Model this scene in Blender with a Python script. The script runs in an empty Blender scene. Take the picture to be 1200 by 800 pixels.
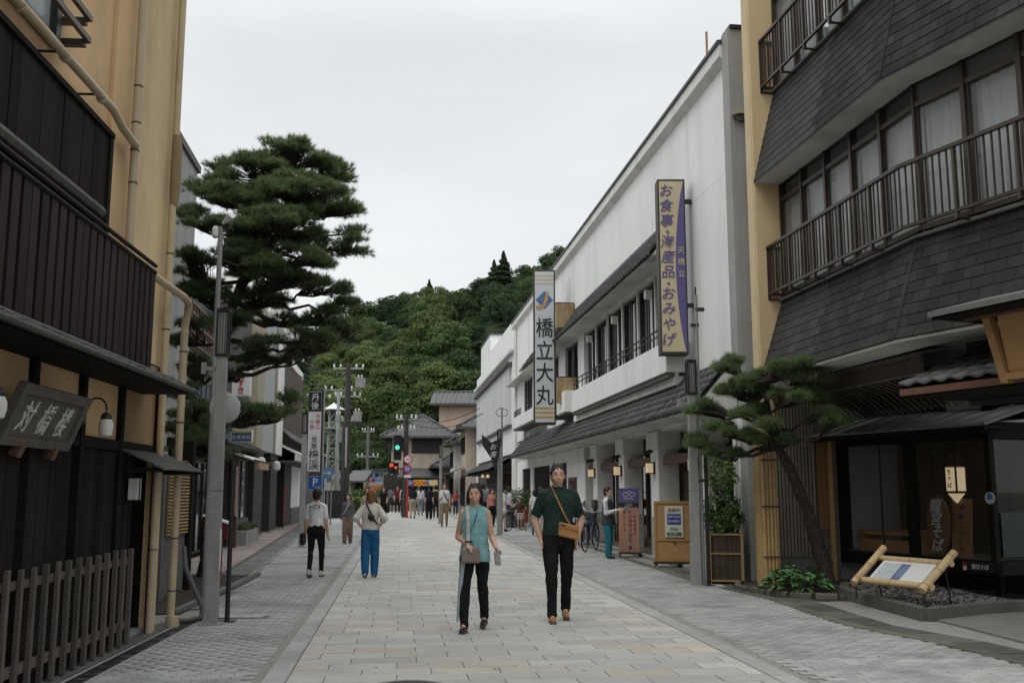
import bpy, bmesh, math, random
import numpy as np
from mathutils import Vector, Matrix, Euler, noise
rnd = random.Random(7)
nrs = np.random.RandomState(5)
SC = bpy.context.scene
COL = SC.collection
PI = math.pi
# ---------------------------------------------------------------- camera
EYE, FOC, PITCH = 1.55, 1167.0, math.radians(8.53)     # eye height, focal length in 1200-wide pixels, upward tilt
cam_d = bpy.data.cameras.new('camera'); cam = bpy.data.objects.new('camera', cam_d); COL.objects.link(cam)
cam_d.sensor_width = 36.0; cam_d.lens = FOC / 1200 * 36.0
cam_d.clip_start = 0.05; cam_d.clip_end = 3000
cam.location = (0, 0, EYE); cam.rotation_euler = (PI / 2 + PITCH, 0, 0)
SC.camera = cam
# ---------------------------------------------------------------- light: overcast day
SUN_EL, SUN_AZ = math.radians(55), math.radians(222)
w = bpy.data.worlds.new('World'); SC.world = w; w.use_nodes = True
nt = w.node_tree; N = nt.nodes; N.clear()
wo = N.new('ShaderNodeOutputWorld')
bg1 = N.new('ShaderNodeBackground'); bg2 = N.new('ShaderNodeBackground'); mx = N.new('ShaderNodeMixShader')
sky = N.new('ShaderNodeTexSky'); sky.sky_type = 'NISHITA'; sky.sun_disc = False
sky.sun_elevation = SUN_EL; sky.sun_rotation = SUN_AZ; sky.air_density = 1.2; sky.dust_density = 3
bg1.inputs[1].default_value = 0.1
tc = N.new('ShaderNodeTexCoord'); mp = N.new('ShaderNodeMapping'); mp.inputs['Scale'].default_value = (1.0, 1.0, 3.2)
nz = N.new('ShaderNodeTexNoise'); nz.inputs['Scale'].default_value = 1.7; nz.inputs['Detail'].default_value = 5; nz.inputs['Roughness'].default_value = 0.5
cr = N.new('ShaderNodeValToRGB')
cr.color_ramp.elements[0].position = 0.3; cr.color_ramp.elements[0].color = (0.67, 0.70, 0.715, 1)
cr.color_ramp.elements[1].position = 0.72; cr.color_ramp.elements[1].color = (0.85, 0.87, 0.875, 1)
sep = N.new('ShaderNodeSeparateXYZ'); mr = N.new('ShaderNodeMapRange')
mr.inputs['From Min'].default_value = 0.42; mr.inputs['From Max'].default_value = 1.0
mr.inputs['To Min'].default_value = 1.0; mr.inputs['To Max'].default_value = 2.5
L_ = nt.links.new
L_(sky.outputs[0], bg1.inputs[0]); L_(tc.outputs['Generated'], mp.inputs[0]); L_(mp.outputs[0], nz.inputs[0])
L_(nz.outputs['Fac'], cr.inputs[0]); L_(cr.outputs[0], bg2.inputs[0])
L_(tc.outputs['Generated'], sep.inputs[0]); L_(sep.outputs['Z'], mr.inputs['Value']); L_(mr.outputs[0], bg2.inputs[1])
mx.inputs[0].default_value = 0.93
L_(bg1.outputs[0], mx.inputs[1]); L_(bg2.outputs[0], mx.inputs[2]); L_(mx.outputs[0], wo.inputs[0])
sd = bpy.data.lights.new('sun', 'SUN'); sd.energy = 0.7; sd.angle = math.radians(25); sd.color = (1, .97, .92)
so = bpy.data.objects.new('sun', sd); COL.objects.link(so)
so.rotation_euler = Vector((math.sin(SUN_AZ) * math.cos(SUN_EL), math.cos(SUN_AZ) * math.cos(SUN_EL), math.sin(SUN_EL))).to_track_quat('Z', 'Y').to_euler()
SC.view_settings.view_transform = 'Standard'; SC.view_settings.look = 'None'
SC.view_settings.gamma = 1; SC.view_settings.exposure = 0.15
SC.render.engine = 'CYCLES'
SC.cycles.max_bounces = 6; SC.cycles.diffuse_bounces = 3; SC.cycles.glossy_bounces = 2; SC.cycles.transmission_bounces = 3
SC.cycles.transparent_max_bounces = 8; SC.cycles.caustics_reflective = False; SC.cycles.caustics_refractive = False
try: SC.cycles.use_denoising = True
except Exception: pass

# ---------------------------------------------------------------- measuring helpers (survey of the place)
def at(x, y, Y):
    """point at forward distance Y seen at (x, y) of the 1200x800 photograph"""
    a = (x - 600) / FOC; s = (400 - y) / FOC
    dy = math.cos(PITCH) - s * math.sin(PITCH); dz = math.sin(PITCH) + s * math.cos(PITCH)
    return Vector((a / dy * Y, Y, EYE + dz / dy * Y))
def gp(x, y, z=0.0):
    a = (x - 600) / FOC; s = (400 - y) / FOC
    dy = math.cos(PITCH) - s * math.sin(PITCH); dz = math.sin(PITCH) + s * math.cos(PITCH)
    t = (z - EYE) / dz
    return Vector((a * t, dy * t, z))
class Frame:
    """plan frame of a facade: y runs along it away from the camera, x to the right of it"""
    def __init__(s, x, y, deg):
        s.o = Vector((x, y, 0)); s.a = math.radians(deg)
        s.d = Vector((-math.sin(s.a), math.cos(s.a), 0)); s.n = Vector((math.cos(s.a), math.sin(s.a), 0))
    def w(s, v, u, z=0): return s.o + s.n * v + s.d * u + Vector((0, 0, z))
    def l(s, p):
        q = Vector(p) - s.o; return (q.dot(s.n), q.dot(s.d), q.z)

# ---------------------------------------------------------------- materials
MATS = {}
def mat(name, col, rough=0.8, var=0.12, scale=3.0, bump=0.0, bscale=40.0, metal=0.0, rand=0.0, stretch=(1, 1, 1),
        stain=None, stain_amt=0.0, stain_scale=0.8, emit=0.0, spec=0.4, island=0.0, alpha=1.0, streak=.45, trans=0.0, leafy=0.0):
    if name in MATS: return MATS[name]
    m = bpy.data.materials.new(name); m.use_nodes = True; MATS[name] = m
    t = m.node_tree; n = t.nodes; b = n['Principled BSDF']; lk = t.links.new
    b.inputs['Roughness'].default_value = rough; b.inputs['Metallic'].default_value = metal
    b.inputs['Specular IOR Level'].default_value = spec
    geo = n.new('ShaderNodeNewGeometry'); mp = n.new('ShaderNodeMapping'); mp.inputs['Scale'].default_value = stretch
    lk(geo.outputs['Position'], mp.inputs[0])
    nz = n.new('ShaderNodeTexNoise'); nz.inputs['Scale'].default_value = scale; nz.inputs['Detail'].default_value = 6; nz.inputs['Roughness'].default_value = .6
    lk(mp.outputs[0], nz.inputs[0])
    hsv = n.new('ShaderNodeHueSaturation'); hsv.inputs['Color'].default_value = (*col, 1)
    mr = n.new('ShaderNodeMapRange'); mr.inputs['From Min'].default_value = .25; mr.inputs['From Max'].default_value = .75
    mr.inputs['To Min'].default_value = 1 - var; mr.inputs['To Max'].default_value = 1 + var
    lk(nz.outputs['Fac'], mr.inputs['Value']); val = mr.outputs[0]
    def mul(a, src, amt):
        q = n.new('ShaderNodeMapRange'); q.inputs['To Min'].default_value = 1 - amt; q.inputs['To Max'].default_value = 1 + amt
        lk(src, q.inputs['Value']); p = n.new('ShaderNodeMath'); p.operation = 'MULTIPLY'; lk(a, p.inputs[0]); lk(q.outputs[0], p.inputs[1]); return p.outputs[0]
    if rand:
        oi = n.new('ShaderNodeObjectInfo'); val = mul(val, oi.outputs['Random'], rand)
    if island: val = mul(val, geo.outputs['Random Per Island'], island)
    lk(val, hsv.inputs['Value']); out = hsv.outputs[0]
    if stain_amt:
        n2 = n.new('ShaderNodeTexNoise'); n2.inputs['Scale'].default_value = stain_scale; n2.inputs['Detail'].default_value = 8; n2.inputs['Roughness'].default_value = .65
        m2 = n.new('ShaderNodeMapping'); m2.inputs['Scale'].default_value = (1, 1, streak); lk(geo.outputs['Position'], m2.inputs[0]); lk(m2.outputs[0], n2.inputs[0])
        c2 = n.new('ShaderNodeMapRange'); c2.inputs['From Min'].default_value = .48; c2.inputs['From Max'].default_value = .68; c2.inputs['To Max'].default_value = stain_amt
        lk(n2.outputs['Fac'], c2.inputs['Value'])
        mi = n.new('ShaderNodeMix'); mi.data_type = 'RGBA'; lk(c2.outputs[0], mi.inputs['Factor']); lk(out, mi.inputs['A']); mi.inputs['B'].default_value = (*(stain or (.1, .1, .09)), 1)
        out = mi.outputs['Result']
    lk(out, b.inputs['Base Color'])
    if bump:
        nb = n.new('ShaderNodeTexNoise'); nb.inputs['Scale'].default_value = bscale; nb.inputs['Detail'].default_value = 4
        lk(mp.outputs[0], nb.inputs[0]); bp = n.new('ShaderNodeBump'); bp.inputs['Strength'].default_value = bump; bp.inputs['Distance'].default_value = .01 if bump < .95 else .05
        lk(nb.outputs['Fac'], bp.inputs['Height']); lk(bp.outputs[0], b.inputs['Normal'])
    if emit:
        b.inputs['Emission Color'].default_value = (*col, 1); b.inputs['Emission Strength'].default_value = emit
    if alpha < 1: b.inputs['Alpha'].default_value = alpha
    if trans: b.inputs['Transmission Weight'].default_value = trans
    if leafy:
        tl = n.new('ShaderNodeBsdfTranslucent'); lk(out, tl.inputs['Color']); ms = n.new('ShaderNodeMixShader'); ms.inputs[0].default_value = leafy
        lk(b.outputs[0], ms.inputs[1]); lk(tl.outputs[0], ms.inputs[2]); lk(ms.outputs[0], n['Material Output'].inputs['Surface'])
    return m
def glass(name, tint=(.02, .025, .028), rough=.04, spec=.9, alpha=1.0):
    m = mat(name, tint, rough, var=.25, scale=.9, spec=spec, alpha=alpha); return m
# woods stretch the noise along the grain (z for uprights)
up = (9, 9, .7)
m_boards = mat('dark stained boards', (.0135, .0105, .009), .8, .4, 4, .25, 30, stretch=up, rand=.45, spec=.12)
m_beam = mat('black timber', (.010, .009, .008), .75, .3, 5, .2, 30, rand=.2, spec=.12)
m_slat = mat('brown black slats', (.020, .0125, .0105), .65, .3, 4, .2, 30, stretch=up, rand=.35, spec=.18)
m_yel = mat('ochre render', (.61, .415, .225), .85, .1, 1.4, .15, 60, stain=(.25, .16, .08), stain_amt=.45, stain_scale=.9)
m_yel2 = mat('pale ochre render', (.63, .475, .275), .85, .1, 1.6, .15, 60, stain=(.30, .21, .11), stain_amt=.5)
m_pipe = mat('beige plastic pipe', (.44, .36, .24), .5, .1, 2, stain=(.22, .18, .12), stain_amt=.4, stain_scale=3)
m_pipey = mat('yellow painted pipe', (.50, .40, .25), .6, .1, 2, stain=(.33, .25, .15), stain_amt=.5, stain_scale=3)
m_metal = mat('dark metal', (.03, .03, .03), .45, .2, 6, metal=.3)
m_bronze = mat('bronze aluminium', (.055, .043, .034), .42, .2, 4, metal=.3, rand=.15)
m_weather = mat('weathered fence timber', (.088, .074, .062), .9, .35, 5, .5, 30, stretch=up, rand=.3, stain=(.05, .045, .04), stain_amt=.5, stain_scale=4)
m_weather_h = mat('weathered rail timber', (.11, .086, .066), .9, .35, 5, .5, 30, stretch=(3, 3, 9), rand=.2, stain=(.05, .045, .04), stain_amt=.4, stain_scale=4)
m_kawara = mat('grey roof tiles', (.062, .060, .060), .6, .22, 5, .2, 50, rand=.28, stain=(.12, .12, .115), stain_amt=.35, stain_scale=3)
m_kawara_s = mat('grey roof tiles far', (.07, .07, .07), .6, .22, 5, .2, 50, island=.25)
m_moss = mat('weathered eave tiles', (.085, .083, .075), .85, .4, 9, .5, 60, rand=.3, stain=(.03, .035, .02), stain_amt=.5, stain_scale=5)
m_white = mat('white render', (.77, .77, .755), .85, .05, 1.2, .12, 50, stain=(.50, .50, .48), stain_amt=.45, stain_scale=1.2, streak=.16)
m_white2 = mat('white painted trim', (.70, .69, .66), .8, .06, 2, stain=(.38, .37, .34), stain_amt=.5, stain_scale=1.6)
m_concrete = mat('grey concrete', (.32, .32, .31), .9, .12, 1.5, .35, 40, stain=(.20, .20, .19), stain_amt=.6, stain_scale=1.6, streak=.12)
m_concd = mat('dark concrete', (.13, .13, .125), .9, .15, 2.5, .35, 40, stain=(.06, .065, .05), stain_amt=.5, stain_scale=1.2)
m_shingle = mat('dark slate shingles', (.036, .034, .033), .9, .25, 3, .5, 55, rand=.26, spec=.15, stain=(.016, .016, .014), stain_amt=.5, stain_scale=.8)
m_shingle_s = mat('dark slate shingles far', (.034, .032, .031), .85, .2, 3, .5, 55, island=.25)
m_soffit = mat('pale soffit', (.60, .60, .56), .85, .08, 2, stain=(.15, .15, .13), stain_amt=.5)
m_curtain = mat('pale curtain behind glass', (.66, .69, .69), .9, .12, 6, stretch=(5, 5, .2))
m_glassd = glass('dark shop glass')
m_glassc = glass('clear window glass', (.25, .28, .28), alpha=.25)
m_glasss = glass('pale reflective glass', (.20, .23, .23), .06)
m_bamboo = mat('bamboo', (.40, .27, .12), .5, .18, 4, .1, 30, rand=.15, stretch=(6, 6, 1), stain=(.2, .14, .06), stain_amt=.5, stain_scale=5)
m_brown = mat('brown stained wood', (.10, .055, .030), .6, .25, 4, .1, 30, stretch=up, rand=.15)
m_tanwood = mat('light wood', (.36, .21, .09), .6, .15, 4, .1, 30, stretch=up)
m_post = mat('grey street post', (.27, .27, .262), .5, .12, 4, metal=.1, stain=(.08, .08, .075), stain_amt=.35, stain_scale=2.5)
m_black = mat('black paint', (.012, .012, .013), .45, .2, 4)
m_ink = mat('black ink', (.015, .015, .02), .6, .1, 4)
m_paper = mat('white sign face', (.62, .62, .62), .5, .05, 1.5, stain=(.45, .45, .43), stain_amt=.3)
m_lampw = mat('milky lamp glass', (.62, .62, .58), .3, .03, 3)
m_lit = mat('lit lamp shade', (.80, .62, .40), .5, .05, 3, emit=.32)
m_bark = mat('pine bark', (.045, .036, .029), .95, .6, 22, 1.0, 30, stretch=(1, 1, .5))
m_needle = mat('pine needles', (.145, .20, .095), .6, .2, 1.2, island=.4, spec=.25, leafy=.5)
m_needle2 = mat('young pine needles', (.165, .225, .095), .6, .2, 1.5, island=.4, spec=.25, leafy=.5)
m_leaf = mat('dark shrub leaves', (.06, .12, .04), .55, .2, 3, island=.5, leafy=.3)
m_leaf_l = mat('light shrub leaves', (.13, .20, .05), .55, .2, 3, island=.4, leafy=.3)
m_soil = mat('dark soil', (.035, .026, .020), 1, .4, 9, .9, 30)
m_gravel = mat('pale gravel', (.14, .135, .13), .95, .2, 8, .5, 40, island=.5)

# ---------------------------------------------------------------- mesh builder
class MB:
    def __init__(s): s.v = []; s.f = []
    def quad(s, *p):
        i = len(s.v); s.v += [tuple(q) for q in p]; s.f.append(tuple(range(i, i + len(p)))); return s
    def box(s, x0, x1, y0, y1, z0, z1):
        i = len(s.v)
        s.v += [(x, y, z) for z in (z0, z1) for y in (y0, y1) for x in (x0, x1)]
        s.f += [tuple(i + k for k in q) for q in ((0, 2, 3, 1), (4, 5, 7, 6), (0, 1, 5, 4), (2, 6, 7, 3), (0, 4, 6, 2), (1, 3, 7, 5))]
        return s
    def hexa(s, bot, top):
        """eight corners: four below, four above, each going round"""
        i = len(s.v); s.v += [tuple(q) for q in bot] + [tuple(q) for q in top]
        s.f += [tuple(i + k for k in q) for q in ((3, 2, 1, 0), (4, 5, 6, 7), (0, 1, 5, 4), (1, 2, 6, 5), (2, 3, 7, 6), (3, 0, 4, 7))]
        return s
    def bar(s, p, q, w, h=None, upv=(0, 0, 1)):
        """rectangular bar between two points"""
        p, q = Vector(p), Vector(q); h = h or w; d = (q - p)
        if d.length < 1e-6: return s
        d.normalize(); upv = Vector(upv)
        if abs(d.dot(upv)) > .98: upv = Vector((0, 1, 0)) if abs(d.y) < .9 else Vector((1, 0, 0))
        a = d.cross(upv).normalized() * w / 2; b = a.cross(d).normalized() * h / 2
        return s.hexa([p - a - b, p + a - b, p + a + b, p - a + b], [q - a - b, q + a - b, q + a + b, q - a + b])
    def tube(s, pts, r, n=8, cap=True, jit=0):
        pts = [Vector(p) for p in pts]; rs = r if isinstance(r, (list, tuple)) else [r] * len(pts)
        i0 = len(s.v); a = None
        for k, p in enumerate(pts):
            d = (pts[min(k + 1, len(pts) - 1)] - pts[max(k - 1, 0)])
            d = d.normalized() if d.length > 1e-9 else Vector((0, 0, 1))
            if a is None: a = d.orthogonal().normalized()
            a = (a - d * a.dot(d)); a = a.normalized() if a.length > 1e-6 else d.orthogonal().normalized()
            b = d.cross(a)
            for j in range(n):
                t = 2 * PI * j / n; rr = rs[k] * (1 + (rnd.uniform(-jit, jit) if jit else 0))
                s.v.append(tuple(p + a * math.cos(t) * rr + b * math.sin(t) * rr))
        for k in range(len(pts) - 1):
            for j in range(n):
                s.f.append((i0 + k * n + j, i0 + k * n + (j + 1) % n, i0 + (k + 1) * n + (j + 1) % n, i0 + (k + 1) * n + j))
        if cap:
            s.f.append(tuple(i0 + j for j in range(n))[::-1]); s.f.append(tuple(i0 + (len(pts) - 1) * n + j for j in range(n)))
        return s
    def cyl(s, x, y, z0, z1, r, r1=None, n=12): return s.tube([(x, y, z0), (x, y, z1)], [r, r if r1 is None else r1], n)
    def lathe(s, prof, o=(0, 0, 0), n=16):
        i0 = len(s.v)
        for (r, z) in prof:
            for j in range(n):
                t = 2 * PI * j / n; s.v.append((o[0] + r * math.cos(t), o[1] + r * math.sin(t), o[2] + z))
        for k in range(len(prof) - 1):
            for j in range(n):
                s.f.append((i0 + k * n + j, i0 + k * n + (j + 1) % n, i0 + (k + 1) * n + (j + 1) % n, i0 + (k + 1) * n + j))
        s.f.append(tuple(i0 + j for j in range(n))[::-1]); s.f.append(tuple(i0 + (len(prof) - 1) * n + j for j in range(n)))
        return s
    def prism(s, poly, y0, y1, axis='y'):
        """polygon extruded along an axis; poly points are the two other coordinates"""
        def P(a, b, t): return {'y': (a, t, b), 'x': (t, a, b), 'z': (a, b, t)}[axis]
        i = len(s.v); k = len(poly)
        s.v += [P(a, b, y0) for a, b in poly] + [P(a, b, y1) for a, b in poly]
        s.f.append(tuple(range(i, i + k))[::-1]); s.f.append(tuple(range(i + k, i + 2 * k)))
        for j in range(k): s.f.append((i + j, i + (j + 1) % k, i + k + (j + 1) % k, i + k + j))
        return s
    def mesh(s, name, smooth=False, bevel=0):
        me = bpy.data.meshes.new(name); me.from_pydata(s.v, [], s.f)
        if bevel or True:
            bm = bmesh.new(); bm.from_mesh(me)
            bmesh.ops.recalc_face_normals(bm, faces=bm.faces)
            if bevel: bmesh.ops.bevel(bm, geom=[e for e in bm.edges if len(e.link_faces) == 2 and e.calc_face_angle(0) > .5], offset=bevel, segments=1, affect='EDGES')
            bm.to_mesh(me); bm.free()
        if smooth:
            me.polygons.foreach_set('use_smooth', [True] * len(me.polygons))
            try: me.set_sharp_from_angle(angle=math.radians(38))
            except Exception: pass
        return me
    def obj(s, name, m, parent=None, smooth=False, bevel=0, **tags):
        return ob(name, s.mesh(name, smooth, bevel), m, parent, **tags)
def ob(name, me, m=None, parent=None, loc=None, rot=None, **tags):
    if m is not None and not me.materials: me.materials.append(m)
    o = bpy.data.objects.new(name, me); COL.objects.link(o)
    if parent: o.parent = parent
    if loc is not None: o.location = loc
    if rot is not None: o.rotation_euler = rot
    for k, v in tags.items(): o[k] = v
    return o
def thing(name, label, cat, loc=(0, 0, 0), rz=0.0, group=None):
    o = bpy.data.objects.new(name, None); COL.objects.link(o); o.empty_display_size = .2
    o.location = loc; o.rotation_euler = (0, 0, rz); o['label'] = label; o['category'] = cat
    if group: o['group'] = group
    return o
def bthing(fr, name, label, cat, v=0, u=0, z=0, group=None): return thing(name, label, cat, fr.w(v, u, z), fr.a, group)
def boxes(name, m, parent, *bs, bevel=0, **tags):
    b = MB()
    for q in bs: b.box(*q)
    return b.obj(name, m, parent, bevel=bevel, **tags)
def dup(root, loc, rz=None, label=None, group=None):
    r = root.copy(); COL.objects.link(r); r.location = loc
    if rz is not None: r.rotation_euler = (0, 0, rz)
    if label: r['label'] = label
    if group: r['group'] = group
    for ch in list(root.children):
        c = ch.copy(); COL.objects.link(c); c.parent = r
        for g in list(ch.children):
            d = g.copy(); COL.objects.link(d); d.parent = c
    return r
def fastmesh(name, V, F4):
    """V (n,3), faces (m,k) arrays -> mesh"""
    me = bpy.data.meshes.new(name); k = F4.shape[1]
    me.vertices.add(len(V)); me.vertices.foreach_set('co', np.ascontiguousarray(V, dtype=np.float32).ravel())
    me.loops.add(F4.size); me.loops.foreach_set('vertex_index', np.ascontiguousarray(F4, dtype=np.int32).ravel())
    me.polygons.add(len(F4)); me.polygons.foreach_set('loop_start', np.arange(0, F4.size, k, dtype=np.int32))
    me.polygons.foreach_set('loop_total', np.full(len(F4), k, dtype=np.int32))
    me.update(calc_edges=True); return me
_tmp = bpy.data.scenes.new('workbench')
def evaluated_mesh(data, setup=None):
    """mesh of a text curve or of a mesh with modifiers, evaluated in an empty side scene"""
    o = bpy.data.objects.new('tmp', data); _tmp.collection.objects.link(o)
    if setup: setup(o)
    vl = _tmp.view_layers[0]; vl.update(); dg = vl.depsgraph
    me = bpy.data.meshes.new_from_object(o.evaluated_get(dg)); bpy.data.objects.remove(o); return me
# ---------------------------------------------------------------- lettering
def text_mesh(s, size=1.0, depth=.004, bold=0.0, shear=0.0, squeeze=1.0):
    cu = bpy.data.curves.new('lettering', 'FONT'); cu.body = s; cu.size = size; cu.extrude = depth; cu.offset = bold * size
    cu.shear = shear; cu.align_x = 'CENTER'; cu.align_y = 'CENTER'; cu.resolution_u = 2
    me = evaluated_mesh(cu); bpy.data.curves.remove(cu)
    if len(me.vertices):
        c = np.empty(len(me.vertices) * 3, np.float32); me.vertices.foreach_get('co', c); c = c.reshape(-1, 3)
        mn, mxx = c.min(0), c.max(0); c[:, :2] -= ((mn + mxx) / 2)[:2]; c[:, 0] *= squeeze
        me.vertices.foreach_set('co', c.ravel()); me.update()
    return me
def letter(s, parent, m, loc, size, rz=0.0, tilt=0.0, roll=0.0, **kw):
    """upright text whose front looks along local -y before rz"""
    me = text_mesh(s, size, **kw)
    return ob('lettering', me, m, parent, loc, (PI / 2 + tilt, roll, rz))
def vtext(s, parent, m, x, y, z0, step, size, rz=0.0, **kw):
    for i, ch in enumerate(s):
        if ch != ' ': letter(ch, parent, m, (x, y, z0 - i * step), size, rz, **kw)
# ================================================================ GROUND, STREET, PAVING
ST = Frame(0, 0, 6.29)
VL, VR = -0.913, 3.14
m_joint = mat('sandy joint bed', (.23, .225, .20), 1, .2, 8)
m_stone = mat('light grey granite slab', (.395, .385, .35), .8, .09, 5, .25, 60, rand=.13, stretch=(1, 4, 1), stain=(.29, .285, .26), stain_amt=.6, stain_scale=.9)
m_stone2 = mat('mid grey granite slab', (.36, .355, .33), .8, .10, 5, .25, 60, rand=.12, stretch=(1, 4, 1), stain=(.28, .28, .26), stain_amt=.5, stain_scale=1.7)
m_stone3 = mat('pink sand granite slab', (.415, .372, .318), .8, .10, 5, .25, 60, rand=.12, stretch=(1, 4, 1), stain=(.28, .25, .2), stain_amt=.4, stain_scale=1.7)
m_stonei = mat('granite slabs far', (.40, .39, .36), .8, .09, 5, .2, 60, island=.16, stain=(.25, .25, .23), stain_amt=.5, stain_scale=1.7)
m_stone3i = mat('pink granite far', (.415, .372, .318), .8, .09, 5, .2, 60, island=.12)
m_band = mat('grey edging slab', (.32, .32, .305), .85, .12, 6, .3, 60, rand=.12, stain=(.2, .2, .19), stain_amt=.5)
m_paver = mat('small grey paver', (.34, .34, .325), .85, .12, 6, .3, 60, rand=.14, stain=(.17, .17, .16), stain_amt=.85, stain_scale=.8)
m_paveri = mat('small grey pavers', (.34, .34, .325), .85, .12, 6, .3, 60, island=.13, stain=(.17, .17, .16), stain_amt=.85, stain_scale=.8)
m_apron = mat('damp concrete apron', (.10, .102, .092), .8, .22, 3.5, .5, 40, stain=(.055, .06, .045), stain_amt=.65, stain_scale=1.3)
m_earth = mat('far ground', (.13, .13, .115), 1, .2, .8)
g = MB().quad((-1500, -300, -.12), (1500, -300, -.12), (1500, 2500, -.12), (-1500, 2500, -.12)).obj('ground', m_earth, kind='structure')
apron = MB().quad((-9, -12, -.03), (14, -12, -.03), (3, 84, -.03), (-22, 84, -.03)).obj('concrete_apron', m_apron, kind='structure')
street = thing('street', 'x', 'x'); del street['label']; del street['category']; street['kind'] = 'structure'; street.name = 'street_paving'
street.rotation_euler = (0, 0, ST.a)
MB().box(VL - 2.9, VR + 3.6, -6, 80, -.6, -.016).obj('joint_bed', m_joint, street)
left_px = [(62, 800), (150, 757), (232, 717), (262, 694), (318, 652), (352, 624), (372, 608)]
right_px = [(1195, 778), (1090, 752), (985, 732), (900, 702), (850, 690), (810, 681), (760, 664), (675, 637), (626, 618), (606, 608)]
LE = sorted([(ST.l(gp(*p))[1], ST.l(gp(*p))[0]) for p in left_px])
RE = sorted([(ST.l(gp(*p))[1], ST.l(gp(*p))[0]) for p in right_px])
LE = [(-6, LE[0][1] - .35)] + LE + [(90, LE[-1][1] - .4)]; RE = [(-6, RE[0][1] + .6)] + RE + [(90, RE[-1][1] + .3)]
def edge(E_, u):
    for (a, b), (c, d) in zip(E_, E_[1:]):
        if a <= u <= c: return b + (d - b) * (u - a) / (c - a)
    return E_[-1][1]
def slab_mesh(name, lx, ly, h=.035, bev=.004):
    return MB().box(-lx / 2, lx / 2, -ly / 2, ly / 2, -h, 0).mesh(name, bevel=bev)
# big slabs across the middle of the street, .6 x .3 m, running bond
SL, SD = .60, .30
me_s = []
for mm in (m_stone, m_stone2, m_stone3):
    q = slab_mesh('paving_slab', SL - .006, SD - .006); q.materials.append(mm); me_s.append(q)
cells = []
row = 0; u = 7.4
while u < 78:
    off = (0 if row % 2 else SL / 2) + (.12 if (row // 7) % 2 else 0)
    v = VL - off
    while v < VR - .01:
        a, b = max(v, VL), min(v + SL, VR)
        if b - a > .05: cells.append((u + SD / 2, (a + b) / 2, b - a))
        v += SL
    row += 1; u += SD
cells.sort(key=lambda c: c[0])
whole = [c for c in cells if abs(c[2] - SL) < .01]; cut = [c for c in cells if abs(c[2] - SL) >= .01]
pr = random.Random(3); runs = 0
def kind_of(u_, v_):
    t = noise.noise(Vector((v_ * .9, u_ * 1.9, 4.2)))
    if t > .36: return 2
    return 1 if pr.random() < .38 else 0
for c in whole[:300]:
    ob('paving_slab', me_s[kind_of(c[0], c[1])], None, street, (c[1], c[0], pr.uniform(-.0025, 0)), (pr.uniform(-.003, .003), pr.uniform(-.002, .002), 0))
rest = MB(); rmat = []
for c in whole[300:] + cut:
    rest.box(c[1] - c[2] / 2 + .004, c[1] + c[2] / 2 - .004, c[0] - SD / 2 + .004, c[0] + SD / 2 - .004, -.035, pr.uniform(-.0025, 0))
    rmat += [1 if kind_of(c[0], c[1]) == 2 else 0] * 6
rm = bpy.data.meshes.new('paving_slabs'); rm.from_pydata(rest.v, [], rest.f); rm.materials.append(m_stonei); rm.materials.append(m_stone3i)
rm.polygons.foreach_set('material_index', rmat)
ob('paving_slabs', rm, None, street, kind='stuff')
# edging bands
me_b = slab_mesh('edging_slab', .19, .59); me_b.materials.append(m_band)
bb = MB(); cnt = 0
u = 7.6
while u < 78:
    for v in (VL - .11, VR + .11):
        if cnt < 120: ob('edging_slab', me_b, None, street, (v, u, pr.uniform(-.002, 0))); cnt += 1
        else: bb.box(v - .095, v + .095, u - .295, u + .295, -.03, pr.uniform(-.002, 0))
    u += .6
bb.obj('edging_slabs', m_band, street, kind='stuff')
# small pavers on both sides
me_p = slab_mesh('brick_paver', .193, .093, .03, .003); me_p.materials.append(m_paver)
pv = []
row = 0; u = 7.5
while u < 36:
    off = .1 if row % 2 else 0
    for (a, b) in ((edge(LE, u), VL - .21), (VR + .21, edge(RE, u))):
        v = (a if a < 0 else VR + .21) - (a % .2 if a < 0 else 0) + off
        while v < b - .08:
            if v > a: pv.append((u, v + .1 if v + .2 < b else v + .1))
            v += .2
    row += 1; u += .1
pv = [p for p in pv if p[1] + .09 < VL - .2 or p[1] - .09 > VR + .2]
def px_size(p):
    return p[0] + (0 if abs(ST.w(p[1], p[0]).x) < p[0] * .55 else 50)
pv.sort(key=px_size)
for (u, v) in pv[:300]: ob('brick_paver', me_p, None, street, (v, u, pr.uniform(-.003, 0)), (pr.uniform(-.008, .008), pr.uniform(-.006, .006), 0))
A = np.array(pv[300:]); n = len(A); hz = nrs.uniform(-.003, 0, n)
hx, hy = .0965, .0465
base = np.array([(-hx, -hy, -.03), (hx, -hy, -.03), (hx, hy, -.03), (-hx, hy, -.03), (-hx, -hy, 0), (hx, -hy, 0), (hx, hy, 0), (-hx, hy, 0)])
V = np.repeat(base[None], n, 0) + np.stack([A[:, 1], A[:, 0], hz], 1)[:, None, :]
Fq = np.array([(4, 5, 6, 7), (0, 1, 5, 4), (1, 2, 6, 5), (2, 3, 7, 6), (3, 0, 4, 7)])
Fa = (Fq[None] + (np.arange(n) * 8)[:, None, None]).reshape(-1, 4)
ob('brick_pavers', fastmesh('brick_pavers', V.reshape(-1, 3), Fa), m_paveri, street, kind='stuff')
# far side strips: material only
fs = MB()
for E_, s0 in ((LE, VL - .22), (RE, VR + .22)):
    uu = [36 + i * 5.5 for i in range(9)]
    for a, b in zip(uu, uu[1:]):
        fs.quad((s0, a, -.004), (edge(E_, a), a, -.004), (edge(E_, b), b, -.004), (s0, b, -.004))
fs.obj('side_paving_far', m_paver, street)
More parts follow.
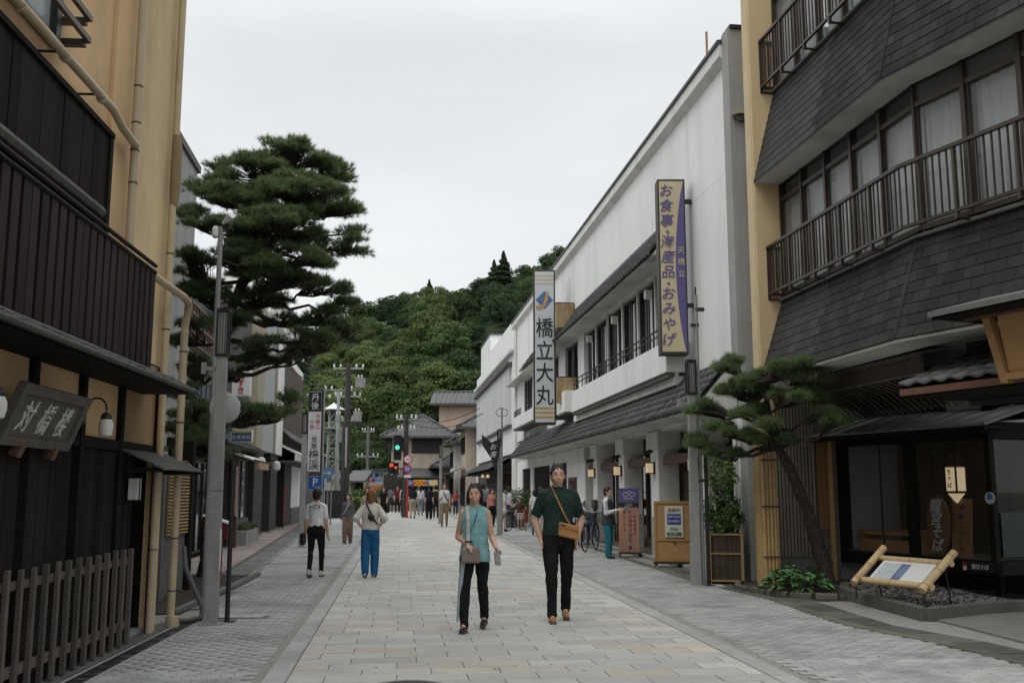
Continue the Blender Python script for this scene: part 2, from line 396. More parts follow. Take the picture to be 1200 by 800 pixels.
# chewing gum spots, leaf crumbs and damp marks on the slabs
sp = MB()
for k in range(260):
    u = 7.6 + 30 * pr.random() ** 1.6; v = pr.uniform(VL - 2, VR + 2.2); r = pr.uniform(.008, .022); z = .0015 if VL < v < VR else .0012
    if edge(LE, u) + .1 < v < edge(RE, u) - .1: sp.quad(*[(v + r * math.cos(a) * pr.uniform(.7, 1.1), u + r * math.sin(a) * pr.uniform(.7, 1.1), z) for a in (0, 1.05, 2.1, 3.14, 4.2, 5.25)])
sp.obj('gum_spots', mat('dark gum spots', (.12, .118, .11), .8, .3, 9), street, kind='stuff')
# crossing road at the end, low wall
MB().quad((-30, 78, -.02), (22, 78, -.02), (22, 92, -.02), (-30, 92, -.02)).obj('cross_road', mat('asphalt', (.06, .06, .06), .95, .1, 4), kind='structure')
# kerb slabs at the right, with a mossy gutter apron
kb = thing('kerb', 'x', 'x'); del kb['label']; del kb['category']; kb['kind'] = 'structure'; kb.name = 'kerb_right'
def ribbon(E_, u0, u1, o0, o1, z, step, gap, parent, name, m, side):
    u = u0
    while u < u1:
        e0, e1 = edge(E_, u + gap), edge(E_, u + step - gap)
        pts = [ST.w(e0 + o0, u + gap), ST.w(e0 + o1, u + gap), ST.w(e1 + o1, u + step - gap), ST.w(e1 + o0, u + step - gap)]
        zz = z + rnd.uniform(-.003, .003)
        MB().hexa([(p.x, p.y, -.05) for p in pts], [(p.x, p.y, zz) for p in pts]).obj(name, m, parent)
        u += step
m_mossk = mat('mossy kerb slab', (.10, .10, .075), .9, .25, 7, .6, 40, rand=.25, stain=(.05, .06, .03), stain_amt=.6, stain_scale=2)
ribbon(RE, 7, 40, .02, .20, .004, .6, .006, kb, 'kerb_slab', m_mossk, 1)
ribbon(RE, 8, 20, .22, .62, -.006, .7, .012, kb, 'gutter_slab', mat('damp gutter slab', (.085, .085, .07), .9, .3, 6, .7, 30, rand=.35, stain=(.04, .045, .03), stain_amt=.6, stain_scale=2), 1)
kl = thing('kerb', 'x', 'x'); del kl['label']; del kl['category']; kl['kind'] = 'structure'; kl.name = 'kerb_left'
ribbon(LE, 14, 56, -.42, -.02, .0, .9, .006, kl, 'kerb_slab', mat('dark gutter slab', (.15, .155, .145), .85, .2, 5, .5, 40, rand=.2, stain=(.04, .045, .03), stain_amt=.6, stain_scale=1.5), -1)
m_pinktile = mat('pinkish footway tile', (.30, .25, .23), .85, .12, 5, .2, 40, rand=.1, stain=(.18, .16, .15), stain_amt=.5)
ribbon(LE, 18, 56, -2.2, -.44, .07, .9, .008, kl, 'footway_tile', m_pinktile, -1)
# covers set in the paving
def cover(p, r, label, sq=None):
    t = thing('manhole_cover' if not sq else 'drain_cover', label, 'manhole cover' if not sq else 'drain cover', (p.x, p.y, 0), ST.a)
    if sq: boxes('plate', m_mossk, t, (-sq[0], sq[0], -sq[1], sq[1], -.02, .004)); boxes('rim', m_metal, t, (-sq[0] - .02, sq[0] + .02, -sq[1] - .02, sq[1] + .02, -.02, .0015)); return
    MB().lathe([(r, -.02), (r, .003), (r - .02, .003)], n=28).obj('rim', m_stone3, t)
    MB().lathe([(r - .03, -.02), (r - .03, .005), (0.01, .005)], n=28).obj('plate', m_metal, t)
    for k in range(4):
        MB().lathe([(r * (.2 + .17 * k), 0), (r * (.2 + .17 * k), .009), (r * (.2 + .17 * k) - .012, .009), (r * (.2 + .17 * k) - .012, .004)], n=28).obj('ring', m_metal, t)
cover(gp(478, 806), .36, 'round iron manhole cover at the bottom edge of the photo')
cover(gp(284, 723), 0, 'concrete drain cover beside the foot of the grey lamp post', (.3, .1))
cover(gp(385, 771), 0, 'flat grey drain cover in the left paving', (.16, .1)) if False else None
# drain channel with slotted grate along the left building
LB = Frame(*gp(183, 733)[:2], 3.88)
dr = bthing(LB, 'drain_channel', 'dark slotted drain channel along the foot of the black timber building', 'drain')
boxes('channel_edge', m_concrete, dr, (.21, .235, -9, .6, -.1, .006), (.40, .425, -9, .6, -.1, .006))
u = -7.4
while u < .6:
    g_ = MB()
    for k in range(9): g_.box(.245, .39, u + .01 + k * .052, u + .045 + k * .052, -.03, .001)
    g_.box(.237, .25, u + .003, u + .477, -.03, .003); g_.box(.385, .398, u + .003, u + .477, -.03, .003)
    g_.obj('grate', m_metal, dr); u += .48
boxes('footing_strip', m_apron, dr, (-.02, .205, -9, .3, -.1, .012))
# ================================================================ LEFT: black timber restaurant with ochre upper floors
def tile_mesh(name, pitch, length, m, h=.035, n=6):
    """one pan tile: a roll and a hollow, running up the slope (y), with a thick lower edge"""
    b = MB(); pts = []
    for k in range(n + 1):
        t = k / n; pts.append(((t - .5) * pitch * 1.02, h * (math.cos(2 * PI * t) * .5 + .5) - .0))
    for (x, z) in pts: b.v.append((x, 0, z + .018))
    for (x, z) in pts: b.v.append((x, length * 1.08, z))
    for (x, z) in pts: b.v.append((x, 0, z - .012))
    k = n + 1
    for j in range(n): b.f.append((j, j + 1, k + j + 1, k + j)); b.f.append((2 * k + j, 2 * k + j + 1, j + 1, j))
    me = bpy.data.meshes.new(name); me.from_pydata(b.v, [], b.f)
    me.polygons.foreach_set('use_smooth', [True] * len(me.polygons)); me.materials.append(m); return me
def tile_roof(parent, side, v0, z0, v1, z1, u0, u1, pitch, rows, m, ms, limit=300, name='roof_tile', h=.035, near=0.0):
    """side=+1: the eave faces +x (left buildings); -1: faces -x. Eave at (v0,z0), top at (v1,z1)"""
    X = Vector((0, side, 0)); Y = Vector((v1 - v0, 0, z1 - z0)); Ls = Y.length; Y.normalize(); Z = X.cross(Y)
    if Z.z < 0: Z = -Z; X = -X
    L = Ls / rows; me = tile_mesh(name, pitch, L, m, h)
    n = max(1, round((u1 - u0) / pitch)); R = Matrix((X, Y, Z)).transposed().to_4x4()
    spots = []
    for i in range(n):
        for r in range(rows):
            spots.append((u0 + (i + .5) * (u1 - u0) / n, r))
    spots.sort(key=lambda s: s[0] - near)
    restV = []; restF = []; mv = [v.co.copy() for v in me.vertices]; mf = [tuple(p.vertices) for p in me.polygons]
    for k, (u, r) in enumerate(spots):
        loc = Vector((v0, u, z0)) + Y * (r * L) + Z * rnd.uniform(-.004, .004)
        Mx = Matrix.Translation(loc) @ R @ Matrix.Rotation(rnd.uniform(-.012, .012), 4, 'Z')
        if k < limit:
            o = ob(name, me, None, parent); o.matrix_local = Mx
        else:
            i = len(restV); restV += [Mx @ c for c in mv]; restF += [tuple(i + q for q in f) for f in mf]
    if restV:
        q = bpy.data.meshes.new(name + 's'); q.from_pydata([tuple(v) for v in restV], [], restF)
        q.polygons.foreach_set('use_smooth', [True] * len(q.polygons)); ob(name + 's', q, ms, parent, kind='stuff')
LRT = bthing(LB, 'restaurant_building', 'black timber restaurant with ochre rendered upper floors and slatted balcony, nearest building on the left', 'building')
T = LRT
boxes('wall', m_yel, T, (-6, -.06, -11, -2.45, 1.9, 11), (-6, -.06, -2.45, -.4, 3.6, 11), bevel=.0)
boxes('corner_pier', m_yel2, T, (-.6, .0, -1.75, -.30, 2.0, 11), bevel=.012); boxes('pier_base', m_yel2, T, (-.06, .0, -.5, -.30, 0, 2.0)); boxes('pier_side', m_beam, T, (-.9, -.062, -.5, -.30, 0, 2.0))
boxes('pier_face', m_yel, T, (-.058, -.02, -2.45, -1.75, 2.6, 11))
boxes('end_wall', m_concd, T, (-6, -.6, -.9, -.30, 0, 11))
# lower floor rendered panels between posts
for a, b in ((-9, -6.2), (-6.1, -5.14), (-5.04, -4.04), (-3.94, -2.94), (-2.84, -1.83), (-1.73, -.48)):
    boxes('render_panel', m_yel, T, (-.05, .0, a, b, 2.06, 2.95))
for u in (-6.15, -5.09, -3.99, -2.89, -1.78, -.44):
    boxes('post', m_beam, T, (-.05, .055, u - .05, u + .05, .0, 2.95), bevel=.004)
boxes('beam', m_beam, T, (-.04, .045, -9, -.39, 1.95, 2.055)); boxes('beam', m_beam, T, (-.04, .05, -9, -.39, 2.72, 2.80))
u = -7.0
while u < -1.32:
    if min(abs(u + .06 - q) for q in (-6.15, -5.09, -3.99, -2.89)) > .1:
        boxes('plank', m_boards, T, (-.03, .018 + rnd.uniform(-.004, .004), u + .003, u + .117, .06, 1.945))
    u += .12
boxes('sill_beam', m_beam, T, (-.03, .06, -9, -1.3, .0, .075))
# door recess
boxes('door_recess', m_beam, T, (-1.2, -.9, -1.3, -.5, 0, 1.95), (-1.2, -.03, -1.34, -1.3, 0, 1.95))
d_ = boxes('door', m_brown, T, (-.32, -.28, -1.28, -.52, .05, 1.85)); boxes('handle', m_metal, d_, (-.28, -.25, -.66, -.63, .85, 1.1))
boxes('threshold', m_concrete, T, (-.9, -.0, -1.28, -.52, 0, .05))
# upper vertical boarding
u = -7.5
while u < -2.6:
    boxes('plank', m_boards, T, (-.06, .02 + rnd.uniform(-.004, .004), u + .003, u + .147, 2.95, 4.98)); u += .15
boxes('board_cap', m_beam, T, (-.06, .05, -9, -2.52, 4.98, 5.03)); boxes('board_edge', m_beam, T, (-.06, .04, -2.60, -2.52, 2.95, 4.98))
# window strip with its log rail behind the balcony
boxes('window_head', m_beam, T, (.0, .22, -9, -3.3, 3.93, 3.98)); 
MB().tube([(.2, -9, 4.0), (.2, -3.25, 4.03)], .06, 8).obj('log_rail', m_moss, T, smooth=True)
# slatted balcony
boxes('balcony_floor', m_beam, T, (-.02, .27, -9, -1.87, 2.80, 2.86))
for z in (3.86, 3.79): MB().tube([(.31, -9, z), (.31, -1.84, z)], .022, 8).obj('balcony_rail', m_slat, T, smooth=True)
boxes('balcony_frame', m_slat, T, (.265, .285, -9, -1.87, 3.62, 3.68), (.265, .285, -9, -1.87, 3.2, 3.26), (.265, .285, -9, -1.87, 2.9, 2.96))
u = -7.2; k = 0
while u < -1.95:
    wd = .125 if k % 6 else .14
    boxes('slat', m_slat, T, (.288, .312, u, u + wd, 2.80, 3.78)); u += (.178 if k % 6 else .155); k += 1
for v in (.03, .13, .22): boxes('slat', m_slat, T, (v, v + .075, -1.89, -1.87, 2.8, 3.78))
# eave of weathered tiles
boxes('eave_boards', m_beam, T, (-.02, .50, -9, -1.02, 2.60, 2.63))
tile_roof(T, 1, .56, 2.625, .02, 2.80, -7.5, -.98, .27, 2, m_moss, m_moss, h=.03, name='eave_tile')
for (v, z, r) in ((.56, 2.63, .028), (.38, 2.735, .03), (.22, 2.79, .035)):
    MB().tube([(v, -9, z), (v, -.99, z)], r, 8).obj('eave_batten', m_moss, T, smooth=True)
MB().tube([(.05, -1.1, 2.95), (.15, -.95, 2.9), (.1, -.8, 2.84), (.25, -.72, 2.82)], .012, 6).obj('cable', m_black, T)
# pent roof over the door
b_ = MB()
pr_ = boxes('pent_roof', m_metal, T, (-.0, .02, -1.75, -.1, 1.98, 2.02))
for k in range(6):
    v = .02 + k * .078; z = 1.99 - k * .036
    MB().hexa([(v, -1.78, z - .02), (v + .06, -1.78, z - .045), (v + .06, -.08, z - .045), (v, -.08, z - .02)],
              [(v, -1.78, z), (v + .06, -1.78, z - .028), (v + .06, -.08, z - .028), (v, -.08, z)]).obj('slat', mat('grey metal strips', (.06, .058, .052), .6, .3, 5), pr_)
boxes('pent_beam', m_beam, T, (0, .46, -1.74, -1.69, 1.74, 1.79)); boxes('pent_beam', m_beam, T, (0, .46, -.17, -.12, 1.74, 1.79))
# upper window with two rails
wi = boxes('window', m_glassc, T, (-.055, -.045, -9, -3.95, 5.35, 7.6))
boxes('window_frame', m_black, wi, (-.07, .01, -4.0, -3.9, 5.3, 7.6), (-.07, .01, -9, -3.9, 5.28, 5.35), (-.07, .005, -4.95, -4.87, 5.35, 7.6), (-.07, .005, -6.2, -6.12, 5.35, 7.6))
boxes('curtain', m_curtain, wi, (-.059, -.056, -9, -4.0, 5.35, 7.6))
for z in (5.42, 5.62):
    boxes('window_rail', m_bronze, T, (.16, .20, -9, -3.72, z, z + .05)); boxes('rail_bracket', m_bronze, T, (-.06, .16, -3.78, -3.72, z - .04, z + .02))
# rain pipes
MB().tube([(.09, -9, 5.16), (.09, -2.75, 5.2), (.09, -2.45, 5.13), (.09, -2.02, 5.1)], .042, 10).obj('gutter_pipe', m_pipe, T, smooth=True)
for u in (-3.3, -4.2, -5.1): boxes('pipe_clip', m_metal, T, (-.06, .1, u, u + .015, 5.12, 5.14)); MB().tube([(.09, u + .2, 5.175), (.09, u + .24, 5.175)], .047, 10).obj('pipe_joint', m_pipe, T)
def downpipe(v, u, z0, z1, r, m, clips=()):
    p = MB().tube([(v, u, z0), (v, u, z1)], r, 12).obj('rain_pipe', m, T, smooth=True)
    for z in clips: MB().tube([(v, u, z), (v, u, z + .012)], r + .006, 12).obj('pipe_clip', m_metal, p)
downpipe(.07, -1.98, 3.75, 11, .043, m_pipe, (4.7, 5.05, 5.35, 5.75, 7.2))
downpipe(.08, -.52, .0, 11, .042, m_pipey, (3.4, 4.3, 5.4))
MB().tube([(.09, -.52, 4.9), (.10, -.52, 5.1), (.10, -.52, 5.6), (.09, -.52, 5.75)], [.05, .062, .062, .05], 10).obj('pipe_wrap', mat('rope wrapped pipe', (.30, .22, .12), .8, .3, 20, .8, 60, stretch=(1, 1, 12)), T, smooth=True)
MB().tube([(.24, -1.85, 3.80), (.24, -1.2, 3.80), (.24, -.42, 3.81), (.24, -.2, 3.78), (.21, -.1, 3.68), (.18, -.08, 3.5)], .044, 10).obj('rain_pipe', m_pipe, T, smooth=True)
downpipe(.18, -.08,   .06, 3.55, .044, m_pipe, (3.2, 2.35, 1.0, .4)); MB().cyl(.20, -.08, 0, .12, .075).obj('pipe_shoe', m_pipe, T, smooth=True)
downpipe(.10, -.66, .0, 1.9, .04, m_pipe, (.9,))
# small paper lamp by the door
t = bthing(LB, 'wall_lamp', 'small white box lamp on the black wall beside the dark doorway', 'lamp', .05, -1.42, 1.44)
boxes('shade', m_lampw, t, (.0, .09, -.07, .07, .02, .24)); boxes('frame', m_beam, t, (-.01, .10, -.08, .08, .24, .26), (-.01, .10, -.08, .08, .0, .02), (.085, .1, -.004, .004, .0, .24))
# goose-neck lamps
def goose(u, label):
    t = bthing(LB, 'gooseneck_lamp', label, 'wall lamp', .06, u, 2.2, 'white glass lamps on curved iron arms')
    boxes('wall_plate', m_metal, t, (-.005, .02, -.035, .035, -.05, .14))
    pts = [(.02, 0, .06)] + [(.02 + .11 * (1 - math.cos(a)), -.1 * math.sin(a / 2) ** 2, .07 + .11 * math.sin(a)) for a in (math.radians(20 * k) for k in range(1, 9))] + [(.24, -.1, .06)]
    MB().tube(pts, .009, 8).obj('arm', m_metal, t, smooth=True)
    MB().lathe([(.015, .05), (.045, .02), (.05, -.01), (.045, -.02)], (.24, -.1, .0)).obj('cap', m_metal, t, smooth=True)
    MB().lathe([(.045, -.015), (.062, -.05), (.064, -.10), (.05, -.16), (.03, -.172)], (.24, -.1, .0)).obj('lamp_shade', m_lampw, t, smooth=True)
goose(-2.95, 'white glass lamp on a curved iron arm right of the carved wooden sign')
goose(-5.15, 'white glass lamp half cut by the left edge of the photo')
# carved sign board leaning forward
t = bthing(LB, 'wooden_sign', 'grey weathered wooden name board with white brushed characters above the black boards', 'sign', .08, -4.12, 1.90)
tl = math.atan2(.17, .42)
m_oldw = mat('old grey brown board', (.105, .092, .080), .85, .35, 5, .5, 30, stretch=(3, 1, 9), stain=(.05, .04, .035), stain_amt=.5, stain_scale=4)
sg = bpy.data.objects.new('tilt', None)
def tb(name, m, y0, y1, z0, z1, d0, d1, **k):
    """box on the leaning board: z measured up the board, d out of it"""
    c, s = math.cos(tl), math.sin(tl)
    P = lambda d, y, z: (d * c + z * s, y, z * c - d * s)
    return MB().hexa([P(d0, y0, z0), P(d1, y0, z0), P(d1, y1, z0), P(d0, y1, z0)], [P(d0, y0, z1), P(d1, y0, z1), P(d1, y1, z1), P(d0, y1, z1)]).obj(name, m, t, bevel=.004, **k)
tb('board', m_oldw, -.62, .60, .05, .42, 0, .03)
tb('frame', m_oldw, -.69, -.60, -.0, .48, -.005, .06); tb('frame', m_oldw, .58, .67, -.0, .48, -.005, .06); tb('frame', m_oldw, -.60, .58, .40, .48, -.005, .055); tb('frame', m_oldw, -.60, .58, -.0, .07, -.005, .055)
tb('peg', m_brown, -.32, -.24, -.08, .02, .0, .075); tb('peg', m_brown, .34, .42, -.08, .02, .0, .075)
m_chalk = mat('faded white paint', (.50, .50, .47), .9, .2, 20)
for ch, y in (('対', -.38), ('橋', -.02), ('楼', .34)):
    me = text_mesh(ch, .27, .003, .007, .3, .8); o = ob('lettering', me, m_chalk, t)
    c, s = math.cos(tl), math.sin(tl)
    R = Matrix(((0, s, c), (1, 0, 0), (0, c, -s))).to_4x4(); o.matrix_local = Matrix.Translation((.034 * c + .235 * s, y, .235 * c - .034 * s)) @ R
# paling fence in front of the planks
t = bthing(LB, 'paling_fence', 'low weathered grey paling fence standing before the black plank wall', 'fence')
for k in range(-9, 13):
    u = -4.46 + k * .247; z = rnd.uniform(-.012, .012)
    MB().hexa([(.10, u - .026, .02), (.14, u - .026, .02), (.14, u + .026, .02), (.10, u + .026, .02)],
              [(.10 + rnd.uniform(-.008, .008), u - .025, .965 + z), (.14, u - .025, .965 + z), (.14, u + .025, .97 + z), (.10, u + .025, .97 + z)]).obj('pale', m_weather, t, bevel=.003)
boxes('rail', m_weather_h, t, (.072, .099, -7, -1.45, .81, .875)); boxes('rail', m_weather_h, t, (.072, .099, -7, -1.45, .17, .25))
# ================================================================ left gap beyond the pipes
t = bthing(LB, 'bamboo_screen', 'small slatted bamboo screen on the wall beyond the beige rain pipes', 'screen', -.52, 2.15, 0)
for k in range(22): MB().tube([(.02, -.0, .95 + k * .047), (.02, 1.1, .95 + k * .047)], .014, 6).obj('bamboo_rod', m_bamboo, t, smooth=True)
for y in (.03, .55, 1.07): MB().tube([(-.0, y, .93), (-.0, y, 1.98)], .013, 6).obj('bamboo_upright', m_bamboo, t)
boxes('backing', m_concd, t, (-.16, -.02, -.1, 1.2, .0, 2.0)); boxes('post', m_beam, t, (-.12, .05, 1.12, 1.3, 0, 2.3))
t = bthing(LB, 'planting_bed', 'dark mulch bed below the big pine behind the left lamp post', 'flower bed', -1.0, 2.0, 0)
bm = bmesh.new(); bmesh.ops.create_grid(bm, x_segments=24, y_segments=40, size=.5)
for v_ in bm.verts:
    x, y = v_.co.x, v_.co.y; e = min(1, 4 * (.5 - max(abs(x), abs(y))))
    v_.co = Vector((x * 1.8, y * 6.0 + 2.2, e * .12 + .03 * noise.noise(Vector((x * 9, y * 20, 0))) * e))
me = bpy.data.meshes.new('soil'); bm.to_mesh(me); bm.free(); ob('soil', me, m_soil, t, (0, 0, .0))
MB().tube([(.93, -1, .03), (.95, 1, .03), (.93, 3, .03), (.9, 5, .03)], .05, 6, jit=.2).obj('edging', m_concd, t)
t = bthing(LB, 'hose', 'grey hose curling from the wall to the drain beside the beige pipe', 'hose', 0, 0, 0)
MB().tube([(.05, .9, .85), (.12, .75, .6), (.3, .55, .33), (.42, .45, .14), (.42, .35, .04), (.3, .2, .03), (.15, .2, .03)], .03, 8).obj('tube', mat('grey rubber', (.06, .065, .06), .6), t, smooth=True)
# red letter box on a dark stand
P = gp(247, 695); P = Vector((-4.72, 16.2, 0))
t = thing('red_box', 'dark red box with a pale sloping top on a post, behind the left lamp post', 'post box', P, ST.a)
m_red = mat('dark red paint', (.10, .012, .014), .5, .2, 4)
MB().prism([(-.18, .82), (.2, .78), (.2, 1.02), (-.18, 1.15)], -.16, .16, 'y').obj('box', m_red, t, bevel=.01); MB().prism([(-.2, 1.155), (.22, 1.025), (.22, 1.05), (-.2, 1.18)], -.18, .18, 'y').obj('top', m_paper, t)
boxes('post', m_red, t, (-.05, .09, -.08, .08, 0, .82)); boxes('base', m_red, t, (-.12, .16, -.14, .14, 0, .05))
# ================================================================ LEFT ROW beyond the pine
LR = Frame(-7.14, 22.53, 7.0)
m_beige = mat('beige plaster', (.35, .31, .24), .85, .08, 2, stain=(.2, .17, .13), stain_amt=.4)
m_bluegrey = mat('blue grey metal sheet', (.10, .115, .135), .55, .1, 4, rand=.15, stain=(.05, .055, .06), stain_amt=.4)
m_brownwall = mat('brown panel wall', (.085, .062, .052), .75, .15, 6, stretch=(6, 6, .4), rand=.1)
m_darkcol = mat('charcoal column', (.028, .027, .026), .6, .2, 3, rand=.15)
m_pinklat = mat('pinkish brick tile', (.17, .115, .098), .8, .15, 9, rand=.12)
def windowed(parent, x, u0, u1, z0, z1, m_g, m_f, nu=2, nz=1, fw=.05, dep=.04, side=1):
    g = boxes('window', m_g, parent, (x - .01 if side > 0 else x, x if side > 0 else x + .01, u0, u1, z0, z1))
    bs = []
    a, b = (x - .01, x + dep) if side > 0 else (x - dep, x + .01)
    for k in range(nu + 1):
        q = u0 + (u1 - u0) * k / nu; bs.append((a, b, q - fw / 2, q + fw / 2, z0, z1))
    c, d = (a, b - .006) if side > 0 else (a + .006, b)
    for k in range(nz + 1):
        q = z0 + (z1 - z0) * k / nz; bs.append((c, d, u0 - fw / 2, u1 + fw / 2, q - fw / 2, q + fw / 2))
    boxes('frame', m_f, g, *bs); return g
# concrete tower house behind the pine
t = bthing(LR, 'concrete_building', 'tall grey concrete building with flat parapet behind the big pine', 'building')
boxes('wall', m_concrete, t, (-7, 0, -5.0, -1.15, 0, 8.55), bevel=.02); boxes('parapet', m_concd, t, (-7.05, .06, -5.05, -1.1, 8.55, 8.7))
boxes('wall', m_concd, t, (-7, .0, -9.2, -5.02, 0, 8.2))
boxes('door_frame', m_black, t, (.0, .06, -4.6, -3.0, 0, 2.4)); boxes('door', m_glassd, t, (.06, .08, -4.5, -3.1, 0, 2.3))
boxes('shop_front', m_beam, t, (.0, .1, -2.9, -1.2, 0, 2.6))
# house with a pink lattice screen and blue sheet wall
t = bthing(LR, 'house', 'low grey house with pinkish tile lattice behind the pine branches on the left', 'house')
boxes('wall', m_concd, t, (-7, -.3, -1.1, 8.4, 0, 4.4), (-7, -1.5, -1.1, 8.4, 4.4, 7.4)); boxes('upper_face', mat('slate grey render', (.10, .105, .11), .85, .1, 2), t, (-1.5, -1.4, 5.5, 8.4, 4.4, 8.2))
for k in range(9):
    for j in range(8):
        if (k + j) % 1 == 0: boxes('lattice_block', m_pinklat, t, (-.12, .0, -1.0 + k * .3, -1.0 + k * .3 + .06, 4.15 + j * .22, 4.15 + j * .22 + .21)) if j < 7 else None
for j in range(8): boxes('lattice_rail', m_pinklat, t, (-.13, .01, -1.05, 1.7, 4.1 + j * .22, 4.15 + j * .22))
for k in range(16): boxes('sheet', m_bluegrey, t, (-.3, -.02 + .03 * (k % 2), -1.0 + k * .3, -.72 + k * .3, 2.95, 4.1))
tile_roof(t, 1, .35, 2.75, -.25, 3.1, 2.2, 8.3, .27, 3, m_kawara, m_kawara_s)
tile_roof(t, 1, -.75, 4.5, -1.4, 5.2, -1, 8.3, .3, 3, m_kawara, m_kawara_s)
boxes('eave_board', m_beam, t, (-.3, .36, 2.2, 8.3, 2.66, 2.74))
boxes('shop_front', m_beam, t, (-.3, -.0, -1.0, 5.0, 0, 2.66))
windowed(t, .03, -.6, 1.6, .2, 2.2, m_glassd, m_black, 3, 1); windowed(t, .0, 5.1, 8.3, .75, 2.45, m_glasss, m_bronze, 3, 1)
boxes('window_plinth', m_concd, t, (-.3, .1, 5.0, 8.4, 0, .75))
boxes('timber_post', m_brown, t, (.2, .34, 4.35, 4.5, 0, 2.66)); boxes('name_board', mat('pale reddish wood', (.26, .17, .13), .7), t, (.345, .36, 3.9, 4.35, .9, 2.2))
t = bthing(LR, 'planter_box', 'long grey planter box with dark leaves below the shop window on the left', 'planter', .12, 6.8, 0)
boxes('trough', m_concrete, t, (0, .35, -1.3, 1.3, 0, .45), bevel=.01)
PLANTER_L = t
# awning lamp box
t = bthing(LR, 'awning', 'pale canopy with an orange tinted lamp box over the left shop window', 'awning', .1, 6.2, 2.35)
MB().prism([(0, .22), (.65, .0), (.65, .04), (0, .28)], -1.9, 1.9, 'y').obj('canopy', m_white2, t)
boxes('lamp_box', mat('orange lamp panel', (.42, .25, .15), .5), t, (.60, .72, -1.2, .9, -.2, -.02)); boxes('edge', m_black, t, (.645, .67, -1.9, 1.9, -.02, .05))
# plastered shop with fin columns
t = bthing(LR, 'shop_building', 'three storey shop with beige pier, brown upper panels and white fascia on the left', 'building')
boxes('wall', m_white, t, (-8, -.02, 8.7, 27.6, 2.9, 7.4), bevel=.02); boxes('end_wall', m_concd, t, (-8, -.02, 8.4, 8.69, 2.9, 7.4)); boxes('wall_upper', m_white, t, (-8, .0, 13.2, 27.6, 8.0, 9.4), bevel=.02)
boxes('pier', m_beige, t, (-.02, .25, 8.45, 10.1, 2.9, 8.2)); boxes('panel', mat('pale grey panel', (.36, .38, .39), .7, .05, 2), t, (-.02, .14, 10.1, 14.0, 2.9, 7.6)); boxes('pier', m_beige, t, (-.02, .2, 14.0, 14.4, 2.9, 7.8))
boxes('pier', m_white, t, (-.02, .2, 14.4, 16.6, 2.9, 7.0))
for k in range(18): boxes('brown_panel', m_brownwall, t, (-.02, .06, 16.6 + k * .56, 17.14 + k * .56, 3.4, 6.95))
boxes('base_sheet', m_bluegrey, t, (-.02, .1, 8.5, 16.4, 2.95, 3.9))
boxes('wall_lower', m_darkcol, t, (-8, -1.2, 8.4, 21.8, 0, 2.9))
boxes('wall_lower', m_white, t, (-8, -.02, 22.2, 27.6, 0, 2.9)); boxes('stone_base', m_concd, t, (-.02, .12, 22.2, 27.6, 0, .8), bevel=.03)
for a, b in ((9.3, 11.5), (13.8, 15.9), (18.6, 21.6)):
    c = boxes('column', m_darkcol, t, (-.6, .12, a, b, 0.1, 2.92), bevel=.015); boxes('column_foot', m_beige, c, (-.62, .16, a - .04, b + .04, 0, .12))
windowed(t, -1.1, 11.6, 13.7, .1, 2.6, m_glasss, m_black, 2, 1); windowed(t, -1.1, 16, 18.5, .1, 2.6, m_glassd, m_black, 2, 1)
MB().prism([(.0, 3.35), (.8, 2.95), (.8, 3.02), (.0, 3.46)], 16.5, 27.4, 'y').obj('canopy', m_white2, t); boxes('canopy_fascia', m_white2, t, (.70, .80, 16.5, 27.4, 2.72, 2.96)); boxes('canopy_under', m_concd, t, (.0, .72, 16.5, 27.4, 2.66, 2.72))
MB().prism([(.0, 4.0), (.55, 3.55), (.55, 3.6), (.0, 4.12)], 16.6, 27.3, 'y').obj('upper_canopy', m_kawara_s, t)
for u in (9.0, 13.4):
    q = bthing(LR, 'lantern', 'round white lantern hanging %s on the left' % ('before the first charcoal column' if u < 10 else 'before the second charcoal column'), 'lantern', .35, u, 2.25, 'round white lanterns on the dark columns')
    MB().lathe([(.04, 0), (.13, .06), (.15, .18), (.13, .30), (.04, .36)]).obj('globe', m_lampw, q, smooth=True); boxes('bracket', m_black, q, (-.25, .02, -.015, .015, .36, .39))
q = bthing(LR, 'banner', 'red upright banner standing between the dark columns on the left', 'banner', .3, 17.2, 0)
boxes('cloth', mat('red cloth', (.25, .02, .03), .8), q, (-.02, .0, -.22, .22, .35, 1.75)); MB().cyl(-.01, -.25, 0, 1.9, .015).obj('pole', m_metal, q)
# sign boxes on the left facades
def hand(name, label, cat, fr, v, u, z, w_, h_, d_, m_face, m_edge, grp=None):
    """projecting sign box whose faces look up and down the street"""
    t = bthing(fr, name, label, cat, v, u, z, grp)
    boxes('case', m_edge, t, (0, w_, -d_ / 2, d_ / 2, 0, h_), bevel=.006); boxes('face', m_face, t, (.025, w_ - .025, -d_ / 2 - .006, -d_ / 2 + .01, .025, h_ - .025)); return t
t = hand('shop_sign', 'white sign box with red brushed kana behind the left lamp post', 'sign', Frame(*at(272, 467, 25.5)[:2], 0), 0, 0, 3.95, .47, .68, .14, m_paper, m_white2)
m_redink = mat('red ink', (.40, .02, .03), .6)
vtext('たすき', t, m_redink, .235, -.082, .53, .19, .2, bold=.01)
t = hand('shop_sign', 'blue and white shop sign with a yellow stripe behind the pine branches', 'sign', Frame(*at(271, 518, 23.5)[:2], 0), 0, 0, 2.68, .50, .30, .12, mat('blue sign face', (.035, .09, .21), .5), m_white2)
letter('お食事処', t, m_paper, (.25, -.07, .12), .11); boxes('stripe', mat('yellow strip', (.5, .4, .08), .5), t, (.025, .475, -.072, -.05, .22, .27))
t = thing('mirror', 'round grey back of a traffic mirror behind the left lamp post', 'traffic mirror', at(264, 478, 13.2), 0)
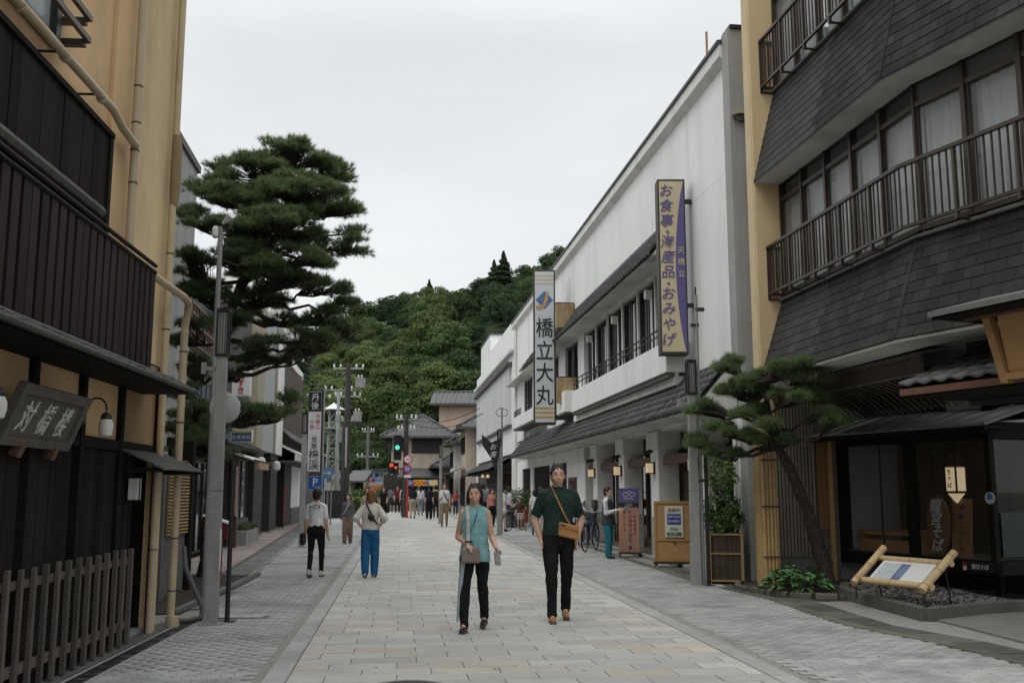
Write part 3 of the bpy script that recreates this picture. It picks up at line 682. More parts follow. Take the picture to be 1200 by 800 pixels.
MB().lathe([(.005, -.05), (.15, -.045), (.205, -.01), (.215, .02), (.2, .03), (.005, .03)], n=28).obj('disc', mat('grey mirror back', (.40, .405, .40), .45, .1, 3), t, rot=None) if False else None
b = MB().lathe([(.005, -.06), (.12, -.05), (.19, -.02), (.205, .0), (.205, .02), (.19, .03), (.005, .03)], n=28)
o = b.obj('disc', mat('grey mirror back', (.40, .405, .40), .4, .1, 3), t, smooth=True); o.rotation_euler = (PI / 2, 0, 0)
boxes('clamp', m_metal, t, (-.012, .012, -.05, .1, -.2, .2)); boxes('bracket', m_metal, t, (-.012, .26, -.02, .005, -.02, .02))
# white shop wall end and far left sign tower
WX = Frame(-8.17, 40.0, 0)
t = hand('inn_sign', 'tall white inn sign with black characters and dark top on the left', 'sign', WX, 0, 0, 2.28, .56, 3.25, .25, m_paper, m_metal)
boxes('top_panel', m_black, t, (.03, .53, -.14, .0, 2.42, 3.2)); boxes('top_cap', m_metal, t, (-.02, .58, -.15, .15, 3.25, 3.29))
vtext('丹後', t, m_paper, .28, -.148, 2.98, .33, .33, bold=.004)
vtext('旅館', t, m_ink, .28, -.135, 1.30, .25, .25, bold=.003); vtext('梅渓', t, m_ink, .28, -.135, .72, .42, .42, bold=.004)
vtext('天橋立', t, m_redink, .40, -.135, 2.22, .2, .19); vtext('の宿', t, m_redink, .17, -.135, 2.0, .2, .19)
MB().cyl(.61, 0, -2.28, 3.5, .04).obj('pole', m_post, t)
for u, dz in ((-.05, 3.35), (.82, 3.3)): MB().lathe([(.01, .0), (.07, .04), (.07, .12), (.01, .16)], (u, 0, dz - .35)).obj('spot_lamp', m_lampw, t, smooth=True)
# ================================================================ RIGHT: white gift-shop building with tiled awnings
WF = Frame(4.01, 18.02, 7.01)
t = bthing(WF, 'gift_shop_building', 'long white building on the right with tiled awnings and white ground floor pillars', 'building'); T = t
END = 31.8
m_bwin = mat('dark bronze window frame', (.035, .030, .026), .45, .2, 4, metal=.2)
boxes('upper_wall', m_white, T, (.0, 8, -.25, END, 7.45, 9.55), bevel=.01)
boxes('end_wall', m_concrete, T, (.0, 8, -.62, -.26, 0, 10.02), bevel=.01); boxes('wall_cap', m_metal, T, (-.06, 8, -.66, -.22, 10.02, 10.09)); boxes('corner_strip', m_concrete, T, (-.10, .0, -.62, -.27, 3.9, 10.02))
boxes('corner_wall', m_white, T, (.0, 8, -.25, 2.7, 3.8, 7.45))
MB().prism([(.0, 9.5), (-.16, 9.62), (-.16, 9.86), (.6, 9.86), (.6, 9.5)], -.3, END, 'y').obj('cornice', m_white2, T, bevel=.004)
MB().prism([(-.2, 9.86), (-.2, 9.93), (3, 10.5), (8, 10.5), (8, 9.86)], -.32, END, 'y').obj('roof', m_kawara_s, T)
# upper floor: recessed windows behind a balcony with a parapet
boxes('inner_wall', m_white, T, (.15, .6, 2.7, 18.2, 3.9, 7.0), (.25, .6, 18.2, END, 3.9, 7.4))
boxes('lintel_wall', m_white, T, (.0, .6, 2.7, END, 6.62, 7.44)); boxes('balcony_soffit', m_soffit, T, (-.45, .0, 2.9, END, 6.66, 6.7))
boxes('balcony_slab', m_white2, T, (-.35, .6, 2.55, 13.9, 3.72, 3.9))
boxes('pillar', m_white, T, (.0, .45, 13.9, 14.25, 3.0, 6.62), bevel=.01)
boxes('parapet', m_white, T, (-.52, -.40, 2.5, 13.35, 3.98, 4.62), bevel=.01); boxes('parapet', m_white, T, (-.40, .0, 13.23, 13.35, 3.98, 4.62)); boxes('parapet', m_white, T, (-.40, .0, 2.5, 2.62, 3.98, 4.62))
boxes('parapet_base', m_concd, T, (-.47, -.35, 2.55, 13.3, 3.88, 3.98))
pairs = [(14.5, 15.65), (12.85, 14.0), (10.9, 12.1), (9.3, 10.45), (7.4, 8.6), (5.7, 6.9), (4.0, 5.2), (2.85, 3.6)]
for i, (a, b) in enumerate(pairs[1:]):
    g = windowed(T, .14, a, b, 4.0, 6.5, m_glassd, m_bwin, 2, 1, .07, .06, -1)
    boxes('sash', m_bwin, g, (.10, .12, (a + b) / 2 - .18, (a + b) / 2 + .1, 4.1, 6.45))
    boxes('curtain', m_curtain, g, (.125, .132, a + .08, (a + b) / 2 - .2, 4.1, 6.4))
    boxes('window_reveal', m_white2, T, (.03, .15, b + .04, b + .16, 3.9, 6.64))
for a, b in ((15.0, 17.2), (18.8, 20.2), (26.3, 28.2)): windowed(T, .1 if a > 18 else .14, a, b, 4.3, 6.5, m_glassd, m_bwin, 2, 1, .08, .06, -1)
boxes('upper_wall_far', m_white, T, (.0, .45, 14.25, 14.9, 3.9, 6.62), (.0, .3, 17.3, 18.7, 3.9, 6.62), (.1, .3, 18.7, END, 3.9, 6.62), (.0, .3, 28.3, END, 3.9, 6.62))
for z in (4.84, 4.98): MB().tube([(-.46, 2.55, z), (-.46, 13.3, z)], .02, 6).obj('railing', m_bwin, T, smooth=True)
for k in range(17): MB().tube([(-.46, 2.6 + k * .66, 4.6), (-.46, 2.6 + k * .66, 4.99)], .015, 6).obj('railing_post', m_bwin, T)
for u in (12.5, 9.0, 5.4): q = boxes('wall_light', m_lampw, T, (-.16, .0, u, u + .16, 6.1, 6.3)); boxes('bracket', m_black, q, (.0, .14, u + .02, u + .1, 6.12, 6.3))
# far balcony boxes
boxes('balcony_box', m_white, T, (-.52, .1, 14.6, 17.6, 4.1, 4.8), bevel=.01); boxes('balcony_under', m_concd, T, (-.5, .1, 14.65, 17.55, 4.04, 4.1))
boxes('balcony_box', m_white, T, (-.52, .1, 22.0, 28.4, 4.35, 4.85), bevel=.01); boxes('balcony_under', m_concd, T, (-.5, .1, 22.05, 28.35, 4.28, 4.35))
for z in (5.0, 5.15): MB().tube([(-.46, 26.0, z), (-.46, 28.3, z)], .02, 6).obj('railing', m_bwin, T)
for k in range(8): MB().tube([(-.46, 26.0 + k * .32, 4.8), (-.46, 26.0 + k * .32, 5.15)], .015, 6).obj('railing_post', m_bwin, T)
# tiled awnings
tile_roof(T, -1, -.62, 6.62, .02, 7.52, 3.1, 25.0, .27, 4, m_kawara, m_kawara_s, 300, near=0, h=.06)
boxes('ridge', m_kawara_s, T, (-.03, .10, 3.1, 25.0, 7.5, 7.62), bevel=.01)
MB().prism([(-.60, 6.6), (.0, 7.44), (.0, 6.68)], 3.1, 25.0, 'y').obj('awning_body', m_soffit, T)
tile_roof(T, -1, -.80, 3.0, -.10, 3.82, -.15, 27.2, .27, 5, m_kawara, m_kawara_s, 300, name='awning_tile', h=.055)
boxes('ridge', m_kawara_s, T, (-.14, .0, -.15, 27.2, 3.80, 3.9), bevel=.01)
MB().prism([(-.78, 2.98), (-.12, 3.74), (.02, 3.74), (.02, 2.98)], -.15, 27.2, 'y').obj('awning_body', m_soffit, T)
# ground floor
boxes('ceiling', m_soffit, T, (-.0, 4, -.2, END, 2.90, 2.97))
boxes('fascia_wall', m_white, T, (.0, .3, 15.2, END, 2.55, 2.9))
m_footg = mat('light grey stone foot', (.38, .38, .36), .85, .1, 3, stain=(.25, .25, .24), stain_amt=.5)
P_ = [(-.28, .12), (1.85, 2.5), (5.2, 5.86), (8.6, 9.2), (12.1, 12.65), (13.9, 15.1)]
for i, (a, b) in enumerate(P_):
    c = boxes('pillar', m_white, T, (.0, .50, a, b, .95 if i else .0, 2.92), bevel=.012)
    boxes('pillar_foot', m_footg, T, (-.01, .51, a - .01, b + .01, 0.0, .95)) if i else None
    boxes('corbel', m_white2, T, (-.06, .50, a - .17, b + .17, 2.50, 2.92), bevel=.012)
    if 0 < i < 5:
        q = bthing(WF, 'wall_lantern', {1: 'lit square paper lantern on the white pillar hidden by the grey pole', 2: 'lit square paper lantern on the white pillar behind the yellow signboard', 3: 'lit square paper lantern on the white pillar above the purple topped signboard', 4: 'lit square paper lantern on the pillar nearest the bowing person'}[i], 'lantern', -.16, (a + b) / 2, 1.95, 'square lanterns on the white pillars')
        boxes('shade', m_lit, q, (-.03, .11, -.08, .08, .02, .24)); boxes('frame', m_bwin, q, (.11, .165, -.09, .09, -.01, .27), (-.035, .12, -.085, .085, .24, .26), (-.035, .12, -.085, .085, .0, .02))
        sp = bthing(WF, 'spotlight', 'black spotlight under the tiled awning, %s pillar from the grey post' % ('first', 'second', 'third', 'fourth')[i - 1], 'spotlight', -.08, b - .2, 2.4, 'black spotlights on the pillars')
        MB().tube([(-.16, -.05, .03), (.0, .0, .06)], [.055, .045], 10).obj('lamp_body', m_black, sp); boxes('bracket', m_black, sp, (-.02, .08, -.02, .02, .04, .12))
m_beamw = mat('brown wooden beam', (.13, .085, .06), .7, .25, 5, .2, 30, stretch=(5, .6, 5))
for (a, b) in zip(P_, P_[1:]): boxes('cross_beam', m_beamw, T, (.12, .30, a[1] + .01, b[0] - .01, 2.16, 2.36))
SHOPV = 1.15
boxes('shop_back', m_darkcol, T, (3.2, 3.3, -.2, 15, 0, 2.9)); boxes('shop_floor', mat('warm shop floor', (.12, .09, .07), .5), T, (.0, 3.2, -.2, 15.1, .0, .10)); boxes('step', m_concrete, T, (-.12, .5, 2.6, 15.1, .0, .06))
for i, ((a0, a), (b, b0)) in enumerate(zip(P_, P_[1:])):
    if i < 5:
        g = boxes('glass_front', m_glassd, T, (.62, .64, a, b, .35, 2.9)) if False else boxes('glass_front', glass('shopfront glass', (.02, .024, .022), alpha=.45), T, (.62, .64, a, b, .1, 2.9))
        boxes('glass_frame', m_brown, g, (.58, .68, a, a + .09, .1, 2.9), (.58, .68, b - .09, b, .1, 2.9), (.585, .675, a, b, 2.1, 2.18), (.58, .68, (a + b) / 2 - .04, (a + b) / 2 + .04, .1, 2.9), (.585, .675, a, b, .1, .35))
        boxes('door_panel', m_brown, g, (.56, .58, (a + b) / 2 + .08, b - .2, .3, 2.05)) if i % 2 else None
        for k in range(3): boxes('shelf', m_tanwood, T, (1.6, 2.1, a + .3, b - .3, .5 + k * .5, .53 + k * .5))
# goods on the shelves, seen dimly through the glass
gr = random.Random(11); GC = ['tan', 'red', 'cream', 'blue', 'ochre']
for i in range(46):
    a, b = P_[gr.randrange(5)][1] + .4, 0; u = a + gr.uniform(0, 2.2); z = .53 + .5 * gr.randrange(3); hh = gr.uniform(.12, .3)
    q = bthing(WF, 'gift_box', GC[i % 5] + ' boxed goods on a shelf behind the shop glass', 'box', gr.uniform(1.65, 1.95), u, z, GC[i % 5] + ' boxed goods on the shop shelves')
    boxes('box', mat('goods %d' % (i % 5), [(.5, .3, .15), (.35, .08, .05), (.5, .48, .4), (.1, .15, .3), (.4, .35, .1)][i % 5], .6), q, (0, .12, 0, gr.uniform(.12, .25), 0, hh)); boxes('lid', m_paper, q, (-.004, .124, -.004, .1, hh, hh + .02))
# lattice windows on the far half
boxes('wall_lower', m_white, T, (.0, .3, 15.1, 17.2, 0, 2.55), (.0, .3, 25.4, 26.3, .0, 2.55), (.0, .3, 20.4, 20.9, 0, 2.55), (.0, .3, 29.0, END, 0, 2.55), (.02, .3, 17.2, 29, 0, .6))
for (a, b) in ((17.2, 20.4), (20.9, 25.4), (26.3, 29)):
    g = boxes('window', m_glasss, T, (.16, .18, a, b, .6, 2.55)); n = int((b - a) / .28)
    for k in range(n + 1): boxes('lattice_bar', m_bwin, g, (.06, .14, a + k * (b - a) / n - .035, a + k * (b - a) / n + .035, .6, 2.55))
boxes('menu_case', m_brown, T, (-.06, .0, 15.3, 16.6, .8, 2.0)); boxes('menu_glass', m_glassd, T, (-.07, -.06, 15.4, 16.5, .9, 1.9))
for u in (-.05,): MB().tube([(-.05, u - .1, .0), (-.05, u - .1, 3.0)], .035, 8).obj('rain_pipe', m_white2, T, smooth=True)
MB().tube([(-.06, 30.9, 0), (-.06, 30.9, 9.5)], .05, 8).obj('rain_pipe', m_white2, T, smooth=True)
MB().tube([(-.06, 14.1, 2.95), (-.06, 14.1, 4.1)], .05, 8).obj('rain_pipe', m_white2, T, smooth=True)
for (a, z) in ((15.5, 7.0), (15.3, 4.45)):
    q = bthing(WF, 'sign_bracket_box', 'rust streaked cream box behind the tall white vertical sign, %s' % ('upper one' if z > 6 else 'lower one'), 'bracket box', -.02, a, z)
    boxes('box', mat('rust streaked cream', (.36, .29, .16), .8, .15, 2, stain=(.20, .06, .015), stain_amt=.85 if z > 6 else .4, stain_scale=2.2), q, (-.62, .0, -.15, .15, 0, .85), bevel=.01); boxes('lid', m_metal, q, (-.63, .0, -.16, .16, .85, .87))
# arched vent and round lamp
q = bthing(WF, 'wall_lamp', 'wall lamp on the white wall beside the purple sign', 'lamp', -.02, 3.1, 7.0); MB().lathe([(.02, -.14), (.13, -.1), (.15, .05), (.02, .22)]).obj('shade', m_white2, q, smooth=True); boxes('bracket', m_black, q, (0, .15, -.03, .03, -.02, .02))
# ---------------------------------------------------------------- the two big vertical signs
m_cream = mat('cream sign face', (.50, .43, .28), .6, .05, 2, stain=(.4, .34, .22), stain_amt=.3)
m_purple = mat('purple sign paint', (.095, .080, .22), .6, .08, 3)
SB = at(770, 210, 20.0); SBr = at(801, 210, 20.0)
t = thing('vertical_sign', 'tall cream and purple vertical sign with brushed purple writing on iron brackets', 'sign', (SB.x, 20.0, 4.29), 0)
SWd, SH = SBr.x - SB.x + .02, SB.z - 4.29
boxes('case', mat('dark brown sign case', (.045, .038, .032), .6), t, (0, SWd, -.0, .36, 0, SH), bevel=.008)
boxes('face', m_cream, t, (.035, SWd - .035, -.012, .0, .05, SH - .05))
pts = []
for k in range(15):
    z = .06 + (SH - .12) * k / 14; s = (k / 14); pts.append((SWd - .037 - .19 * math.sin(PI * min(1, .02 + s * .98)) ** .8 * 1.0, z))
MB().prism(pts + [(SWd - .036, SH - .06), (SWd - .036, .06)], -.018, -.010, 'y').obj('purple_band', m_purple, t)
st = 'お食事・海産品・おみやげ'; zz = SH - .25
for ch in st:
    if ch == '・': letter(ch, t, m_purple, (.19, -.02, zz + .07), .26, depth=.004, bold=.012); zz -= .13; continue
    letter(ch, t, m_purple, (.185, -.02, zz), .29, depth=.004, bold=.005, shear=.15); zz -= .318
for i, ch in enumerate('天橋立'): letter(ch, t, m_cream, (SWd - .115, -.024, SH * .585 - i * .24), .16, depth=.004)
for z in (SH * .87, SH * .27):
    q = boxes('bracket', m_metal, t, (SWd, SWd + .42, .12, .22, z, z + .08)); boxes('end_plate', m_metal, q, (SWd + .40, SWd + .44, .05, .30, z - .12, z + .18)); 
YB = 34.0
A_, B_ = at(625, 316, YB), at(655, 497, YB)
t = thing('vertical_sign', 'tall white vertical sign with large black characters and a blue diamond emblem', 'sign', (A_.x, YB, B_.z), 0)
SW2, SH2 = B_.x - A_.x - .1, A_.z - B_.z
boxes('case', mat('brown sign case', (.05, .038, .028), .6), t, (0, SW2, 0, .5, 0, SH2), bevel=.01)
boxes('face', mat('cool white sign face', (.50, .53, .55), .5, .05, 1.5), t, (.05, SW2 - .05, -.015, .0, .07, SH2 - .07))
for ch, f in zip('橋立大丸', (.60, .455, .31, .165)): letter(ch, t, m_ink, (SW2 / 2, -.025, SH2 * (f + .02)), .72, depth=.006, bold=.004, squeeze=.86)
m_gold = mat('gold stripe', (.42, .28, .08), .5); m_emb = mat('blue emblem', (.07, .13, .27), .5); m_emo = mat('orange emblem', (.42, .25, .12), .5)
for k in range(3):
    boxes('stripe', m_cream, t, (.06, SW2 - .06, -.022, -.013, SH2 * .955 - k * .14, SH2 * .955 - k * .14 + .055)); boxes('stripe', m_gold, t, (.06, SW2 - .06, -.022, -.013, SH2 * .095 - k * .15, SH2 * .095 - k * .15 + .075))
cx, cz = SW2 / 2, SH2 * .80
MB().prism([(cx, cz + .32), (cx + .30, cz), (cx, cz - .32), (cx - .30, cz)], -.024, -.014, 'y').obj('emblem', m_emb, t)
MB().prism([(cx - .3, cz - .22), (cx - .05, cz - .16), (cx + .02, cz + .1), (cx + .08, cz + .3), (cx + .14, cz + .3), (cx + .12, cz + .02), (cx + .05, cz - .2), (cx - .1, cz - .33), (cx - .28, cz - .33)], -.030, -.022, 'y').obj('emblem_swirl', m_emo, t)
# signboards on castors in front of the pillars
def board(name, label, p0, p1, yaw, H_, wcol, build):
    t = thing(name, label, 'signboard', ((p0.x + p1.x) / 2, (p0.y + p1.y) / 2, 0), yaw)
    W_ = (p1 - p0).length
    boxes('panel', wcol, t, (-W_ / 2, W_ / 2, 0, .09, .09, H_), bevel=.006)
    boxes('base', m_metal, t, (-W_ / 2 - .03, W_ / 2 + .03, -.12, .24, .06, .09))
    for x in (-W_ / 2 + .02, W_ / 2 - .02):
        for y in (-.09, .2): MB().tube([(x - .012, y, .03), (x + .012, y, .03)], .03, 10).obj('castor', m_black, t)
    build(t, W_); return t
def bA(t, W_):
    boxes('edge_frame', mat('yellow wood frame', (.33, .19, .06), .6, .12, 4), t, (-W_ / 2, -W_ / 2 + .05, -.02, .0, .1, H_A), (W_ / 2 - .05, W_ / 2, -.02, .0, .1, H_A), (-W_ / 2 + .05, W_ / 2 - .05, -.02, .0, H_A - .05, H_A), (-W_ / 2 + .05, W_ / 2 - .05, -.02, .0, .1, .15), (-W_ / 2 + .05, W_ / 2 - .05, -.02, .0, .52, .56))
    boxes('poster', mat('cream poster', (.55, .54, .47), .6, .04), t, (-.19, .19, -.03, -.018, .60, 1.24), bevel=.002)
    q = boxes('blue_panel', mat('blue print', (.02, .055, .28), .6), t, (-.14, .14, -.036, -.029, .86, 1.08))
    letter('海鮮丼定食', t, m_paper, (0, -.04, 1.02), .052); letter('御食事処', t, m_paper, (0, -.04, .93), .06)
    letter('営業中', t, mat('brown print', (.25, .12, .06), .7), (0, -.036, 1.155), .085)
    boxes('green_panel', mat('green print', (.015, .12, .05), .6), t, (-.15, .15, -.036, -.029, .63, .70)); letter('お二階へ', t, m_paper, (0, -.04, .665), .05)
    letter('天橋立', t, mat('green ink', (.05, .3, .1), .7), (0, -.036, .77), .06)
    MB().lathe([(.02, 0), (.03, .01), (.01, .02)], (0, 0, 0), 10).obj('knob', m_metal, t).location = (0, -.02, .48)
H_A = 1.34
board('sign_board', 'yellow wooden signboard with a blue and cream poster beside the grey post', gp(776, 662), gp(807, 665), math.radians(-14), H_A, m_tanwood, bA)
def bB(t, W_):
    boxes('purple_panel', m_purple, t, (-W_ / 2, W_ / 2, -.02, .10, 1.18, 1.62), bevel=.004)
    MB().tube([(math.cos(a) * .07 - .07, -.03, 1.47 + math.sin(a) * .05) for a in [k * PI / 6 for k in range(13)]], .006, 5).obj('bicycle_drawing', m_paper, t)
    MB().tube([(math.cos(a) * .07 + .08, -.03, 1.47 + math.sin(a) * .05) for a in [k * PI / 6 for k in range(13)]], .006, 5).obj('bicycle_drawing', m_paper, t)
    MB().tube([(-.07, -.03, 1.47), (-.02, -.03, 1.54), (.05, -.03, 1.54), (.08, -.03, 1.47)], .005, 5).obj('bicycle_drawing', m_paper, t)
    letter('RENTAL', t, m_paper, (0, -.03, 1.37), .07); boxes('black_panel', m_black, t, (-W_ / 2, W_ / 2, -.022, .1, 1.185, 1.27)); letter('CYCLE', t, m_paper, (0, -.03, 1.225), .06)
    m_pink = mat('purple print', (.12, .05, .22), .7)
    vtext('レンタサイクル', t, m_pink, .02, -.012, 1.08, .115, .11); vtext('一時間四百円', t, m_redink, .13, -.012, 1.05, .1, .06); vtext('受付こちら', t, m_redink, -.12, -.012, 1.05, .1, .06)
    MB().prism([(.04 * math.cos(k * PI / 6) + .02, .22 + .04 * math.sin(k * PI / 6)) for k in range(12)], -.015, -.0, 'y').obj('round_mark', m_pink, t)
board('sign_board', 'salmon signboard with purple bicycle panel on top, beside the reading staff member', gp(728, 651), gp(748, 652), math.radians(-8), 1.18, mat('salmon wood panel', (.40, .23, .15), .65, .08, 4), bB)
# ================================================================ second white building and the far row on the right
m_panelw = mat('white metal sheet', (.56, .57, .57), .6, .05, 2, rand=.04, stain=(.35, .35, .34), stain_amt=.3)
t = bthing(WF, 'white_building', 'plain white building with ribbed upper panel beyond the gift shop', 'building', 0, 0, 0); T = t
boxes('wall', m_white, T, (.0, 9, 32.05, 53.5, 3.4, 9.4), bevel=.02); boxes('wall_upper', m_white, T, (.3, 9, 32.05, 47, 9.4, 10.6), (.3, 9, 47.0, 53.6, 9.4, 11.7), bevel=.02)
boxes('gutter', m_white2, T, (-.22, .0, 32.05, 53.5, 8.5, 8.66)); boxes('coping', m_concd, T, (.26, 9.04, 46.9, 53.65, 11.7, 11.78))
k = 33.2
while k < 52: boxes('sheet', m_panelw, T, (-.12, .0, k, k + .5, 4.9, 7.9)); k += .56
boxes('panel_top', m_kawara_s, T, (-.3, .0, 32.8, 52.6, 7.9, 8.08)); boxes('panel_sill', m_concd, T, (-.2, .0, 32.9, 52.5, 4.78, 4.9))
boxes('shop_front', m_darkcol, T, (.6, 1, 32.05, 53, 0, 3.4)); boxes('side_wall', m_white, T, (.0, 9, 32.05, 33.0, 0, 3.4)); boxes('side_wall', m_white, T, (.0, 9, 52.2, 53.5, 0, 3.4))
windowed(T, .58, 34, 44, .4, 2.6, m_glassd, m_brown, 7, 1, .1, .06, -1)
tile_roof(T, -1, -1.1, 2.65, .2, 3.35, 33.0, 52, .4, 3, m_kawara, m_kawara_s, 0); MB().prism([(-1.05, 2.55), (.2, 3.2), (.2, 2.55)], 33, 52, 'y').obj('awning_body', m_beam, T)
for i, (u, z) in enumerate(((36, 2.35), (39, 2.4))):
    q = bthing(WF, 'eave_lamp', ('nearer' if i == 0 else 'farther') + ' warm bulb under the dark eave beyond the gift shop', 'lamp', -.9, u, z); MB().lathe([(.02, -.12), (.09, -.08), (.1, 0), (.04, .08)]).obj('bulb', m_lit, q); MB().cyl(0, 0, .08, .22, .01).obj('cord', m_black, q)
def simple_house(name, label, fr, v0, v1, u0, u1, z1, roof_z, m_w, ov=.6, hip=True, wins=(), balcony=False, z0=0, side=-1, kind='house', tiles=True, gable_x=False):
    t = bthing(fr, name, label, kind)
    boxes('wall', m_w, t, (v0, v1, u0, u1, z0, z1))
    a0, a1, b0, b1 = v0 - ov, v1 + ov, u0 - ov, u1 + ov
    ze = z1 - .05; cx = (a0 + a1) / 2; cy = (b0 + b1) / 2
    r = MB()
    if hip:
        d = min(a1 - a0, b1 - b0) / 2 * .75
        rA, rB = ((cx, b0 + d, roof_z), (cx, b1 - d, roof_z)) if (b1 - b0) > (a1 - a0) else ((a0 + d, cy, roof_z), (a1 - d, cy, roof_z))
        c = [(a0, b0, ze), (a1, b0, ze), (a1, b1, ze), (a0, b1, ze)]
        if (b1 - b0) > (a1 - a0): r.quad(c[0], c[1], rA); r.quad(c[1], c[2], rB, rA); r.quad(c[2], c[3], rB); r.quad(c[3], c[0], rA, rB)
        else: r.quad(c[0], c[1], rB, rA); r.quad(c[1], c[2], rB); r.quad(c[2], c[3], rA, rB); r.quad(c[3], c[0], rA)
        hips = [(c[0], rA), (c[1], rA if (b1 - b0) > (a1 - a0) else rB), (c[2], rB), (c[3], rB if (b1 - b0) > (a1 - a0) else rA), (rA, rB)]
    else:
        if gable_x: rA, rB = (a0, cy, roof_z), (a1, cy, roof_z); c = [(a0, b0, ze), (a1, b0, ze), (a1, b1, ze), (a0, b1, ze)]; r.quad(c[0], c[1], rB, rA); r.quad(c[2], c[3], rA, rB); g = [(v0, u0, ze), (v0, u1, ze), (v0, cy, roof_z - .25)]; MB().quad(*g).quad(*[(v1, y, z) for _, y, z in g]).obj('gable', m_w, t)
        else: rA, rB = (cx, b0, roof_z), (cx, b1, roof_z); c = [(a0, b0, ze), (a1, b0, ze), (a1, b1, ze), (a0, b1, ze)]; r.quad(c[1], c[2], rB, rA); r.quad(c[3], c[0], rA, rB); MB().quad((v0, u0, ze), (v1, u0, ze), (cx, u0, roof_z - .2)).obj('gable', m_w, t)
        hips = [(rA, rB)]
    r.quad((a0, b0, ze - .02), (a0, b1, ze - .02), (a1, b1, ze - .02), (a1, b0, ze - .02))
    ro = r.obj('roof', m_kawara_s, t)
    for (p, q) in hips: MB().tube([Vector(p) + Vector((0, 0, .04)), Vector(q) + Vector((0, 0, .04))], .11, 6).obj('ridge', m_kawara_s, ro)
    boxes('eave_edge', m_kawara_s, ro, (a0, a1, b0 - .04, b0, ze - .14, ze + .03), (a0 - .04, a0, b0 - .04, b1, ze - .14, ze + .03))
    # rows of tiles as battens of relief on the two slopes that face the street
    n = int((b1 - b0) / .42); tb_ = MB()
    for k in range(1, n):
        y = b0 + k * (b1 - b0) / n
        if hip and (b1 - b0) > (a1 - a0):
            d = min(a1 - a0, b1 - b0) / 2 * .75; f = min(1, (y - b0) / d, (b1 - y) / d)
        elif hip: f = min(1, min(y - b0, b1 - y) / ((b1 - b0) / 2)) ; 
        else: f = 1
        if not gable_x and not (hip and (b1 - b0) <= (a1 - a0)):
            tb_.bar((a0, y, ze + .03), (a0 + (cx - a0) * f, y, ze + (roof_z - ze) * f + .03), .12, .07)
    n = int((a1 - a0) / .42)
    for k in range(1, n):
        x = a0 + k * (a1 - a0) / n
        if hip:
            d = min(a1 - a0, b1 - b0) / 2 * .75; dd = d if (b1 - b0) > (a1 - a0) else (cy - b0); f = min(1, (x - a0) / d, (a1 - x) / d) if (b1 - b0) <= (a1 - a0) else min(1, min(x - a0, a1 - x) / ((a1 - a0) / 2))
            tb_.bar((x, b0, ze + .03), (x, b0 + dd * f, ze + (roof_z - ze) * f + .03), .12, .07)
        elif gable_x: tb_.bar((x, b0, ze + .03), (x, cy, roof_z + .03), .12, .07)
    tb_.obj('tile_ribs', m_kawara_s, ro, kind='stuff')
    for (f, a, b, c, d, m_g, nu) in wins:
        if f == 'x': windowed(t, v0 if side < 0 else v1, a, b, c, d, m_g, m_bwin, nu, 1, .08, .06, side)
        else:
            g = boxes('window', m_g, t, (a, b, u0 - .02, u0, c, d)); fr_ = []
            for k in range(nu + 1): x = a + (b - a) * k / nu; fr_.append((x - .04, x + .04, u0 - .07, u0 - .0, c, d))
            fr_ += [(a, b, u0 - .065, u0 - .005, c - .06, c + .02), (a, b, u0 - .065, u0 - .005, d - .02, d + .06)]
            boxes('frame', m_bwin, g, *fr_)
    return t
m_housew = mat('beige house wall', (.47, .40, .32), .85, .08, 2, stain=(.24, .2, .16), stain_amt=.4)
m_housep = mat('peach house wall', (.60, .455, .35), .85, .06, 2, stain=(.3, .22, .16), stain_amt=.3)
m_dkwood = mat('dark lattice wood', (.045, .036, .030), .7, .2, 4)
FH = Frame(0, 0, 0)
def R3(px, py, Y): p = at(px, py, Y); return p
# two-storey house with hip roof at the junction
a, b = at(458, 560, 86), at(527, 560, 86); z1 = at(500, 511, 86).z; zr = at(500, 487, 88).z
H1 = simple_house('house', 'two storey beige house with hipped grey tile roof and lattice windows at the junction', FH, a.x, b.x, 86, 94, z1, zr, m_housew, .9, True,
    [('y', at(491, 0, 86).x, at(523, 0, 86).x, at(0, 530, 86).z, at(0, 512, 86).z, m_dkwood, 6), ('y', at(474, 0, 86).x, at(484, 0, 86).x, at(0, 527, 86).z, at(0, 513, 86).z, m_dkwood, 2), ('y', at(462, 0, 86).x, at(468, 0, 86).x, at(0, 527, 86).z, at(0, 513, 86).z, m_glassd, 1)])
# its lower eaves
for (x0, x1, y, ztop, name) in ((at(478, 0, 85).x, at(545, 0, 85).x, 84.2, at(0, 550, 85).z, 1), (at(443, 0, 85).x, at(462, 0, 85).x, 75, at(0, 556, 85).z, 2)):
    MB().hexa([(x0, y - 1.6, ztop - .75), (x1, y - 1.6, ztop - .75), (x1, y + 2, ztop - .2), (x0, y + 2, ztop - .2)], [(x0, y - 1.6, ztop - .62), (x1, y - 1.6, ztop - .62), (x1, y + 2, ztop + .2), (x0, y + 2, ztop + .2)]).obj('lower_eave', m_kawara_s, H1)
boxes('lower_wall', m_dkwood, H1, (a.x - .5, b.x + 1.2, 85.3, 86, 0, at(0, 556, 85).z)); boxes('lower_post', m_housew, H1, *[(x, x + .22, 83.4, 83.6, 0, 2.3) for x in (at(497, 0, 83.5).x, at(514, 0, 83.5).x)])
a, b = at(519, 0, 88), at(566, 0, 88)
simple_house('house', 'tall peach coloured house with gabled grey roof behind the white building', FH, a.x, b.x + 2, 89, 96, at(0, 473, 89).z, at(0, 459, 92).z, m_housep, .8, False, [], gable_x=True)
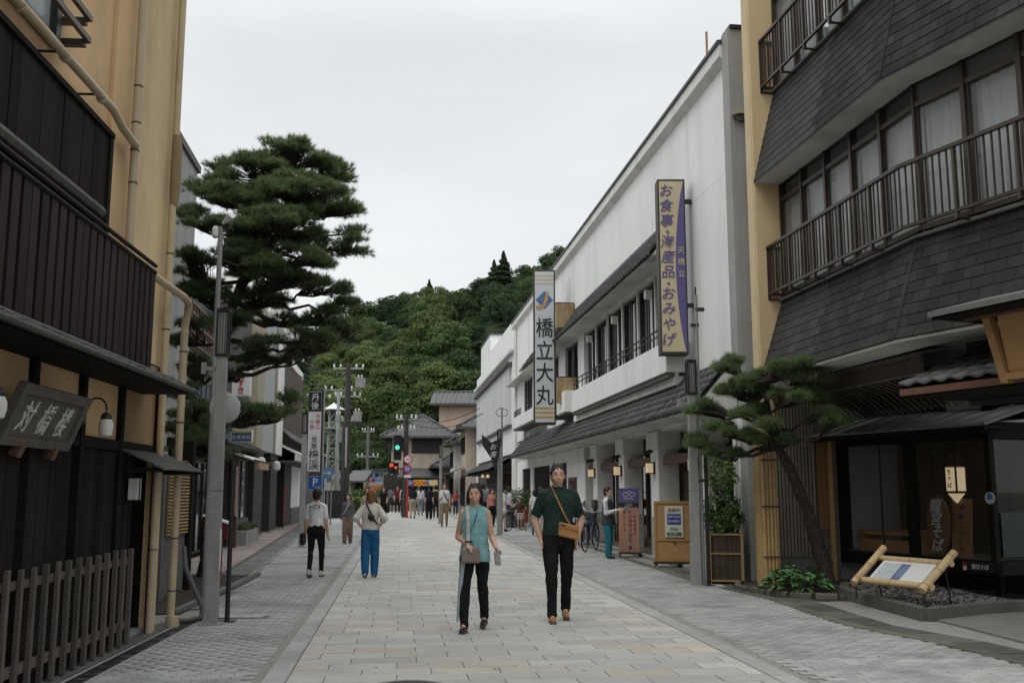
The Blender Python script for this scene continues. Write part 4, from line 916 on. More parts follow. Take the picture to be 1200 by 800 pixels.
# layered shop houses
RH = Frame(*WF.w(-1.1, 54.2)[:2], 6.8)
simple_house('shop_house', 'cream shop house with potted greenery on layered roofs beside the white building', RH, .4, 7, .0, 5.2, 6.1, 7.6, m_housew, .7, True, [('x', .8, 4.4, 4.3, 5.5, m_dkwood, 4), ('x', .4, 4.8, .5, 2.5, m_glassd, 4)])
t = simple_house('shop_house', 'white fronted shop house with a low dark canopy, second beyond the white building', RH, -.1, 6, 5.6, 11.2, 5.2, 6.6, m_white2, .7, True, [('x', 6.5, 10.2, 3.4, 4.6, m_dkwood, 4), ('x', 6, 10.8, .5, 2.5, m_glassd, 4)])
simple_house('shop_house', 'low brown shop house with wide eaves, farthest of the right row', RH, -.8, 6, 11.6, 18, 3.6, 5.3, m_housew, .9, True, [('x', 12.2, 17, .5, 2.5, m_dkwood, 4)])
for i, (u, z, w_) in enumerate(((.2, 3.1, 5.0), (5.8, 2.9, 5.2))):
    q = bthing(RH, 'canopy', ('nearer' if i == 0 else 'farther') + ' sloping tiled canopy over the small shops beside the white building', 'canopy', 0, 0, 0)
    tile_roof(q, -1, -1.2 - .3 * i, z - .5, .3 - .4 * i, z + .1, u, u + w_, .4, 3, m_kawara, m_kawara_s, 0); boxes('post', m_brown, q, (-1.1, -.98, u + .1, u + .22, 0, z - .4), (-1.1, -.98, u + w_ - .3, u + w_ - .18, 0, z - .4))
    boxes('edge_board', m_brown, q, (-1.2 - .3 * i, -1.1 - .3 * i, u, u + w_, z - .64, z - .55))
# ================================================================ RIGHT FOREGROUND: ochre pier, slate skirts, bay windows
RA = Frame(4.05, 17.05, 7.72); RB = Frame(4.71, 12.15, 22.7)
def mitre(v):
    """corner of the two facade sections at depth v behind the skirt edge"""
    a = RA.w(v, 0); b = RB.w(v, 0); d1, d2 = RA.d, RB.d
    den = d1.x * d2.y - d1.y * d2.x; q = b - a; t_ = (q.x * d2.y - q.y * d2.x) / den
    return a + d1 * t_
FAR_U, NEAR_U = -.62, -6.5
T = bthing(RA, 'bay_building', 'ochre building with dark slate skirts, railed bay windows and show window, right foreground', 'building')
Mi = T.matrix_basis if False else (Matrix.Translation(RA.o) @ Matrix.Rotation(RA.a, 4, 'Z')).inverted()
def lw(p, z=None):
    p = Vector(p); 
    if z is not None: p.z = z
    return tuple(Mi @ p)
def sec(v, s, t_):
    """point t_ along section s (0: far one, 1: near one) at depth v"""
    c = mitre(v); e = RA.w(v, FAR_U) if s == 0 else RB.w(v, NEAR_U)
    return e.lerp(c, t_) if s == 0 else c.lerp(e, t_)
# pier fin
boxes('pier', m_yel2, T, (.0, .8, -.62, -.32, 3.38, 12), bevel=.012); boxes('pier_foot', m_yel2, T, (.0, .22, -.62, -.32, 0, 3.38), bevel=.012); boxes('pier_edge', mat('lit tone render edge', (.56, .45, .28), .85, .08, 3), T, (-.012, .03, -.60, -.34, 2.4, 12))  # pier_edge: lit look of the street-facing end put into its colour
# core walls
for s in (0, 1):
    for z0, z1 in ((3.45, 4.72), (6.84, 8.42), (10.5, 12)):
        a, b, c, d = sec(.52, s, 0), sec(.52, s, 1), sec(2.5, s, 1), sec(2.5, s, 0)
        MB().hexa([lw(a, z0), lw(b, z0), lw(c, z0), lw(d, z0)], [lw(a, z1), lw(b, z1), lw(c, z1), lw(d, z1)]).obj('core_wall', m_concd, T)
# slate skirts
def skirt(z0, z1, v0, v1, limit):
    sh = []
    for s in (0, 1):
        p00, p01 = sec(v0, s, 0), sec(v0, s, 1); p10, p11 = sec(v1, s, 0), sec(v1, s, 1)
        for p in (p00, p01): p.z = z0
        for p in (p10, p11): p.z = z1
        MB().quad(lw(p00), lw(p01), lw(p11), lw(p10)).obj('skirt_backing', m_beam, T)
        rows = round((z1 - z0) / .145)
        W0 = (p01 - p00).length
        nrm = (p01 - p00).cross(p10 - p00).normalized()
        if nrm.dot(Vector((-1, -.3, 0))) < 0: nrm = -nrm
        for r in range(rows):
            f0, f1 = r / rows, (r + 1) / rows
            a0, b0 = p00.lerp(p10, f0), p01.lerp(p11, f0); a1, b1 = p00.lerp(p10, f1), p01.lerp(p11, f1)
            W_ = (b0 - a0).length; n = int(W_ / .30) + 2; off = -(.15 if r % 2 else 0)
            for k in range(n):
                x0, x1 = max(0, off + k * .30 + .004), min(W_, off + (k + 1) * .30 - .004)
                if x1 - x0 < .03: continue
                o_ = nrm * (.009 + rnd.uniform(0, .003))
                q = [a0.lerp(b0, x0 / W_) + o_, a0.lerp(b0, x1 / W_) + o_, a1.lerp(b1, x1 / W_) + nrm * .003, a1.lerp(b1, x0 / W_) + nrm * .003]
                q2 = [q[0] - nrm * .010, q[1] - nrm * .010]
                dist = ((q[0] + q[1]) / 2).y
                sh.append((dist, q, q2))
    sh.sort(key=lambda t_: abs(t_[0] - 12.3))
    rest = MB()
    for k, (d, q, q2) in enumerate(sh):
        m_ = MB() if k < limit else rest
        q = [lw(p) for p in q]; q2 = [lw(p) for p in q2]
        i = len(m_.v); m_.v += q + q2; m_.f += [(i, i + 1, i + 2, i + 3), (i + 4, i + 5, i + 1, i), (i + 4, i, i + 3), (i + 1, i + 5, i + 2)]
        if k < limit: m_.obj('shingle', m_shingle, T)
    rest.obj('shingles', m_shingle_s, T, kind='stuff') if rest.v else None
skirt(3.40, 4.70, .0, .42, 150); skirt(6.77, 8.38, .0, .42, 150)
def strip(name, m, v0, v1, z0, z1, **k):
    for s in (0, 1):
        a, b, c, d = sec(v0, s, 0), sec(v0, s, 1), sec(v1, s, 1), sec(v1, s, 0)
        MB().hexa([lw(a, z0), lw(b, z0), lw(c, z0), lw(d, z0)], [lw(a, z1), lw(b, z1), lw(c, z1), lw(d, z1)]).obj(name, m, T, **k)
strip('soffit', m_soffit, .01, .60, 6.74, 6.768); strip('soffit', m_soffit, .02, .6, 3.36, 3.395)
strip('skirt_cap', m_concd, .36, .56, 4.70, 4.735); strip('skirt_cap', m_concd, .36, .56, 8.38, 8.415)
strip('ridge_flashing', m_metal, .0, .04, 6.745, 6.785)
# the hip line where the skirts turn
for z0, z1 in ((3.40, 4.70), (6.77, 8.38)):
    a, b = mitre(.0), mitre(.42); MB().bar(lw(a, z0), lw(b, z1), .045, .03).obj('hip_strip', m_shingle, T)
# bay windows
def bay(z0, z1, zt):
    for s, n in ((0, 5), (1, 8)):
        for k in range(n):
            a, b = sec(.47, s, k / n), sec(.47, s, (k + 1) / n); a2, b2 = sec(.49, s, k / n), sec(.49, s, (k + 1) / n)
            H_ = lambda zz0, zz1, va, vb, ta, tb_: ([lw(sec(va, s, ta), zz0), lw(sec(va, s, tb_), zz0), lw(sec(vb, s, tb_), zz0), lw(sec(vb, s, ta), zz0)], [lw(sec(va, s, ta), zz1), lw(sec(va, s, tb_), zz1), lw(sec(vb, s, tb_), zz1), lw(sec(vb, s, ta), zz1)])
            t0, t1 = k / n, (k + 1) / n
            g = MB().hexa(*H_(z0, zt, .50, .51, t0, t1)).obj('window', m_glassc, T)
            MB().hexa(*H_(zt, z1, .50, .51, t0, t1)).obj('top_light', m_glassd if s == 0 else glass('grey top glass', (.09, .10, .10)), g)
            e = .035 / ((sec(.5, s, 1) - sec(.5, s, 0)).length); 
            MB().hexa(*H_(z0, z1 + .02, .44, .54, t0 - e * .9 if k else t0, t0 + e)).obj('mullion', m_bronze, g)
            MB().hexa(*H_(zt - .035, zt + .035, .455, .535, t0 + e, t1 - e)).obj('transom', m_bronze, g)
            MB().hexa(*H_(z0, z0 + .07, .452, .535, t0 + e, t1 - e)).obj('sill', m_bronze, g)
            MB().hexa(*H_(z1 - .03, z1 + .04, .456, .535, t0 + e, t1 - e)).obj('head', m_bronze, g)
            MB().hexa(*H_(z0 + .07, zt - .035, .475, .50, t0 + e, t0 + 2 * e)).obj('sash', m_bronze, g)
            # curtain with folds
            c = MB(); m_ = 14; pa, pb = sec(.62, s, t0), sec(.62, s, t1); nn = RA.n if s == 0 else RB.n
            for j in range(m_ + 1):
                f = .04 + .92 * j / m_; p = pa.lerp(pb, f) + nn * (.02 * math.sin(j * 2.1 + k))
                c.v += [lw(p, z0), lw(p, zt)]
                if j: i = 2 * j; c.f.append((i - 2, i, i + 1, i - 1))
            if (k + s) % 4 != 3 or s == 0: c.obj('curtain', m_curtain, g, smooth=True)
    strip('room_back', m_darkcol, 1.6, 1.7, z0, z1)
bay(4.80, 6.76, 6.46); bay(8.42, 10.5, 10.1)
# railings
def rails(z0, z1):
    for s in (0, 1):
        a, b = sec(.20, s, 0), sec(.20, s, 1); L = (b - a).length
        MB().bar(lw(a, z1), lw(b, z1), .06, .045).obj('top_rail', m_bronze, T); MB().bar(lw(a, z0), lw(b, z0), .045, .04).obj('bottom_rail', m_bronze, T)
        n = int(L / .108)
        for k in range(n + 1):
            if s and k == 0: continue
            p = a.lerp(b, k / n); big = k % 8 == 0
            MB().bar(lw(p, z0 + .02 if not big else z0 - .1), lw(p, z1 - .02), .045 if big else .02).obj('railing_post' if big else 'baluster', m_bronze, T)
            if big:
                q = sec(.5, s, k / n) if s else sec(.5, 0, k / n); MB().bar(lw(p, z0 - .09), lw(q, z0 - .09), .03).obj('rail_bracket', m_bronze, T)
    p, q = RA.w(.2, FAR_U - .01), RA.w(.5, FAR_U - .01)
    MB().bar(lw(p, z1), lw(q, z1), .05).obj('top_rail', m_bronze, T); MB().bar(lw(p, z0), lw(q, z0), .04).obj('bottom_rail', m_bronze, T)
    for k in range(1, 4): r = p.lerp(q, k / 4); MB().bar(lw(r, z0), lw(r, z1), .02).obj('baluster', m_bronze, T)
rails(4.82, 5.62); rails(8.47, 9.30)
# bamboo cladding at the foot of the pier
t = bthing(RA, 'bamboo_cladding', 'yellow split bamboo cladding around the foot of the ochre pier', 'bamboo cladding', -.03, -.64, 0)
for k in range(4): MB().tube([(-.02 + k * .062, -.02, .02), (-.02 + k * .062, -.02, 2.42 + rnd.uniform(-.01, .01))], .031, 8).obj('bamboo_pole', m_bamboo, t, smooth=True)
for k in range(5): MB().tube([(-.03, .03 + k * .062, .02), (-.03, .03 + k * .062, 2.42)], .031, 8).obj('bamboo_pole', m_bamboo, t, smooth=True)
for z in (.5, 1.3, 2.05): MB().bar((-.06, -.055, z), (.21, -.055, z), .018, .03).obj('binding', m_brown, t)
# recess wall behind the small pine
t = thing('recess_wall', 'dim ribbed wall behind the leaning pine trunk, right of the bamboo cladding', 'wall', (4.40, 17.25, 0), 0)
m_rib = mat('grey brown ribbed wall', (.20, .175, .145), .85, .2, 5, stretch=(6, 6, .6), rand=.1)
boxes('wall', mat('grey brown wall', (.14, .12, .10), .9, .2, 3), t, (0, 1.2, .06, .14, 0, 3.3)); boxes('wall_foot', m_concd, t, (0, 1.1, -.03, .06, 0, .4))
for k in range(14): boxes('batten', m_rib, t, (.01 + k * .058, .05 + k * .058, .02, .06, .45, 3.3))
boxes('timber_post', m_tanwood, t, (1.02, 1.09, -.06, .02, 0, 2.5)); boxes('warm_board', mat('orange brown board', (.16, .085, .04), .7, .2, 5, stretch=up), t, (.84, 1.01, -.0, .05, .9, 2.5))
# show window
SW = Frame(5.52, 17.52, 23.62)
t = bthing(SW, 'show_window', 'black timber show window with bench, lantern and wooden boards inside', 'show window')
UL = -3.38
boxes('floor', mat('show window floor', (.16, .13, .09), .8, .1, 3), t, (.06, 1.3, UL + .05, -.05, .50, .56)); boxes('lower_beam', m_beam, t, (.0, .10, UL, 0, .36, .56), bevel=.006); boxes('lower_beam', m_beam, t, (.10, 1.35, UL, UL + .1, .36, .56))
boxes('lower_beam', m_beam, t, (.10, 1.35, -.1, .0, .36, .56))
boxes('head_beam', m_beam, t, (.0, .12, UL, 0, 2.30, 2.5), bevel=.006); boxes('head_beam', m_beam, t, (.12, 1.35, UL, UL + .12, 2.30, 2.5))
for u in (UL + .05, -1.83, -.05): boxes('post', m_beam, t, (.0, .10, u - .05 - (.03 if u == -1.83 else 0), u + .05 + (.03 if u == -1.83 else 0), .0 if u > -1 else .36, 2.3), bevel=.005)
boxes('post', m_beam, t, (1.25, 1.35, UL, UL + .1, 0, 2.3))
for a, b in ((-1.74, -.11), (UL + .11, -1.92)): boxes('pane', glass('show window glass', (.03, .033, .03), .03, .8, alpha=.12), t, (.05, .058, a, b, .57, 2.29))
boxes('pane', glass('show window side glass', (.03, .033, .03), .03, .8, alpha=.3), t, (.11, 1.24, UL + .04, UL + .048, .57, 2.29))
boxes('back_wall', mat('dark brown inner wall', (.13, .10, .07), .9, .2, 3), t, (1.30, 1.36, UL + .1, 0, .5, 2.5)); boxes('side_wall', m_beam, t, (.1, 1.3, -.06, .0, .56, 2.5)); boxes('ceiling', m_beam, t, (.1, 1.35, UL, 0, 2.5, 2.54))
for k in range(5): boxes('back_board', mat('brown back board', (.15, .105, .07), .8, .2, 3, rand=.3), t, (1.27, 1.30, -1.7 + k * .31, -1.42 + k * .31, .56, 2.2))
boxes('reed_blind', mat('straw blind', (.24, .20, .12), .9, .2, 4, .8, 60, stretch=(1, 1, 25)), t, (1.22, 1.26, UL + .12, UL + .7, .56, 2.2))
boxes('lattice_bar', m_bronze, t, *[(.02, .045, -1.2 + 0 * k, -1.18, .57, 2.29) for k in range(1)])
# under the window; a black slab stands in for the shadow beneath
boxes('support', m_beam, t, (.5, .6, UL + .4, UL + .5, 0, .36)); boxes('support', m_beam, t, (.5, .6, -1.0, -.9, 0, .36))
boxes('under_shadow', mat('shadow black', (.02, .02, .02), .9), t, (1.1, 1.3, UL + .2, .0, 0, .36))
# its roof of thin metal sheets with standing seams
rf = MB().hexa([(-.45, UL - .35, 2.46), (1.5, UL - .35, 3.0), (1.5, .55, 3.0), (-.45, .55, 2.46)], [(-.45, UL - .35, 2.49), (1.5, UL - .35, 3.04), (1.5, .55, 3.04), (-.45, .55, 2.49)]).obj('roof', mat('weathered sheet roof', (.17, .175, .17), .7, .25, 3, .3, 20, stain=(.14, .14, .13), stain_amt=.5, stain_scale=1.2), t)
for k in range(11): u = UL - .3 + k * .4; MB().bar((-.44, u, 2.505), (1.5, u, 3.05), .02, .025).obj('seam', m_concd, rf)
boxes('eave_board', m_beam, t, (-.43, -.40, UL - .33, .53, 2.38, 2.46)); boxes('under_eave', m_beam, t, (-.40, .1, UL - .33, .53, 2.42, 2.455))
boxes('inner_ceiling_post', m_beam, t, (.45, .6, -3.1, -2.9, 2.7, 3.4)); boxes('plaster_panel', m_white, t, (.60, .66, -2.85, -2.1, 2.80, 3.16))
boxes('dark_wall_above', m_darkcol, t, (.7, .8, -4, .6, 2.6, 3.6))
# dark entrance beyond the corner
boxes('side_front', m_beam, t, (1.35, 3.5, UL + .3, UL + .4, 0, 2.6)); boxes('dark_room', m_black, t, (.6, 3.6, UL + .45, 1.5, 2.54, 2.6))
boxes('green_panel', mat('dark green panel', (.012, .028, .022), .5), t, (.12, 1.2, UL - .02, UL - .01, .62, 1.25))
boxes('plaque', m_black, t, (-.012, .0, -3.36, -2.78, .40, .54)); 
letter('龍宮そば', t, m_paper, (-.016, -3.1, .47), .075, rz=-PI / 2); boxes('plaque_label', mat('red seal', (.45, .02, .03), .6), t, (-.018, -.011, -2.85, -2.80, .47, .52)); boxes('plaque_paper', m_paper, t, (-.017, -.0115, -2.855, -2.795, .41, .465))
b = MB().lathe([(.005, 0), (.085, .0), (.085, .006), (.005, .006)], n=20); o = b.obj('round_sticker', mat('white sticker', (.5, .55, .6), .5), t); o.rotation_euler = (0, -PI / 2, 0); o.location = (-.001, -3.34, 1.45)
b = MB().lathe([(.005, 0), (.05, .0), (.05, .009), (.005, .009)], n=20); o = b.obj('sticker_emblem', mat('blue sticker print', (.08, .14, .35), .5), t); o.rotation_euler = (0, -PI / 2, 0); o.location = (-.002, -3.34, 1.47)
# things inside
q = bthing(SW, 'bench', 'pale wooden bench inside the left half of the show window', 'bench', .35, -1.0, .56)
boxes('seat', m_tanwood, q, (.0, .4, -.72, .72, .27, .33)); boxes('front_board', m_tanwood, q, (.02, .05, -.72, .72, .0, .19)); boxes('leg', m_tanwood, q, (.05, .35, -.7, -.62, 0, .27)); boxes('leg', m_tanwood, q, (.05, .35, .62, .7, 0, .27)); boxes('tray', m_tanwood, q, (.1, .32, -.68, -.2, .34, .37))
q = bthing(SW, 'carved_board', 'oval brown wooden board with white brushed writing inside the show window', 'board', .25, -2.12, .57)
me = MB().prism([(.23 * math.cos(a) * (1 + .05 * math.sin(3 * a)), .46 + .46 * math.sin(a)) for a in [k * PI / 9 for k in range(18)]], -.0, .04, 'x').obj('board', mat('oval board wood', (.20, .12, .06), .6, .25, 4, stretch=up), q, bevel=.01)
vtext('龍宮そば', q, m_paper, -.02, 0, .76, .2, .22, rz=-PI / 2, shear=.25, bold=.018)
q = bthing(SW, 'leaning_board', 'slanted orange brown board with a column of dark writing inside the show window', 'board', .25, -2.55, .57)
MB().hexa([(0, -.17, 0), (.04, -.17, 0), (.04, .2, 0), (0, .2, 0)], [(.18, -.06, .86), (.22, -.06, .86), (.22, .30, .86), (.18, .30, .86)]).obj('board', mat('orange board wood', (.27, .15, .07), .6, .2, 4, stretch=up), q, bevel=.006)
for i, ch in enumerate('伊根うらしま'): me = letter(ch, q, m_ink, (.145 - i * .025, .105 - i * .017, .72 - i * .118), .105, rz=-PI / 2)
q = bthing(SW, 'hanging_lantern', 'lit square hanging lantern with black frame inside the show window', 'lantern', .40, -2.38, 1.55)
boxes('shade', mat('warm paper shade', (.78, .60, .38), .6, .08, 4, emit=.5), q, (-.10, .10, -.10, .10, .0, .36))
for x in (-.105, .105):
    for y in (-.105, .105): boxes('frame', m_black, q, (x - .011, x + .011, y - .011, y + .011, -.02, .39))
MB().hexa([(-.01, -.01, -.18), (.01, -.01, -.18), (.01, .01, -.18), (-.01, .01, -.18)], [(-.09, -.09, -.03), (.09, -.09, -.03), (.09, .09, -.03), (-.09, .09, -.03)]).obj('tip', mat('warm paper shade'  , (.78, .60, .38)), q)
boxes('cap', m_black, q, (-.13, .13, -.13, .13, .38, .40), (-.125, .125, -.125, .125, -.035, -.01)); MB().cyl(0, 0, .40, .75, .008).obj('cord', m_black, q)
vtext('生そば', q, m_ink, -.108, .02, .29, .1, .085, rz=-PI / 2)
q = bthing(SW, 'bare_bulb', 'small warm bulb on a cord inside the left half of the show window', 'lamp', .7, -1.15, 2.18); MB().lathe([(.005, -.03), (.03, 0), (.01, .05)]).obj('bulb', m_lit, q); MB().cyl(0, 0, .05, .32, .006).obj('cord', m_black, q)
# eaves between the show window and the slate skirt
A0, B0 = at(930, 468, 16.6), at(1080, 437, 13.0)
t = thing('eave', 'long eave board with slatted underside between slate skirt and show window roof', 'eave', (A0.x, A0.y, 0), 0)
dv = (B0 - A0); dvn = Vector((dv.x, dv.y, 0)).normalized(); nn = Vector((-dvn.y, dvn.x, 0)); nn = nn if nn.x > 0 else -nn
def ev(p): p = Vector(p) - Vector((A0.x, A0.y, 0)); return tuple(p)
m_eaveb = mat('brown fascia board', (.10, .072, .058), .8, .25, 2, stain=(.05, .04, .035), stain_amt=.5)
A1, B1 = A0 + Vector((0, 0, .26)), B0 + Vector((0, 0, .25))
MB().hexa([ev(A0), ev(B0), ev(B0 + nn * .04), ev(A0 + nn * .04)], [ev(A1), ev(B1), ev(B1 + nn * .04), ev(A1 + nn * .04)]).obj('fascia', m_eaveb, t)
for dz in (0, .25): MB().bar(ev(A0 - nn * .012 + Vector((0, 0, dz))), ev(B0 - nn * .012 + Vector((0, 0, dz))), .02, .03).obj('trim', m_concd, t)
MB().hexa([ev(A1 - nn * .05), ev(B1 - nn * .05), ev(B1 + nn * 1.6 + Vector((0, 0, .3))), ev(A1 + nn * 1.3 + Vector((0, 0, .3)))], [ev(A1 - nn * .05 + Vector((0, 0, .03))), ev(B1 - nn * .05 + Vector((0, 0, .03))), ev(B1 + nn * 1.6 + Vector((0, 0, .34))), ev(A1 + nn * 1.3 + Vector((0, 0, .34)))]).obj('cover', m_concd, t)
m_slatw = mat('grey brown slats', (.085, .07, .055), .85, .3, 4, rand=.3)
for k in range(24):
    p = A0.lerp(B0, (k + .5) / 24); MB().tube([ev(p + nn * .05 + Vector((0, 0, .02))), ev(p + nn * .5 + dvn * -.12 + Vector((0, 0, -.08))), ev(p + nn * 1.1 + dvn * -.5 + Vector((0, 0, -.32)))], .022, 5).obj('slat', m_slatw, t)
MB().hexa([ev(A0 + nn * .1 + Vector((0, 0, .05))), ev(B0 + nn * .1 + Vector((0, 0, .05))), ev(B0 + nn * 1.3 + Vector((0, 0, -.22))), ev(A0 + nn * 1.3 + Vector((0, 0, -.22)))], [ev(A0 + nn * .1 + Vector((0, 0, .09))), ev(B0 + nn * .1 + Vector((0, 0, .09))), ev(B0 + nn * 1.3 + Vector((0, 0, -.18))), ev(A0 + nn * 1.3 + Vector((0, 0, -.18)))]).obj('lining', m_beam, t)
# tiled roof over the entrance and its sign
BB = Frame(4.71, 12.0, 22.7)
t = bthing(BB, 'entrance_roof', 'small tiled roof with brown gutter board at the right edge below the slate skirt', 'roof')
tile_roof(t, -1, -.02, 2.80, 1.1, 3.22, -6.2, -.0, .26, 4, m_kawara, m_kawara_s, 300, near=-3)
boxes('fascia', mat('red brown fascia', (.12, .055, .035), .7, .2, 3), t, (-.03, .0, -6.2, .0, 2.68, 2.76)); boxes('underside', m_beam, t, (.0, 1.2, -6.2, .0, 2.66, 2.7)); boxes('body', m_beam, t, (.1, 1.2, -6.2, -.02, 2.7, 2.84)); boxes('back_wall', m_darkcol, t, (1.1, 1.2, -6.2, 0, 2.6, 3.4))
boxes('end_board', m_beam, t, (.0, 1.1, -.02, .02, 2.7, 2.82))
t = bthing(BB, 'shop_sign', 'orange wooden shop sign under its own little roof at the right edge', 'sign', -.32, -1.66, 2.76)
MB().hexa([(.06, -2.6, 0), (.1, -2.6, 0), (.1, -.12, 0), (.06, -.12, 0)], [(-.06, -2.6, .60), (-.02, -2.6, .60), (-.02, -.12, .60), (-.06, -.12, .60)]).obj('board', mat('orange sign wood', (.42, .24, .105), .6, .12, 3, stretch=(1, 1, 5)), t)
MB().hexa([(.03, -.12, -.1), (.13, -.12, -.1), (.13, -.03, -.1), (.03, -.03, -.1)], [(-.10, -.03, .66), (.0, -.03, .66), (.0, .06, .66), (-.10, .06, .66)]).obj('side_frame', m_tanwood, t)
MB().hexa([(.02, -2.6, -.07), (.11, -2.6, -.07), (.11, -.1, -.07), (.02, -.1, -.07)], [(.02, -2.6, .0), (.11, -2.6, .0), (.11, -.1, .0), (.02, -.1, .0)]).obj('lower_frame', m_tanwood, t)
MB().prism([(-.5, .62), (.35, .84), (.35, .90), (-.5, .68)], -3.0, .38, 'y').obj('roof', m_concd, t); boxes('roof_beam', m_brown, t, (-.2, -.1, -2.9, .2, .58, .66)); boxes('roof_beam', m_brown, t, (.1, .2, -2.9, .2, .6, .72)); boxes('roof_lining', m_beam, t, (-.46, .3, -3.0, .36, .60, .635))
me = text_mesh('名', .42, .006, .012, .15); o = ob('lettering', me, m_ink, t, (-.035, -1.0, .3), (PI / 2 - .2, 0, -PI / 2))
me = text_mesh('代', .42, .006, .012, .15); o = ob('lettering', me, m_ink, t, (-.035, -1.5, .3), (PI / 2 - .2, 0, -PI / 2))
# stone plinth with gravel, concrete floor
m_plinth = mat('mossy stone kerb', (.085, .088, .075), .9, .2, 5, .5, 40, stain=(.045, .05, .035), stain_amt=.6, stain_scale=1.5)
t = thing('stone_plinth', 'grey stone plinth edging the gravel below the show window', 'plinth', (4.89, 15.03, 0), 0)
pl_ = [(0, 0), (.15, -2.55), (1.25, -1.86), (2.0, -1.6), (1.5, 1.2), (.35, 1.0)]
for (a, b) in zip(pl_[:3] , pl_[1:4]):
    p, q = Vector((*a, .06)), Vector((*b, .06)); MB().bar(p, q, .14, .17).obj('kerb_stone', m_plinth, t, bevel=.01)
p, q = Vector((.35, 1.0, .06)), Vector((0, 0, .06)); MB().bar(p, q, .14, .17).obj('kerb_stone', m_plinth, t, bevel=.01)
MB().prism(pl_, 0, .10, 'z').obj('bed', m_soil, t)
V = []; Fc = []; ic = bmesh.new(); bmesh.ops.create_icosphere(ic, subdivisions=1, radius=1); iv = np.array([v.co[:] for v in ic.verts]); if_ = np.array([[v.index for v in f.verts] for f in ic.faces]); ic.free()
n = 900; xs = nrs.uniform(.1, 1.7, n); ys = nrs.uniform(-2.3, 1.0, n); ok = ys > -2.45 + (xs - .15) * .65; xs, ys = xs[ok], ys[ok]; n = len(xs)
sc = nrs.uniform(.012, .035, (n, 1, 1)); V = iv[None] * sc * nrs.uniform(.7, 1.3, (n, 12, 1)) * np.array([1, 1, .6]) + np.stack([xs, ys, np.full(n, .105)], 1)[:, None, :]
ob('gravel', fastmesh('gravel', V.reshape(-1, 3), (if_[None] + (np.arange(n) * 12)[:, None, None]).reshape(-1, 3)), m_gravel, t, kind='stuff')
pts = [gp(1090, 724), gp(1200, 708), gp(1330, 720), gp(1330, 800), gp(1200, 752)]
MB().prism([(p.x, p.y) for p in pts], -.05, .006, 'z').obj('concrete_floor', mat('pale concrete floor', (.16, .16, .145), .85, .15, 3, .3, 40, stain=(.12, .12, .10), stain_amt=.5), kind='structure')
# bamboo framed display
TLp, TRp, BLp, BRp = at(1035, 646, 14.2), at(1117, 652, 13.0), at(1003, 683, 13.9), at(1083, 692, 12.7)
t = thing('display_board', 'tilted picture board in a thick bamboo frame on the gravel below the show window', 'display board', ((BLp.x + BRp.x) / 2, (BLp.y + BRp.y) / 2, .1), 0)
o0 = Vector(((BLp.x + BRp.x) / 2, (BLp.y + BRp.y) / 2, .1)); q_ = lambda p: tuple(Vector(p) - o0)
m_bam2 = mat('pale bamboo pole', (.50, .37, .20), .45, .15, 5, .1, 30, stain=(.25, .16, .07), stain_amt=.35, stain_scale=5)
def pole(a, b, r, name='bamboo_pole', par=None):
    a, b = Vector(a), Vector(b); d = (b - a); a -= d * .06; b += d * .06
    p = MB().tube([a, b], r, 12).obj(name, m_bam2, t, smooth=True)
    for f in (.12, .5, .88): c = a.lerp(b, f); MB().tube([c - d.normalized() * .008, c + d.normalized() * .008], r * 1.09, 12).obj('node', mat('bamboo node', (.36, .25, .12), .6), p)
off = Vector((-.02, -.03, .03))
pole(Vector(q_(TLp)) + off, Vector(q_(BLp)) + off, .05); pole(Vector(q_(TRp)) + off, Vector(q_(BRp)) + off, .05)
pole(q_(TLp.lerp(BLp, .2)), q_(TRp.lerp(BRp, .2)), .04); pole(q_(TLp.lerp(BLp, .88)), q_(TRp.lerp(BRp, .88)), .045)
Q = [TLp.lerp(TRp, .12).lerp(BLp.lerp(BRp, .12), .25), TLp.lerp(TRp, .88).lerp(BLp.lerp(BRp, .88), .25), TLp.lerp(TRp, .88).lerp(BLp.lerp(BRp, .88), .85), TLp.lerp(TRp, .12).lerp(BLp.lerp(BRp, .12), .85)]
nq = (Q[1] - Q[0]).cross(Q[3] - Q[0]).normalized(); nq = nq if nq.z > 0 else -nq
MB().hexa([q_(p - nq * .03) for p in Q], [q_(p) for p in Q]).obj('panel', m_paper, t)
Pq = [Q[0].lerp(Q[1], f).lerp(Q[3].lerp(Q[2], f), g_) for f, g_ in ((.40, .12), (.58, .12), (.58, .92), (.40, .92))]
MB().quad(*[q_(p + nq * .003) for p in Pq]).obj('picture', mat('blue print figure', (.12, .17, .27), .6, .6, 9), t)
MB().quad(*[q_(p + nq * .0025) for p in [Q[0].lerp(Q[1], f).lerp(Q[3].lerp(Q[2], f), g_) for f, g_ in ((.06, .12), (.38, .12), (.38, .92), (.06, .92))]]).obj('picture', mat('pale map print', (.42, .45, .47), .6, .25, 12), t)
for p in (BLp.lerp(TLp, .7), BRp.lerp(TRp, .7)): pp = Vector(p); MB().tube([q_(pp), q_((pp.x + .1, pp.y + .1, .1))], .012, 8).obj('leg', m_black, t)
for p in (BLp, BRp): pp = Vector(p); MB().tube([q_(pp), q_((pp.x, pp.y, .1))], .012, 8).obj('leg', m_black, t)
